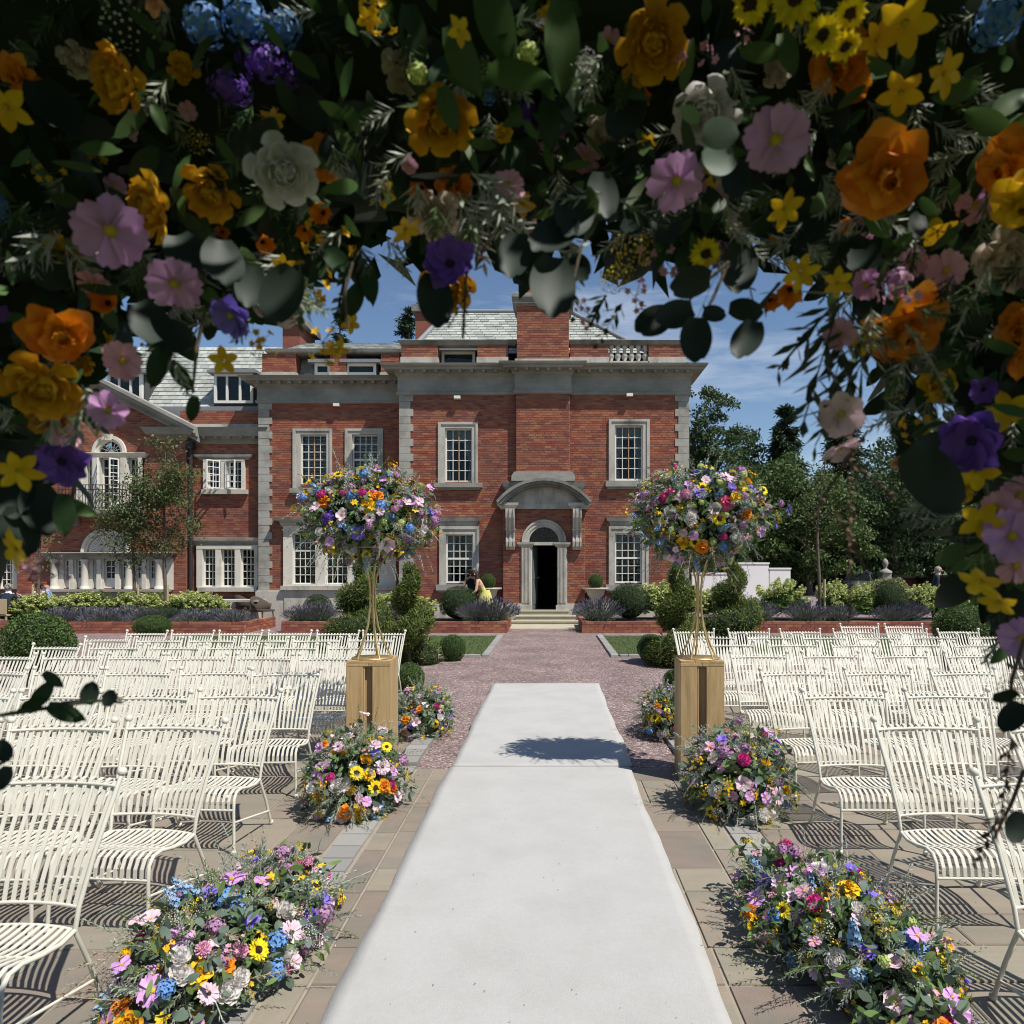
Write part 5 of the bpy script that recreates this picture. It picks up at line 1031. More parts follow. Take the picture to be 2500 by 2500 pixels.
# ---------------------------------------------------------------- blossoms
def add_petal(mb, L, Wd, M4, shape='round', cup=.2, bend=.4, nu=4, nv=3, mi=0, notch=0.):
    prof = {'round': lambda t: math.sin(math.pi*min(1,(.10+.90*t))**.9*.93)**.7 if t < 1 else .35, 'spoon': lambda t: .28+.72*math.sin(math.pi*t*.62), 'point': lambda t: max(.04, math.sin(math.pi*(.12+.88*t))**.8), 'broad': lambda t: (.30+.75*t)*(1 if t < .82 else 1-.5*((t-.82)/.18)**2)}[shape]
    vs = []
    for i in range(nu+1):
        t = i/nu; w = prof(t)*Wd/2; ang = bend*t
        for j in range(nv+1):
            v = -1+2*j/nv; ll = L*t*(1 - (notch*(1-abs(v)) if i == nu and abs(v) < .4 else 0) - (.08*v*v if i == nu else 0))
            vs.append(M4 @ Vector((ll*math.cos(ang*.6), v*w, ll*math.sin(ang*.6) + cup*Wd*v*v*.5)))
    mb.add(vs, [(i*(nv+1)+j, (i+1)*(nv+1)+j, (i+1)*(nv+1)+j+1, i*(nv+1)+j+1) for i in range(nu) for j in range(nv)], mi, True)
def frame(az, tilt, r=0., z=0., roll=0.):    # petal leaves the axis at azimuth az; tilt 0 = flat, pi/2 = straight up
    return Matrix.Translation((math.cos(az)*r, math.sin(az)*r, z)) @ Matrix.Rotation(az,4,'Z') @ Matrix.Rotation(-tilt,4,'Y') @ Matrix.Rotation(roll,4,'X')
def rose(seed, n=24, open_=1.0, ruf=.12):
    r = random.Random(seed); mb = MB()
    for i in range(n):
        t = i/(n-1); az = i*2.4+r.uniform(-.2,.2); tilt = math.radians(88 - 78*open_*t**1.25) + r.uniform(-.08,.08)
        L = .17+.26*t; Wd = .20+.30*t; add_petal(mb, L, Wd, frame(az, tilt, .025+.07*t, .02+.10*(1-t), r.uniform(-.12,.12)), 'broad', cup=.55-.15*t, bend=-.25-.9*t+r.uniform(-.15,.15) if t > .45 else .55, nu=4, nv=4)
    mb.sphere((0,0,.05), .13, 8, 6, 0); return mb
def ranunculus(seed, n=40):
    r = random.Random(seed); mb = MB()
    for i in range(n):
        t = i/(n-1); az = i*2.4+r.uniform(-.15,.15); tilt = math.radians(92-100*t**1.05)+r.uniform(-.06,.06)
        L = .20+.18*t; Wd = .16+.26*t; add_petal(mb, L, Wd, frame(az, tilt, .03+.15*t, .16*(1-t)-.02, r.uniform(-.15,.15)), 'broad', cup=.5, bend=.85+r.uniform(-.2,.2), nu=3, nv=4)
    mb.sphere((0,0,.1), .17, 8, 6, 0); return mb
def cosmos(seed, n=8, Wd=.40, notch=.12, eye=.085, jitter=.12, shape='broad', dome=.25, second=False):
    r = random.Random(seed); mb = MB()
    for k in range(2 if second else 1):
        for i in range(n): add_petal(mb, .46*(1-.12*k)*r.uniform(.92,1.05), Wd, frame(2*math.pi*(i+.5*k)/n+r.uniform(-.07,.07), dome+.22*k+r.uniform(-jitter,jitter), .05, .012*k, r.uniform(-.3,.3)), shape, cup=.22*r.uniform(.4,1.4), bend=-.35+r.uniform(-.3,.3), nu=4, nv=4, notch=notch)
    mb.sphere((0,0,.03), eye, 10, 6, 1, (1,1,.6))
    for i in range(14): a = r.uniform(0,6.28); q = eye*r.uniform(.4,1.1); mb.sphere((math.cos(a)*q, math.sin(a)*q, .03+eye*.5*r.uniform(.5,1)), eye*.2, 5, 4, 1)
    return mb
def pompom(seed, n=95, L=.16, low=-.5):
    r = random.Random(seed); mb = MB()
    for i in range(n):
        z = 1-(1-low)*(i+.5)/n; az = i*2.39996; el = math.asin(z); M4 = Matrix.Translation((math.cos(az)*math.cos(el)*.27, math.sin(az)*math.cos(el)*.27, .27*z)) @ Matrix.Rotation(az,4,'Z') @ Matrix.Rotation(-el-r.uniform(-.2,.35),4,'Y')
        add_petal(mb, L*r.uniform(.85,1.2), .095, M4, 'spoon', cup=.9, bend=.5, nu=2, nv=2)
    mb.sphere((0,0,0), .27, 8, 6, 0); return mb
def cluster(seed, n=34, fl=.17, petals=4, dome=(.36,.36,.30), low=-.2, eye=1):
    r = random.Random(seed); mb = MB(); fl *= 1.3 if eye else 1.1
    if eye: mb.sphere((0,0,0), .74, 9, 6, 0, dome)
    for i in range(n):
        z = 1-(1-low)*(i+.5)/n; az = i*2.39996+r.uniform(-.2,.2); el = math.asin(z); rr = r.uniform(.85,1.12); c = Vector((math.cos(az)*math.cos(el)*dome[0]*rr, math.sin(az)*math.cos(el)*dome[1]*rr, z*dome[2]*rr))
        Rm = Matrix.Translation(c) @ Vector((c.x,c.y,c.z+.05)).to_track_quat('Z','Y').to_matrix().to_4x4() @ Matrix.Rotation(r.uniform(-.5,.5),4,'X') @ Matrix.Rotation(r.uniform(0,6),4,'Z')
        for k in range(petals): add_petal(mb, fl*.5, fl*.42, Rm @ frame(2*math.pi*k/petals, .25, .0), 'round', cup=.3, bend=-.3, nu=2, nv=2)
        if eye: mb.sphere(Rm @ Vector((0,0,.012)), fl*.08, 5, 3, 1)
    return mb
def spike(seed, n=26, Ls=1.0, fl=.20, petals=5):
    r = random.Random(seed); mb = MB()
    for i in range(n):
        t = i/n; az = i*2.4; q = .16*(1-.75*t); c = Vector((math.cos(az)*q, math.sin(az)*q, Ls*(t-.4))); Rm = Matrix.Translation(c) @ Vector((math.cos(az),math.sin(az),.4)).to_track_quat('Z','Y').to_matrix().to_4x4(); f = fl*(1.1-.6*t)
        for k in range(petals): add_petal(mb, f*.55, f*.42, Rm @ frame(2*math.pi*k/petals+r.random(), .35), 'round', cup=.3, bend=-.2, nu=2, nv=2)
    mb.tube([(0,0,-Ls*.6),(0,0,Ls*.62)], .012, 5, 1); return mb
def sprig_small(seed, n=9, fl=.22):      # loose branch of small five-petalled flowers
    r = random.Random(seed); mb = MB()
    for i in range(n):
        c = Vector((r.uniform(-.38,.38), r.uniform(-.38,.38), r.uniform(-.12,.25))); Rm = Matrix.Translation(c) @ Vector((c.x,c.y,.35)).to_track_quat('Z','Y').to_matrix().to_4x4() @ Matrix.Rotation(r.uniform(-.6,.6),4,'X') @ Matrix.Rotation(r.uniform(0,6),4,'Z')
        for k in range(5): add_petal(mb, fl*.56, fl*.40, Rm @ frame(2*math.pi*k/5, .3+r.uniform(-.2,.2)), 'round', cup=.35, bend=-.3, nu=3, nv=2)
        mb.sphere(Rm @ Vector((0,0,.015)), fl*.09, 5, 4, 1); mb.tube([c, c*.5+Vector((0,0,-.15)), (0,0,-.35)], .008, 4, 2)
    return mb
G_ = X['greenery']
BL = {}
def reg(key, name, builders, mats): BL[key] = (name, [b.mesh(name, mats) for b in builders])
reg('ro', 'orange_rose', [rose(1), rose(2,28,.9)], X['p_orange']); reg('ry', 'yellow_ranunculus', [ranunculus(3), ranunculus(4,46)], X['p_mustard']); reg('rg', 'golden_rose', [rose(5,30,1.05), ranunculus(6)], X['p_gold'])
reg('pw', 'white_peony', [ranunculus(7,48), ranunculus(8,44)], X['p_white']); reg('pc', 'cream_rose', [ranunculus(9,44)], X['p_cream']); reg('rp', 'pink_rose', [rose(10,26)], X['p_hot']); reg('pe','peach_rose',[rose(11,22)],X['p_peach'])
reg('cl', 'lilac_cosmos', [cosmos(12), cosmos(13,8,.42,.15)], [X['p_lilac'], X['eye_yellow']]); reg('cp', 'pale_pink_cosmos', [cosmos(14,7,.44,.05,.07,.25,dome=.5), cosmos(15,6,.46,.05,.07,.25,dome=.6)], [X['p_pale'], X['eye_yellow']]); reg('ck', 'pink_cosmos', [cosmos(16,8,.38)], [X['p_pink'], X['eye_yellow']])
reg('an', 'purple_anemone', [cosmos(17,7,.40,0,.08,.15,'round',.45,True)], [X['p_purple'], X['eye_dark']]); reg('av', 'violet_anemone', [cosmos(18,7,.36,.04,.07,.2,'round',.4,True)], [X['p_violet'], X['eye_yellow']])
reg('by', 'yellow_buttercup', [cosmos(19,5,.30,0,.05,.2,'round',.35), cosmos(20,6,.26,0,.05,.25,'round',.3)], [X['p_gold'], X['eye_yellow']]); reg('sp', 'yellow_flower_sprig', [sprig_small(21), sprig_small(22,11)], [X['p_gold'], X['eye_yellow'], G_]); reg('sk', 'pink_flower_sprig', [sprig_small(23,10,.2)], [X['p_pink'], X['eye_yellow'], G_])
reg('su', 'sunflower', [cosmos(24,15,.17,0,.17,.12,'point',.12,True), cosmos(25,17,.15,0,.16,.15,'point',.15,True)], [X['p_yellow'], X['eye_brown']]); reg('da', 'magenta_dahlia', [pompom(26)], X['p_magenta']); reg('dp', 'pink_pompom', [pompom(27,80,.18)], X['p_pink'])
reg('ge', 'pink_gerbera', [cosmos(28,24,.10,0,.10,.15,'spoon',.2,True)], [X['p_pale'], X['eye_brown']]); reg('hb', 'blue_hydrangea', [cluster(29), cluster(30,40,.15)], [X['p_blue'], X['eye_yellow']]); reg('db', 'blue_delphinium', [spike(31), spike(32,30,.9)], [X['p_sky'], G_]); reg('dv', 'violet_delphinium', [spike(33)], [X['p_violet'], G_])
reg('st', 'purple_statice', [cluster(34,60,.10,4,(.42,.30,.26))], [X['p_purple'], X['eye_dark']]); reg('ya', 'yellow_yarrow', [cluster(35,70,.075,4,(.40,.40,.14),.1,0)], X['yellow_bloom']); reg('bb', 'white_gypsophila', [cluster(36,70,.06,4,(.42,.42,.30),-.1,0)], X['p_white']); reg('ml', 'mauve_waxflower', [cluster(37,40,.13,5,(.40,.36,.32))], [X['p_mauve'], X['eye_yellow']]); reg('lm', 'lime_viburnum', [cluster(38,40,.12,4,(.32,.32,.26))], [X['p_lime'], X['eye_yellow']])
reg('tu', 'orange_tulip', [cosmos(39,6,.34,0,.06,.1,'point',1.05)], [X['p_orange'], X['eye_dark']])
def leaf_mb(L, Wd, bend=.3, shape='round', nu=9, mi=0): mb = MB(); add_petal(mb, L, Wd, Matrix.Identity(4), shape, cup=.18, bend=bend, nu=nu, nv=4); return mb
LEAF = {'eu': ('eucalyptus_leaf', leaf_mb(1,.78,.3).mesh('eucalyptus_leaf', X['euca'])), 'ed': ('eucalyptus_leaf', leaf_mb(1,.66,.35).mesh('eucalyptus_leaf', X['euca_shade'])), 'gl': ('pointed_leaf', leaf_mb(1,.42,-.4,'point',6).mesh('pointed_leaf', X['arch_green'])), 'dl': ('pointed_leaf', leaf_mb(1,.45,-.5,'point',6).mesh('pointed_leaf', X['greenery_deep']))}
def put_blossom(key, parent, pos, nrm, size, roll=None):
    name, ms = BL[key]; me = ms[random.randrange(len(ms))]; q = Vector(nrm).to_track_quat('Z','Y') @ Quaternion((0,0,1), random.uniform(0,6.28) if roll is None else roll)
    o = obj(name, me, parent, pos, q.to_euler(), (size,)*3); return o
def put_leaf(key, parent, pos, along, nrm, size):
    name, me = LEAF[key]; a = Vector(along).normalized(); n = Vector(nrm); n = (n - a*n.dot(a)).normalized(); b = n.cross(a); Mx = Matrix((a,b,n)).transposed(); return obj(name, me, parent, pos, Mx.to_euler(), (size,)*3)
def spray(acc, base, d, length, n, nl, nw, droop, mi, r2):
    """feathery stem: a thin stalk with needles; acc gets (V,F,mi)"""
    t = np.linspace(0,1,n); d = np.array(d)/np.linalg.norm(d); ax = np.array(base) + np.outer(t*length, d); ax[:,2] -= droop*length*t**2
    tang = unit(np.gradient(ax, axis=0)); sd = unit(np.cross(tang, r2.normal(size=3))); s2 = np.cross(tang, sd); a = np.arange(n)*2.4
    dirs = unit(sd*np.cos(a)[:,None] + s2*np.sin(a)[:,None] + tang*.9); ln = (nl*(1.15-.75*t)*r2.uniform(.7,1.2,n))[:,None]; wv = unit(np.cross(dirs, tang))*nw
    acc.append((np.stack([ax, ax+dirs*ln*.5+wv, ax+dirs*ln, ax+dirs*ln*.5-wv],1).reshape(-1,3), np.arange(4*n).reshape(n,4), mi))
    w2 = sd*.0016; k = n-1; acc.append((np.stack([ax[:-1]-w2[:-1], ax[:-1]+w2[:-1], ax[1:]+w2[1:], ax[1:]-w2[1:]],1).reshape(-1,3), np.arange(4*k).reshape(k,4), mi))
FMATS = [X['greenery'], X['greenery_mid'], X['feather'], X['sage'], X['dry_grass'], X['yellow_bloom'], X['euca']]
PAL = 'cl cl cl cl cp cp cp ck ck by by sp sp sp sp ro rg ry pw pw su da dp ge hb db db av av ya ya ya ya bb bb ml ml sk sk lm lm sp ya ya bb ml sk sp'.split()
SZ = dict(ro=.10,ry=.095,rg=.10,pw=.095,pc=.09,rp=.10,pe=.09,cl=.095,cp=.085,ck=.075,an=.085,av=.085,by=.062,sp=.105,sk=.10,su=.095,da=.085,dp=.07,ge=.11,hb=.115,db=.15,dv=.14,st=.10,ya=.10,bb=.10,ml=.11,lm=.09,tu=.075)
def mound(name, label, cat, cx, cy, cz, ax, rz, n, seed, keys=(), low=-.15, floor=.012, group=None, scale=1.0, nleaf=900, nspray=55, pal=PAL, bias=(0,-.35,.35)):
    r = random.Random(seed); r2 = np.random.default_rng(seed); t = thing(name, label, cat, (cx,cy,0), 0, group); ca, sa = math.cos(rz), math.sin(rz)
    def place(d, k):
        x, y, z = d[0]*ax[0]*k, d[1]*ax[1]*k, d[2]*ax[2]*k; return Vector((x*ca-y*sa, x*sa+y*ca, max(cz+z, floor)))
    def nrm(d): x, y, z = d[0]/ax[0], d[1]/ax[1], d[2]/ax[2]; return Vector((x*ca-y*sa, x*sa+y*ca, z)).normalized()
    # foliage
    acc = []; D = unit(r2.normal(size=(nleaf*2,3))); D = D[D[:,2] > low][:nleaf]; B = blob_noise(D,.20,seed); K = B*(.80+.34*r2.random(len(D)))
    P = np.array([place(d,k) for d,k in zip(D,K)]); Nn = np.array([nrm(d) for d in D]); h_ = len(P)//3
    for i, (L, w_) in enumerate(((.055,.022),(.05,.02),(.05,.034))): v, f = leaf_fine(P[i*h_:(i+1)*h_], Nn[i*h_:(i+1)*h_], L*scale, w_*scale, .8, along=Nn[i*h_:(i+1)*h_]); acc.append((v, f, (0,1,6)[i]))
    for i in range(nspray):
        d = unit(r2.normal(size=3)); d[2] = abs(d[2]) if low > -.5 else d[2]
        if d[2] < low: d[2] = -d[2]
        b = place(d, .78); nn = nrm(d); dv = np.array(nn)+r2.normal(size=3)*.35; spray(acc, b, dv, r.uniform(.14,.34)*scale, 44, .040*scale, .0026*scale, r.uniform(0,.5), r.choice((2,2,3,3,0,4)), r2)
    V, Fq, Mi = join_arrays(acc); V[:,2] = np.maximum(V[:,2], floor-.004); obj('foliage', npmesh('foliage', V, Fq, FMATS, Mi), t, kind='stuff')
    c = MB(); c.sphere((0,0,0), 1, 18, 10, 0, tuple(a*.72 for a in ax)); o = c.build('moss_shade_base', X['moss_shade'], t, (0,0,cz), (0,0,rz))
    # blossoms spread with a minimum distance
    pts = []; tries = 0
    for (key, d, k, s) in keys:
        d = Vector(d).normalized(); p = place(d, 1.02*k); pts.append((p, s*.5)); put_blossom(key, t, p, nrm(d)+Vector(bias)*.5, s)
    while len(pts) < n and tries < n*40:
        tries += 1; d = Vector((r.gauss(0,1), r.gauss(0,1), r.gauss(0,1))).normalized()
        if d.z < low: continue
        key = r.choice(pal); s = SZ[key]*scale*r.uniform(.70,1.08); p = place(d, r.uniform(.88,1.18)*float(blob_noise(np.array([d[:]]),.20,seed)[0]))
        if any((p-q).length < (s*.5+rr)*.45 for q, rr in pts): continue
        pts.append((p, s*.5)); put_blossom(key, t, p, nrm(d)+Vector(bias)+Vector((r.uniform(-.3,.3),)*3), s)
    for i in range(int(n*.28)):
        d = Vector((r.gauss(0,1), r.gauss(0,1), r.gauss(0,1))).normalized()
        if d.z < low: continue
        put_leaf('eu' if r.random() < .7 else 'gl', t, place(d, r.uniform(.9,1.05)), nrm(d)*.5+Vector((r.uniform(-1,1),r.uniform(-1,1),r.uniform(-.4,.6))), nrm(d)+Vector((0,-.3,.4)), r.uniform(.045,.075)*scale)
    return t
fl = 'flower_mound'; fg = 'aisle flower arrangements'
kL1 = [('rg',(.55,-.75,.55),1.02,.115),('pw',(.78,.0,.62),1,.10),('cl',(.0,-.55,.8),1,.13),('cl',(.15,-.85,.45),1,.12),('cl',(-.25,.1,1),1,.14),('hb',(.1,-.2,1),1,.13),('db',(.35,-.2,.9),1,.15),('by',(.1,.5,.9),1,.08),('av',(-.3,.75,.6),1,.10),('cl',(.0,.75,.7),1,.12),('av',(.85,.5,.3),1,.11),('su',(.9,-.35,.45),1,.10),('dp',(.8,-.5,.6),1,.08),('ge',(-.6,-.8,.35),1,.13),('hb',(-.75,-.6,.2),1,.10),('da',(.35,.6,.8),1,.08),('bb',(-.5,.5,.8),1,.11)]
mound(fl, 'largest floor flower mound on the balcony side, nearest the arch', 'flowers', -1.33, 3.05, .10, (.27,.60,.25), -.20, 215, 101, kL1, group=fg, nleaf=1700, nspray=170)
kR1 = [('da',(.05,.92,1.25),1.25,.085),('da',(-.2,.75,.9),1.02,.09),('av',(-.6,.6,.6),1,.10),('rg',(.05,-.05,1),1,.115),('av',(.35,-.15,.95),1,.10),('hb',(.1,-.6,.75),1,.15),('su',(.9,-.55,.5),1,.12),('pw',(.15,.35,1),1,.10),('cl',(-.3,.45,.9),1,.09),('ck',(-.45,.1,.8),1,.09),('hb',(-.85,.15,.4),1,.10),('cp',(-.25,-.35,.8),1,.09),('av',(-.4,-.5,.6),1,.08),('cp',(-.5,-.85,.3),1,.10),('by',(.55,-.3,.85),1,.07),('pe',(.8,-.1,.6),1,.08)]
mound(fl, 'largest floor flower mound on the tree side, topped by a magenta dahlia', 'flowers', 1.24, 3.05, .10, (.27,.60,.24), .22, 190, 102, kR1, group=fg, nleaf=1700, nspray=100)
kL2 = [('su',(.25,-.75,.35),1,.11),('su',(.62,-.7,.05),1,.115),('ro',(.78,-.6,.05),1,.11),('pw',(-.05,-.85,.15),1,.12),('ro',(.05,-.8,-.35),1,.12),('rg',(.32,-.85,-.4),1,.12),('cl',(-.5,-.6,.35),1,.12),('cl',(-.4,-.65,.15),1,.12),('su',(-.8,-.6,.0),1,.10),('av',(.5,-.4,.6),1,.10),('cp',(-.1,-.2,.9),1,.10)]
mound(fl, 'rounded flower mound with sunflowers and orange roses before the balcony-side crate', 'flowers', -1.37, 5.05, .22, (.30,.34,.31), 0, 150, 103, kL2, low=-.6, group=fg, nleaf=1000, nspray=120)
kR2 = [('da',(-.05,-.6,.45),1,.11),('ge',(.55,-.75,-.1),1,.13),('pw',(-.6,-.75,.0),1,.10),('pw',(.05,-.85,-.5),1,.11),('pw',(.5,-.8,-.45),1,.11),('rg',(.85,-.5,-.1),1,.08),('cp',(-.1,-.75,.15),1,.11),('by',(.3,-.85,-.3),1,.09),('by',(-.35,-.8,.1),1,.08),('ck',(-.6,-.3,.7),1,.10),('av',(-.35,-.3,.8),1,.09),('ml',(-.35,-.5,.6),1,.12)]
mound(fl, 'rounded flower mound with white peonies and pink gerbera before the tree-side crate', 'flowers', 1.30, 5.02, .24, (.33,.36,.33), 0, 145, 104, kR2, low=-.6, group=fg, nleaf=1000, nspray=100)
mound(fl, 'small flower mound behind the balcony-side crate beside the gravel', 'flowers', -1.30, 7.35, .18, (.27,.40,.28), 0, 105, 105, [('su',(.6,-.75,.0),1,.10),('da',(.6,-.5,.5),1,.09),('pe',(-.4,-.8,-.2),1,.11),('cp',(0,-.8,.1),1,.11)], low=-.5, group=fg, nleaf=700, nspray=100)
mound(fl, 'small flower mound with an orange sunflower half behind the tree-side crate', 'flowers', 1.20, 7.35, .18, (.25,.38,.28), 0, 100, 106, [('su',(-.65,-.75,.2),1,.12),('ro',(-.5,-.6,.5),1,.09),('pw',(-.4,-.8,-.3),1,.10),('da',(.1,-.8,-.1),1,.10)], low=-.5, group=fg, nleaf=700, nspray=100)
BPAL = PAL + 'sp by sp ya db hb'.split()
kBL = [('rg',(.15,-.95,.15),1,.15),('ro',(-.55,-.8,.25),1,.12),('ro',(.3,-.9,.35),1,.11),('hb',(-.08,-.9,.35),1,.13),('db',(-.75,-.5,.55),1,.20),('av',(.0,-.95,-.45),1,.13),('cp',(.45,-.75,-.7),1,.15),('cp',(.9,-.3,-.3),1,.10),('cp',(-.2,-.6,.8),1,.12),('st',(-.45,-.85,-.1),1,.15),('pw',(-.2,-.9,-.0),1,.08),('rp',(.2,-.9,.45),.97,.08)]
mound('flower_ball', 'large mixed flower ball on the balcony-side stand', 'flowers', CRL[0]-.04, CRL[1]-.02, 2.135, (.50,.30,.36), 0, 340, 111, kBL, low=-1, floor=0, group='flower balls on gold stands', nleaf=2000, nspray=190, pal=BPAL, bias=(0,-.3,.2), scale=1.05)
kBR = [('rp',(.28,-.92,.22),1.02,.15),('su',(.18,-.95,-.1),1,.13),('da',(-.65,-.7,.35),1,.11),('dp',(-.3,-.85,.4),1,.10),('pw',(-.52,-.8,.05),1,.10),('pw',(-.25,-.95,-.12),1,.11),('ro',(.6,-.75,.0),1,.12),('su',(.7,-.6,.5),1,.12),('su',(-.05,-.8,.55),1,.12),('cp',(.1,-.95,.1),1,.11),('ro',(-.05,-.8,-.75),1,.14),('su',(-.18,-.85,-.65),1,.11),('av',(-.1,-.9,.42),1,.11),('ml',(-.5,-.85,-.05),1,.11)]
mound('flower_ball', 'large mixed flower ball with a hot pink rose on the tree-side stand', 'flowers', CRR[0]-.0, CRR[1]-.02, 2.13, (.50,.30,.36), 0, 340, 112, kBR, low=-1, floor=0, group='flower balls on gold stands', nleaf=2000, nspray=190, pal=BPAL, bias=(0,-.3,.2), scale=1.05)
# ---------------------------------------------------------------- the floral arch the camera looks through
AX, AY = -.07, 1.15
arch = thing('floral_arch', 'flower and foliage covered wedding arch framing the whole view', 'arch', (AX, AY, 0))
AO = Vector((AX, AY, 0))
pathw = [(-1.22,1.15,0),(-1.22,1.15,.7),(-1.20,1.15,1.45),(-1.06,1.15,1.95),(-.93,1.15,2.28),(-.70,1.15,2.48),(-.3,1.15,2.53),(.2,1.15,2.53),(.58,1.15,2.48),(.80,1.15,2.28),(.90,1.15,1.95),(1.02,1.15,1.45),(1.06,1.15,.7),(1.06,1.15,0)]
m = MB(); m.tube([Vector(p)-AO for p in pathw], [.20]*4+[.23,.25,.25,.25,.25,.23]+[.20]*4, 14); m.build('moss_shade_core', X['moss_shade'], arch)
for yy in (-.14,.14):
    m = MB(); m.tube([Vector(p)-AO+Vector((0,yy,0)) for p in pathw], .016, 6); m.build('hoop', X['black_metal'], arch)
BND = [(-600,1600),(-150,1450),(60,1300),(150,1150),(250,940),(420,870),(560,790),(700,700),(820,620),(950,560),(1080,610),(1200,545),(1350,570),(1500,590),(1650,620),(1800,610),(1950,640),(2080,760),(2150,980),(2280,1180),(2370,1400),(2450,1560),(2540,1700),(3100,1800)]
bxs, bys = np.array([b[0] for b in BND]), np.array([b[1] for b in BND])
def wpt(px, py, Y): return at(px, py, Y) - AO
def facing(px, py, Y, j=.35, down=-.15):
    p = at(px,py,Y); return (Vector((0,0,H))-p).normalized() + Vector((random.gauss(0,j), random.gauss(0,j)*.5, down+random.gauss(0,j)))
KEY = """ry 310 200 180 .82;pc 195 140 100 .9;pw 220 15 210 .95;bb 300 60 150 .9;pe 380 15 60 .85;hb 500 60 130 .88;hb 600 45 150 .9;hb 690 70 120 .92;st 640 150 150 .92;st 560 215 130 .9;st 720 200 120 .95;by 15 260 130 .8;ro 45 180 110 .9
pw 690 418 185 .85;ry 520 462 155 .86;ry 388 512 170 .87;cl 268 562 195 .78;cl 425 690 150 .8;ro 800 385 150 .98;tu 640 590 90 .95;tu 790 520 100 .95;ro 140 805 190 .84;tu 265 740 120 .88;ck 225 690 80 .86;ry 103 930 200 .82;ry 130 1010 130 .9;av 565 770 125 .84;pc 680 735 150 .97;ck 300 880 110 .84;cl 265 1000 110 .8;ck 160 1060 90 .9;an 150 1125 140 .8;by 45 1150 120 .76;by 40 1340 110 .76;sk 110 1385 110 .76;sp 800 590 150 .95;sp 745 690 130 .93;sp 795 845 110 .9;by 820 850 75 .9;by 545 880 80 .86;sp 640 840 90 .9;by 855 790 60 .92;by 690 650 70 .92;tu 745 560 80 .96
ry 1072 290 185 .86;ry 1590 100 205 .88;by 1120 75 80 .8;sp 925 20 130 .84;by 900 45 70 .85;pc 980 170 120 .93;lm 1020 180 80 .86;lm 1290 130 85 .84;bb 1432 145 65 .82;bb 1180 175 70 .84;pc 1065 530 140 .97;an 1100 645 150 .85;ry 1095 700 145 .9;tu 1030 455 100 .95;tu 1390 495 110 .95;ro 1110 450 110 1.0;by 930 470 80 .95;by 990 560 90 .95;sk 1315 560 90 .94;sk 1690 130 120 .88;cl 1650 440 165 .84;sk 1610 640 120 .95;ya 1545 610 130 .93;ya 1500 680 110 .93;sk 1560 720 90 .92;sk 1430 770 80 .9;by 1360 565 90 .98;ml 1750 620 80 .95;pc 1480 320 110 .97
su 2010 85 105 .78;su 2062 112 95 .79;su 2075 30 95 .8;su 1835 5 120 .85;su 1945 -5 150 .82;by 2210 55 165 .82;by 2140 100 110 .85;by 2200 225 130 .83;by 2305 180 120 .82;ro 2060 165 200 .92;cl 1893 340 185 .76;pw 1725 270 180 .9;ro 2160 420 255 .8;ro 2470 400 190 .86;rg 2490 490 160 .82;by 1915 510 110 .82;hb 2440 45 150 .9;hb 2390 95 110 .93;pc 2440 625 190 .93;sk 2200 715 120 .84;ml 2190 690 90 .86;ro 2205 790 240 .9;tu 1930 705 120 .9;tu 1880 730 90 .93;by 1955 665 100 .86;by 2045 690 85 .86;su 1722 618 95 .88;ck 2310 660 110 .9;ck 2050 815 90 .84;by 2110 830 90 .88;ck 2230 640 80 .92;sk 1820 100 90 .9;ro 1860 80 110 .95
cp 2055 1010 130 .84;cp 2050 1090 110 .85;an 2375 1075 180 .82;by 2385 1150 120 .83;by 2395 1275 120 .82;tu 2480 870 150 .88;ck 2440 1240 100 .82;cl 2470 1310 150 .8;by 2395 1420 120 .8;by 2440 1470 100 .8;an 2400 950 80 .88;ck 2480 1380 110 .82;cl 2495 1560 120 .84;ya 2470 1690 110 .84;sp 2240 1040 90 .92;pe 2190 1130 40 .85;by 2460 1000 120 .9;ro 2490 800 140 .92;ck 2490 1210 110 .86"""
taken = []
for s in KEY.replace('\n', ';').split(';'):
    k, px, py, d, Y = s.split(); px, py, d, Y = float(px), float(py), float(d), float(Y); taken.append((px,py,d/2))
    put_blossom(k, arch, wpt(px,py,Y), facing(px,py,Y,.38,-.3), .93*d*Y/F)
cnt = 0; tr_ = 0; fpal = 'ry ro rg pc sk ck by sp sp ml st hb tu cl an by ya'.split()
while cnt < 175 and tr_ < 9000:
    tr_ += 1; px, py = random.uniform(-260,2760), random.uniform(-260,1500)
    if py > np.interp(px, bxs, bys) - 30: continue
    d = random.uniform(45,105)
    if any(math.hypot(px-a,py-b) < (d/2+r)*.7 for a,b,r in taken): continue
    Y = random.uniform(.92,1.02); taken.append((px,py,d/2)); cnt += 1; put_blossom(random.choice(fpal), arch, wpt(px,py,Y), facing(px,py,Y,.4), d*Y/F)
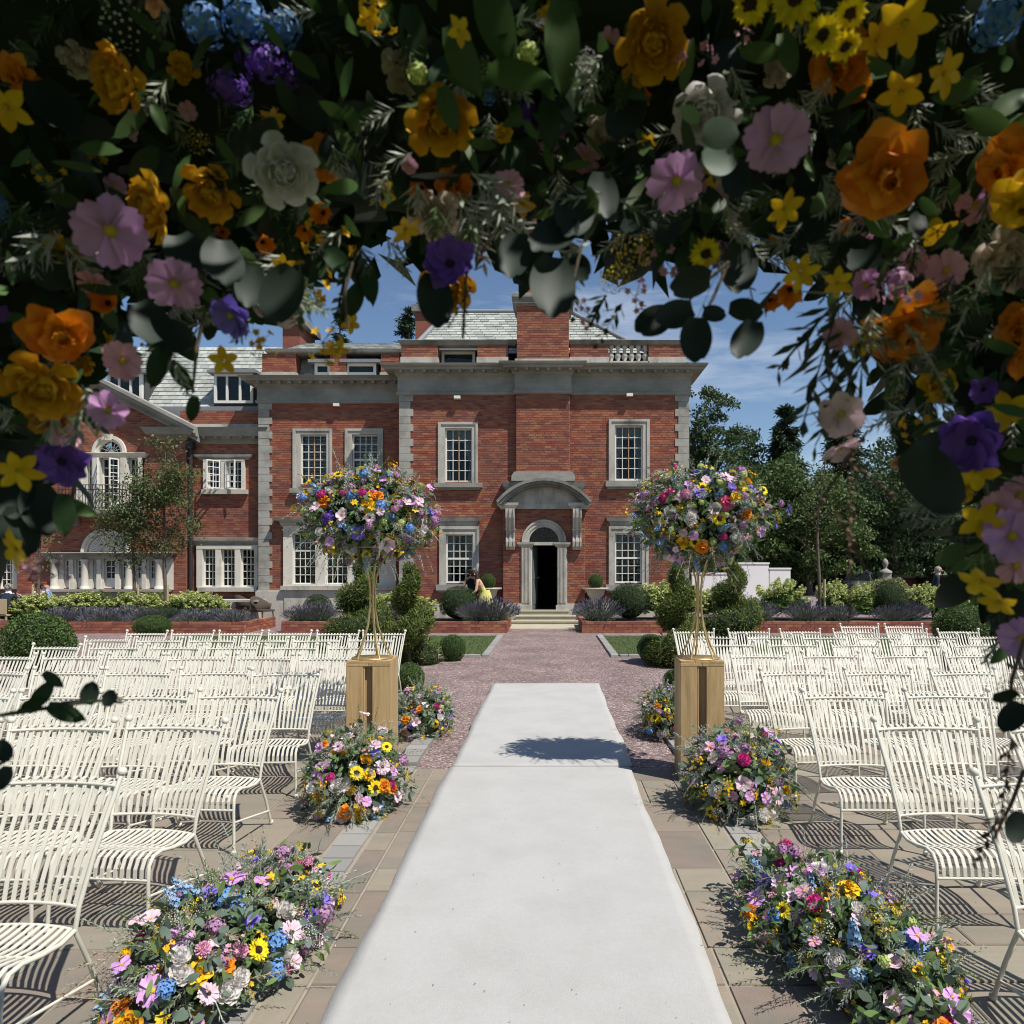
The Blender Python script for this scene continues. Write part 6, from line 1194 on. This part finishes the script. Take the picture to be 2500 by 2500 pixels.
# big leaves: px, py (middle), length px, direction degrees in the picture (0 right, 90 down), kind, distance
LV_ = """550 660 150 80 ed .8;470 640 150 60 ed .84;680 720 150 120 ed .82;610 705 110 100 ed .84;370 800 140 60 ed .84;440 830 120 30 ed .86;1255 632 125 100 ed .84;1345 715 175 95 ed .84;1395 540 150 110 ed .86;1350 590 150 130 ed .85;1057 738 140 90 ed .86;1675 690 120 170 ed .84;1642 772 105 160 ed .84;1697 835 120 95 ed .82;1822 838 115 112 ed .82;1822 757 85 10 ed .84;1800 665 140 100 ed .88;1590 790 110 150 ed .86;1745 770 60 20 ed .84;2280 1170 190 50 ed .82;2270 1100 130 160 ed .86;160 1260 110 85 dl .8;100 1250 140 80 ed .84;40 1210 160 70 ed .84;40 1300 130 90 ed .82;190 1240 90 20 gl .82;440 920 90 60 dl .86;390 900 110 100 dl .86;470 1000 70 100 dl .86;860 745 110 110 dl .92;905 700 100 80 dl .92;830 640 110 40 dl .92
1130 150 190 70 gl .82;1210 60 230 75 gl .84;1375 110 220 85 gl .84;1270 195 160 15 gl .8;1150 195 150 170 gl .84;1095 270 120 75 gl .82;1010 90 160 80 dl .88;1340 300 130 90 dl .9;1530 290 150 105 ed .9;1520 230 100 100 gl .9;1470 480 120 85 ed .88;390 290 75 65 gl .82;365 400 110 -40 dl .9;130 270 170 60 ed .9;880 310 160 5 ed .92;760 260 140 30 ed .95;1850 130 110 180 gl .86;1920 140 120 80 gl .86;1760 330 90 10 eu .82;1745 400 100 160 eu .84;1800 450 110 80 ed .86;2180 330 110 95 gl .86;2330 230 120 160 gl .86;2400 300 130 200 gl .86;2450 260 130 150 gl .86;2380 440 100 100 dl .9;2270 510 70 45 gl .85;2230 560 80 115 ed .88;1960 560 150 70 ed .95;2340 1350 120 -20 gl .84;2430 1390 100 190 gl .84;2470 1755 90 120 ed .8;2440 1690 80 200 ed .8;105 1695 85 -50 dl .8;160 1742 95 25 dl .8;70 1728 80 150 dl .8;218 1690 62 -80 ed .8;280 1702 62 -15 ed .8;130 1660 60 40 dl .8;10 1835 60 60 ed .8;15 1900 60 100 ed .8;2480 2020 80 110 ed .82;2450 1000 150 120 ed .95;2350 880 120 60 dl .9;700 560 120 60 dl .95;600 480 130 120 dl .98;1250 420 150 100 dl .98;960 430 140 80 dl 1.0;1420 660 80 60 ed .86;250 700 120 30 dl .95;60 620 180 100 dl .95;90 480 160 60 dl .98;300 330 140 20 dl 1.0;1550 540 110 70 ed .92;1620 560 120 120 ed .92;2100 640 120 60 ed .95;2320 760 150 100 dl .95;2020 480 120 100 dl .95"""
for s in LV_.replace('\n', ';').split(';'):
    px, py, L, a, k, Y = s.split(); px, py, L, a, Y = map(float, (px,py,L,a,Y)); ar = math.radians(a); p = wpt(px-math.cos(ar)*L/2, py-math.sin(ar)*L/2, Y)
    put_leaf(k, arch, p, (math.cos(ar), random.uniform(-.25,.15), -math.sin(ar)), facing(px,py,Y,.25,0.), L*Y/F)
for pts in (((-40,1752),(60,1738),(150,1722),(230,1712),(300,1704)), ((1780,640),(1720,690),(1660,760)), ((1775,650),(1740,730),(1705,790)), ((1905,690),(1860,740),(1828,790)), ((1420,600),(1400,680),(1395,760)), ((1330,560),(1300,600),(1270,590)), ((2500,1560),(2470,1660),(2465,1730)), ((-30,1880),(10,1860),(20,1820)), ((2500,1880),(2470,1960),(2420,2060)), ((860,640),(840,720),(850,800)), ((500,760),(480,850),(470,960)), ((190,1130),(180,1200),(165,1250))):
    m = MB(); m.tube([wpt(px,py,.815 if px < 400 or px > 2400 else .845) for px,py in pts], [.0022]*(len(pts)-1)+[.0012], 6); m.build('twig', X['bark'], arch)
# mass of foliage through the depth of the arch
r2 = np.random.default_rng(404); acc = []
def region(n, x0=-500, x1=3000, y0=-230, pad=20):
    px = r2.uniform(x0,x1,n*4); py = r2.uniform(y0,1900,n*4); ok = py < np.interp(px,bxs,bys)-pad; return px[ok][:n], py[ok][:n]
def wpts(px, py, Y): return np.stack([(px-VX)*Y/F-AX, Y-AY, H-(py-VY)*Y/F], 1)
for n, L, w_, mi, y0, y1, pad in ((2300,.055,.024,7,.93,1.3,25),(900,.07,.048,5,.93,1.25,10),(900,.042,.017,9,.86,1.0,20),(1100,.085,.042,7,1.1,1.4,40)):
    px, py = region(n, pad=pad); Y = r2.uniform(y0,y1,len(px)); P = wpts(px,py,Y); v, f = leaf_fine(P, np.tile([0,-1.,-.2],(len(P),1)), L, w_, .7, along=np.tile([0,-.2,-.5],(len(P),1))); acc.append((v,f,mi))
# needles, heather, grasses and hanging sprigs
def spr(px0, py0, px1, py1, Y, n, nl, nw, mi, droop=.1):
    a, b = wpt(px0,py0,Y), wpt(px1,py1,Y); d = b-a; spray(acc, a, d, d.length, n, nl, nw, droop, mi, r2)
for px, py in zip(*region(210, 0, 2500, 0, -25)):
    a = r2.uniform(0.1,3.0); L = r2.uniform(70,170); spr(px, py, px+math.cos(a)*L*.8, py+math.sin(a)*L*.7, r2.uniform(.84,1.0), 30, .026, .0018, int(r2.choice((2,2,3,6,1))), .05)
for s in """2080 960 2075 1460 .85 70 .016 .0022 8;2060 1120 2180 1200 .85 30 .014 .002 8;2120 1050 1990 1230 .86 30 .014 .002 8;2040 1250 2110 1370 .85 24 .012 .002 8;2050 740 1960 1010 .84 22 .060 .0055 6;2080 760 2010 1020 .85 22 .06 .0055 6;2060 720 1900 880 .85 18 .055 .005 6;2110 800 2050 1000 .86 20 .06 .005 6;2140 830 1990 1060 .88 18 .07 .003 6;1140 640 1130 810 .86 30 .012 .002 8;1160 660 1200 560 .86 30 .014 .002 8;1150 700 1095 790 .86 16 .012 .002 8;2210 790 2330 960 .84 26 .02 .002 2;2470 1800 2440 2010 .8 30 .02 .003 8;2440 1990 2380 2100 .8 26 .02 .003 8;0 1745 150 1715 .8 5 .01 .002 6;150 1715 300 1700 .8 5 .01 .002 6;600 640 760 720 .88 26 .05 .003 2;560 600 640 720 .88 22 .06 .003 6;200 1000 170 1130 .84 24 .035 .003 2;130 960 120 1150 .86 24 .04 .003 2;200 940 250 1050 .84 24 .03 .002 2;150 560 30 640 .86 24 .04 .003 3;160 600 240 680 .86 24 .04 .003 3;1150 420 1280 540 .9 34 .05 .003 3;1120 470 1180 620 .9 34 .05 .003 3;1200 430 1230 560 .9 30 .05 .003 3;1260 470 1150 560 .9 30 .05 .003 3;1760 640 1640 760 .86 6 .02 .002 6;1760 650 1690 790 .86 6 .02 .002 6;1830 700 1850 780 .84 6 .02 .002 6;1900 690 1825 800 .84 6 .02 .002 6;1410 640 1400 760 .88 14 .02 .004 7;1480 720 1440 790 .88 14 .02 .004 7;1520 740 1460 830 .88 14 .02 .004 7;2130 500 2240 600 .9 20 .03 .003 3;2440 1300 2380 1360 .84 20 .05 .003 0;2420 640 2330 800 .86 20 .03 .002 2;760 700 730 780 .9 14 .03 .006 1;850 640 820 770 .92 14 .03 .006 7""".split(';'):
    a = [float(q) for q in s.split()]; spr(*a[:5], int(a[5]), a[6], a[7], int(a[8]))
AMATS = FMATS[:5] + [X['euca_shade'], X['willow'], X['greenery_deep'], mat('heather', (.16,.10,.075), .9, .3, 8, island=.3), X['arch_green']]
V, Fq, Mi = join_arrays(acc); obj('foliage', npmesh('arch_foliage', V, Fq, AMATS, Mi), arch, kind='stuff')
# unseen leafy roof, added overhead to shade the arch; thinned for dapples
n = 12000; P = np.stack([r2.uniform(-1.9,2.0,n)-AX, r2.uniform(-1.75,1.25,n)-AY, r2.uniform(2.62,2.95,n)], 1); gap = (P[:,0]+AX > -.3) & (P[:,0]+AX < .95) & (P[:,1]+AY > .38) & (P[:,1]+AY < .80) & (r2.random(n) < .72); P = P[~gap]; n = len(P); v, f = leaf_arrays(P, np.tile([0,0,1.],(n,1)), .11, .062, .6)
n2 = 2600; q = r2.uniform(0,1,n2); sd = r2.integers(0,2,n2); P2 = np.stack([np.where(sd==0, r2.uniform(-1.55,-1.22,n2), r2.uniform(1.08,1.45,n2))-AX, r2.uniform(.75,1.2,n2)-AY, r2.uniform(.05,2.7,n2)], 1); v2, f2 = leaf_arrays(P2, np.tile([0,-1.,.3],(n2,1)), .10, .05, .9)
n3 = 2200; P3 = np.stack([r2.uniform(-1.1,1.0,n3)-AX, r2.uniform(1.2,1.42,n3)-AY, r2.uniform(2.3,2.75,n3)], 1); v3, f3 = leaf_arrays(P3, np.tile([0,1.,.3],(n3,1)), .10, .05, .9)
# unseen rear garland and leafy posts, added to keep low sky off the arch
n4 = 5200; P4 = np.stack([r2.uniform(-1.9,2.0,n4)-AX, r2.uniform(-1.75,-1.35,n4)-AY, r2.uniform(1.95,2.95,n4)], 1); v4, f4 = leaf_arrays(P4, np.tile([0,-1.,.3],(n4,1)), .11, .06, .9)
n5 = 3600; sd5 = r2.integers(0,2,n5); P5 = np.stack([np.where(sd5==0, r2.uniform(-1.95,-1.55,n5), r2.uniform(1.65,2.05,n5))-AX, r2.uniform(-1.75,-1.35,n5)-AY, r2.uniform(.05,2.8,n5)], 1); v5, f5 = leaf_arrays(P5, np.tile([0,-1.,.3],(n5,1)), .11, .06, .9)
for sx in (-1.75,1.85):
    m = MB(); m.tube([(sx-AX,-1.55-AY,0),(sx-AX,-1.55-AY,2.8),(sx*.62-AX,.9-AY,2.78)], .03, 8); m.build('rear_post', X['black_metal'], arch)  # unseen posts, added with the shading roof they carry
V, Fq, Mi = join_arrays([(v,f,0),(v2,f2,1),(v3,f3,1),(v4,f4,0),(v5,f5,0)]); obj('leafy_shade_roof', npmesh('leafy_shade_roof', V, Fq, [X['greenery_deep'], X['greenery_deep']], Mi), arch, kind='stuff')
# ---------------------------------------------------------------- people
def figure(label, loc, rz, J, matfn, mats, hair=None):
    """J: joint name -> (xyz, radius); one continuous skinned body"""
    names = list(J); idx = {n: i for i, n in enumerate(names)}
    E = [('pelvis','waist'),('waist','chest'),('chest','neck'),('neck','head'),('head','crown')]
    for s in 'lr': E += [('chest','sh_'+s),('sh_'+s,'el_'+s),('el_'+s,'wr_'+s),('wr_'+s,'ha_'+s),('pelvis','hip_'+s),('hip_'+s,'kn_'+s),('kn_'+s,'an_'+s),('an_'+s,'toe_'+s)]
    me = bpy.data.meshes.new('body'); me.from_pydata([J[n][0] for n in names], [(idx[a],idx[b]) for a,b in E], []); tmp = bpy.data.objects.new('tmp', me); C.objects.link(tmp)
    md = tmp.modifiers.new('skin','SKIN'); md.use_smooth_shade = True
    for n in names:
        sv = me.skin_vertices[0].data[idx[n]]; r = J[n][1]; sv.radius = r if hasattr(r,'__len__') else (r,r); sv.use_root = (n == 'pelvis')
    ss = tmp.modifiers.new('sub','SUBSURF'); ss.levels = 2; ss.render_levels = 2
    dg = bpy.context.evaluated_depsgraph_get(); nm = bpy.data.meshes.new_from_object(tmp.evaluated_get(dg)); bpy.data.objects.remove(tmp)
    nm.materials.clear()
    for m_ in mats: nm.materials.append(X[m_])
    for p in nm.polygons: p.material_index = matfn(p.center); p.use_smooth = True
    t = thing('person', label, 'person', loc, rz); nm.name = 'body'; obj('body', nm, t)
    hd = Vector(J['head'][0])
    f = MB(); f.sphere(hd+Vector((0,-.105,-.01)), .016, 6, 5, 0, (1,1.2,1.5)); f.build('nose', X['skin'], t)
    for sx in (-1,1):
        f = MB(); f.sphere(hd+Vector((sx*.092,.0,0)), .03, 6, 5, 0, (.5,.8,1.2)); f.build('ear', X['skin'], t); f = MB(); f.sphere(hd+Vector((sx*.035,-.094,.03)), .012, 6, 5); f.build('eye', X['hair_dark'], t)
    if hair: hair(t, hd)
    # fingers
    for s in 'lr':
        w = Vector(J['wr_'+s][0]); h_ = Vector(J['ha_'+s][0]); d = (h_-w).normalized(); sd = d.cross(Vector((0,0,1))) ; sd = sd.normalized() if sd.length > .1 else Vector((1,0,0)); f = MB()
        for i, (o, L) in enumerate(((-.03,.06),(-.01,.075),(.01,.07),(.03,.055))): f.tube([h_+sd*o-d*.01, h_+sd*o+d*L*.6, h_+sd*o*.8+d*L+Vector((0,0,-.012))], [.009,.0085,.007], 6)
        f.tube([h_-d*.04+sd*.02, h_+sd*.055, h_+sd*.06+d*.03], [.011,.010,.008], 6); f.build('fingers', X['skin'], t)
    return t
def stand_j(h=1.65, lean=0., arms=None):
    k = h/1.7; J = dict(pelvis=((0,0,.95),(.15,.11)), waist=((0,-lean*.25,1.10),(.125,.10)), chest=((0,-lean*.8,1.33),(.15,.11)), neck=((0,-lean*1.1,1.48),.052), head=((0,-lean*1.25-.01,1.59),(.082,.098)), crown=((0,-lean*1.3,1.655),(.06,.07)))
    for s, q in (('l',-1),('r',1)):
        J['sh_'+s] = ((q*.17,-lean*.95,1.40),.055); J['el_'+s] = ((q*.25,.02-lean,1.12),.042); J['wr_'+s] = ((q*.22,-.12-lean,.92),.030); J['ha_'+s] = ((q*.20,-.18-lean,.87),.035)
        J['hip_'+s] = ((q*.09,0,.88),.095); J['kn_'+s] = ((q*.095,-.01,.50),.065); J['an_'+s] = ((q*.095,.02,.09),.042); J['toe_'+s] = ((q*.10,-.13,.04),.038)
    if arms: J.update(arms)
    return {n: ((p[0]*k,p[1]*k,p[2]*k), r if not hasattr(r,'__len__') else tuple(x*k for x in r)) for n,(p,r) in J.items()}
def cap_hair(mt, tail=None, bun=False, low=-.02):
    def f(t, hd):
        m = MB(); m.sphere(hd+Vector((0,.018,.03)), .112, 12, 8, 0, (.92,1.02,1.02)); m.build('hair', X[mt], t)
        if bun: m = MB(); m.sphere(hd+Vector((0,.09,.09)), .055, 10, 7); m.build('hair_bun', X[mt], t)
        if tail: m = MB(); m.tube([hd+Vector((0,.06,.05)), hd+Vector((.05,.10,-.08)), hd+Vector(tail)], [.09,.075,.03], 9); m.build('long_hair', X[mt], t)
    return f
def px_loc(px, Y, z=0.): return ((px-VX)*Y/F, Y, z)
# woman in black sleeveless top, seen from behind
J = stand_j(1.66, .0, {'el_l': ((-.30,.06,1.14),.04), 'wr_l': ((-.20,-.12,1.02),.03), 'ha_l': ((-.13,-.16,1.00),.034), 'el_r': ((.29,-.02,1.13),.04), 'wr_r': ((.33,-.22,1.02),.03), 'ha_r': ((.33,-.28,1.0),.034)})
figure('woman in black sleeveless top seen from behind near the window', px_loc(1152,21.9), math.pi, J, lambda c: 1 if (c.z < 1.40 and abs(c.x) < .19 and c.z > .86) or c.z < .86 and abs(c.x) < .3 and c.z > .3 else 0, ['skin','cloth_black'], cap_hair('hair_dark', bun=True))
J = stand_j(1.64, .28, {'el_l': ((-.25,-.36,1.10),.04), 'wr_l': ((-.16,-.52,1.0),.03), 'ha_l': ((-.12,-.58,1.0),.034), 'el_r': ((.25,-.34,1.08),.04), 'wr_r': ((.17,-.50,.95),.03), 'ha_r': ((.13,-.56,.94),.034)})
w_ = figure('woman with long brown hair leaning forward in a yellow skirt', px_loc(1185,21.8), math.radians(-75), J, lambda c: 1 if .3 < c.z < 1.16 and abs(c.x) < .24 else 0, ['skin','cloth_yellow'], cap_hair('hair_dark', tail=(.12,.02,-.22)))
m = MB(); m.lathe([(.13,1.06),(.17,.95),(.21,.8),(.27,.5),(.31,.2),(.28,.2),(.15,.9)], (0,0,0), 24); m.build('skirt', X['cloth_yellow'], w_)
# man in navy by the drive
J = stand_j(1.76, .10); figure('man in navy suit with white collar walking beyond the hydrangeas', px_loc(2280,23.5), math.radians(70), J, lambda c: 0 if c.z > 1.57 or (abs(c.x) > .2 and c.z < 1.0) else (2 if c.z > 1.52 else 1), ['skin','cloth_navy','cloth_white'], cap_hair('hair_grey'))
# seated diners
def seated_j(): 
    J = stand_j(1.7, .12); sh = Vector((0,0,-.44))
    for n in ('pelvis','waist','chest','neck','head','crown','sh_l','sh_r'): p, r = J[n]; J[n] = (tuple(Vector(p)+sh), r)
    for s, q in (('l',-1),('r',1)):
        J['hip_'+s] = ((q*.10,-.03,.47),.09); J['kn_'+s] = ((q*.12,-.44,.48),.068); J['an_'+s] = ((q*.12,-.44,.09),.045); J['toe_'+s] = ((q*.12,-.58,.045),.04)
        J['el_'+s] = ((q*.27,-.28,.72),.045); J['wr_'+s] = ((q*.14,-.42,.92),.032); J['ha_'+s] = ((q*.09,-.40,.97),.036)
    return J
def garden_seat(label, loc, rz):
    t = thing('garden_bench_chair', label, 'chair', loc, rz); m = MB(); m.box(-.24,.24,-.22,.24,.38,.42); m.build('seat', X['stake'], t); m = MB(); m.box(-.24,.24,.24,.28,.44,.86); m.build('backrest', X['stake'], t)
    for sx in (-.2,.2):
        for sy in (-.18,.22): m = MB(); m.box(sx-.02,sx+.02,sy-.02,sy+.02,0,.38); m.build('leg', X['stake'], t)
l1 = px_loc(128,22.2); garden_seat('wooden chair under the man in blue', l1, math.radians(-70))
figure('bald man in pale blue shirt seated in profile raising his hands', l1, math.radians(-70), seated_j(), lambda c: 0 if c.z > 1.06 or (c.y < -.36 and c.z > .8) else (1 if c.z > .52 else 2), ['skin','cloth_blue','cloth_stone'], None)
l2 = px_loc(88,22.2); garden_seat('wooden chair under the diner in white', l2, math.radians(70))
figure('diner in white top seated facing the man in blue', l2, math.radians(70), seated_j(), lambda c: 0 if c.z > 1.06 or (c.y < -.36 and c.z > .8) else (1 if c.z > .52 else 2), ['skin','cloth_white','cloth_stone'], cap_hair('hair_dark'))
l3 = px_loc(12,20.3); garden_seat('wooden chair with the dark jacket over it', l3, math.radians(180))
figure('seated person in dark jacket at the edge of the terrace, white collar', l3, math.pi, seated_j(), lambda c: 0 if c.z > 1.09 or (c.y < -.36 and c.z > .8) else (2 if c.z > 1.0 else 1), ['skin','cloth_navy','cloth_white'], cap_hair('hair_grey'))
t = thing('dining_table', 'white clothed table between the two diners', 'table', px_loc(106,22.25)); m = MB(); m.lathe([(0,.72),(.36,.72),(.37,.70),(.36,.5),(.38,.42)], (0,0,0), 24); m.build('tablecloth_top', X['cloth_white'], t); m = MB(); m.tube([(0,0,0),(0,0,.71)], .04, 8); m.build('pedestal', X['black_metal'], t)
# ---------------------------------------------------------------- parked car
cl = at(2098,1430,45); car = thing('parked_car', 'dark grey estate car parked on the drive behind the hydrangeas', 'car', (cl.x,45,0), math.radians(-28))
def loft(secs, m):   # secs: list of (y, [(x,z)...]) rings
    k = len(secs[0][1]); vs = [(x,y,z) for y, ring in secs for x,z in ring]
    m.add(vs, [(i*k+j, i*k+(j+1)%k, (i+1)*k+(j+1)%k, (i+1)*k+j) for i in range(len(secs)-1) for j in range(k)] , 0, True); m.add([(x,secs[0][0],z) for x,z in secs[0][1]], [tuple(range(k))[::-1]]); m.add([(x,secs[-1][0],z) for x,z in secs[-1][1]], [tuple(range(k))])
def ring(w, z0, z1): return [(-w,z0),(-w*1.02,(z0+z1)/2),(-w*.94,z1),(0,z1+.03),(w*.94,z1),(w*1.02,(z0+z1)/2),(w,z0)]
m = MB(); loft([(-2.25,ring(.75,.35,.62)),(-2.1,ring(.86,.25,.78)),(-1.3,ring(.9,.22,.92)),(-.9,ring(.9,.22,.98)),(1.9,ring(.9,.22,1.0)),(2.2,ring(.84,.3,.95))], m); m.build('body', X['car_paint'], car)
m = MB(); loft([(-1.0,ring(.80,.95,.99)),(-.35,ring(.70,.95,1.44)),(.2,ring(.69,.95,1.53)),(1.5,ring(.68,.95,1.50)),(2.1,ring(.74,.95,1.02))], m); m.build('cabin', X['car_paint'], car)
m = MB(); m.add([(-.72,-1.02,1.02),(.72,-1.02,1.02),(.60,-.40,1.445),(-.60,-.40,1.445)], [(0,1,2,3)]); o = m.build('windscreen', X['car_glass'], car); md = o.modifiers.new('t','SOLIDIFY'); md.thickness = .02; md.offset = 1
for sx in (-1,1):
    m = MB(); m.add([(sx*.83,-.7,1.03),(sx*.83,1.75,1.05),(sx*.72,1.45,1.42),(sx*.72,-.25,1.42)], [(0,1,2,3)]); m.build('side_window', X['car_glass'], car)
    m = MB(); m.sphere((sx*.62,-2.14,.66), .12, 10, 6, 0, (1.3,.5,.7)); m.build('headlight', X['lamp'], car)
    m = MB(); m.sphere((sx*.98,-.75,1.02), .09, 8, 6, 0, (1.1,.7,.8)); m.build('wing_mirror', X['car_paint'], car)
    for y in (-1.4,1.35):
        wh = MB(); wh.lathe([(.2,-.1),(.31,-.1),(.33,-.06),(.33,.06),(.31,.1),(.2,.1)], (0,0,0), 20); w = wh.build('tyre', X['tyre'], car, (sx*.82,y,.33), (0,math.pi/2,0)); rm = MB(); rm.lathe([(0,.09),(.2,.10),(.21,-.1)], (0,0,0), 14); obj('rim', rm.mesh('rim', X['rim']), w, (0,0,0), (math.pi if sx<0 else 0,0,0))
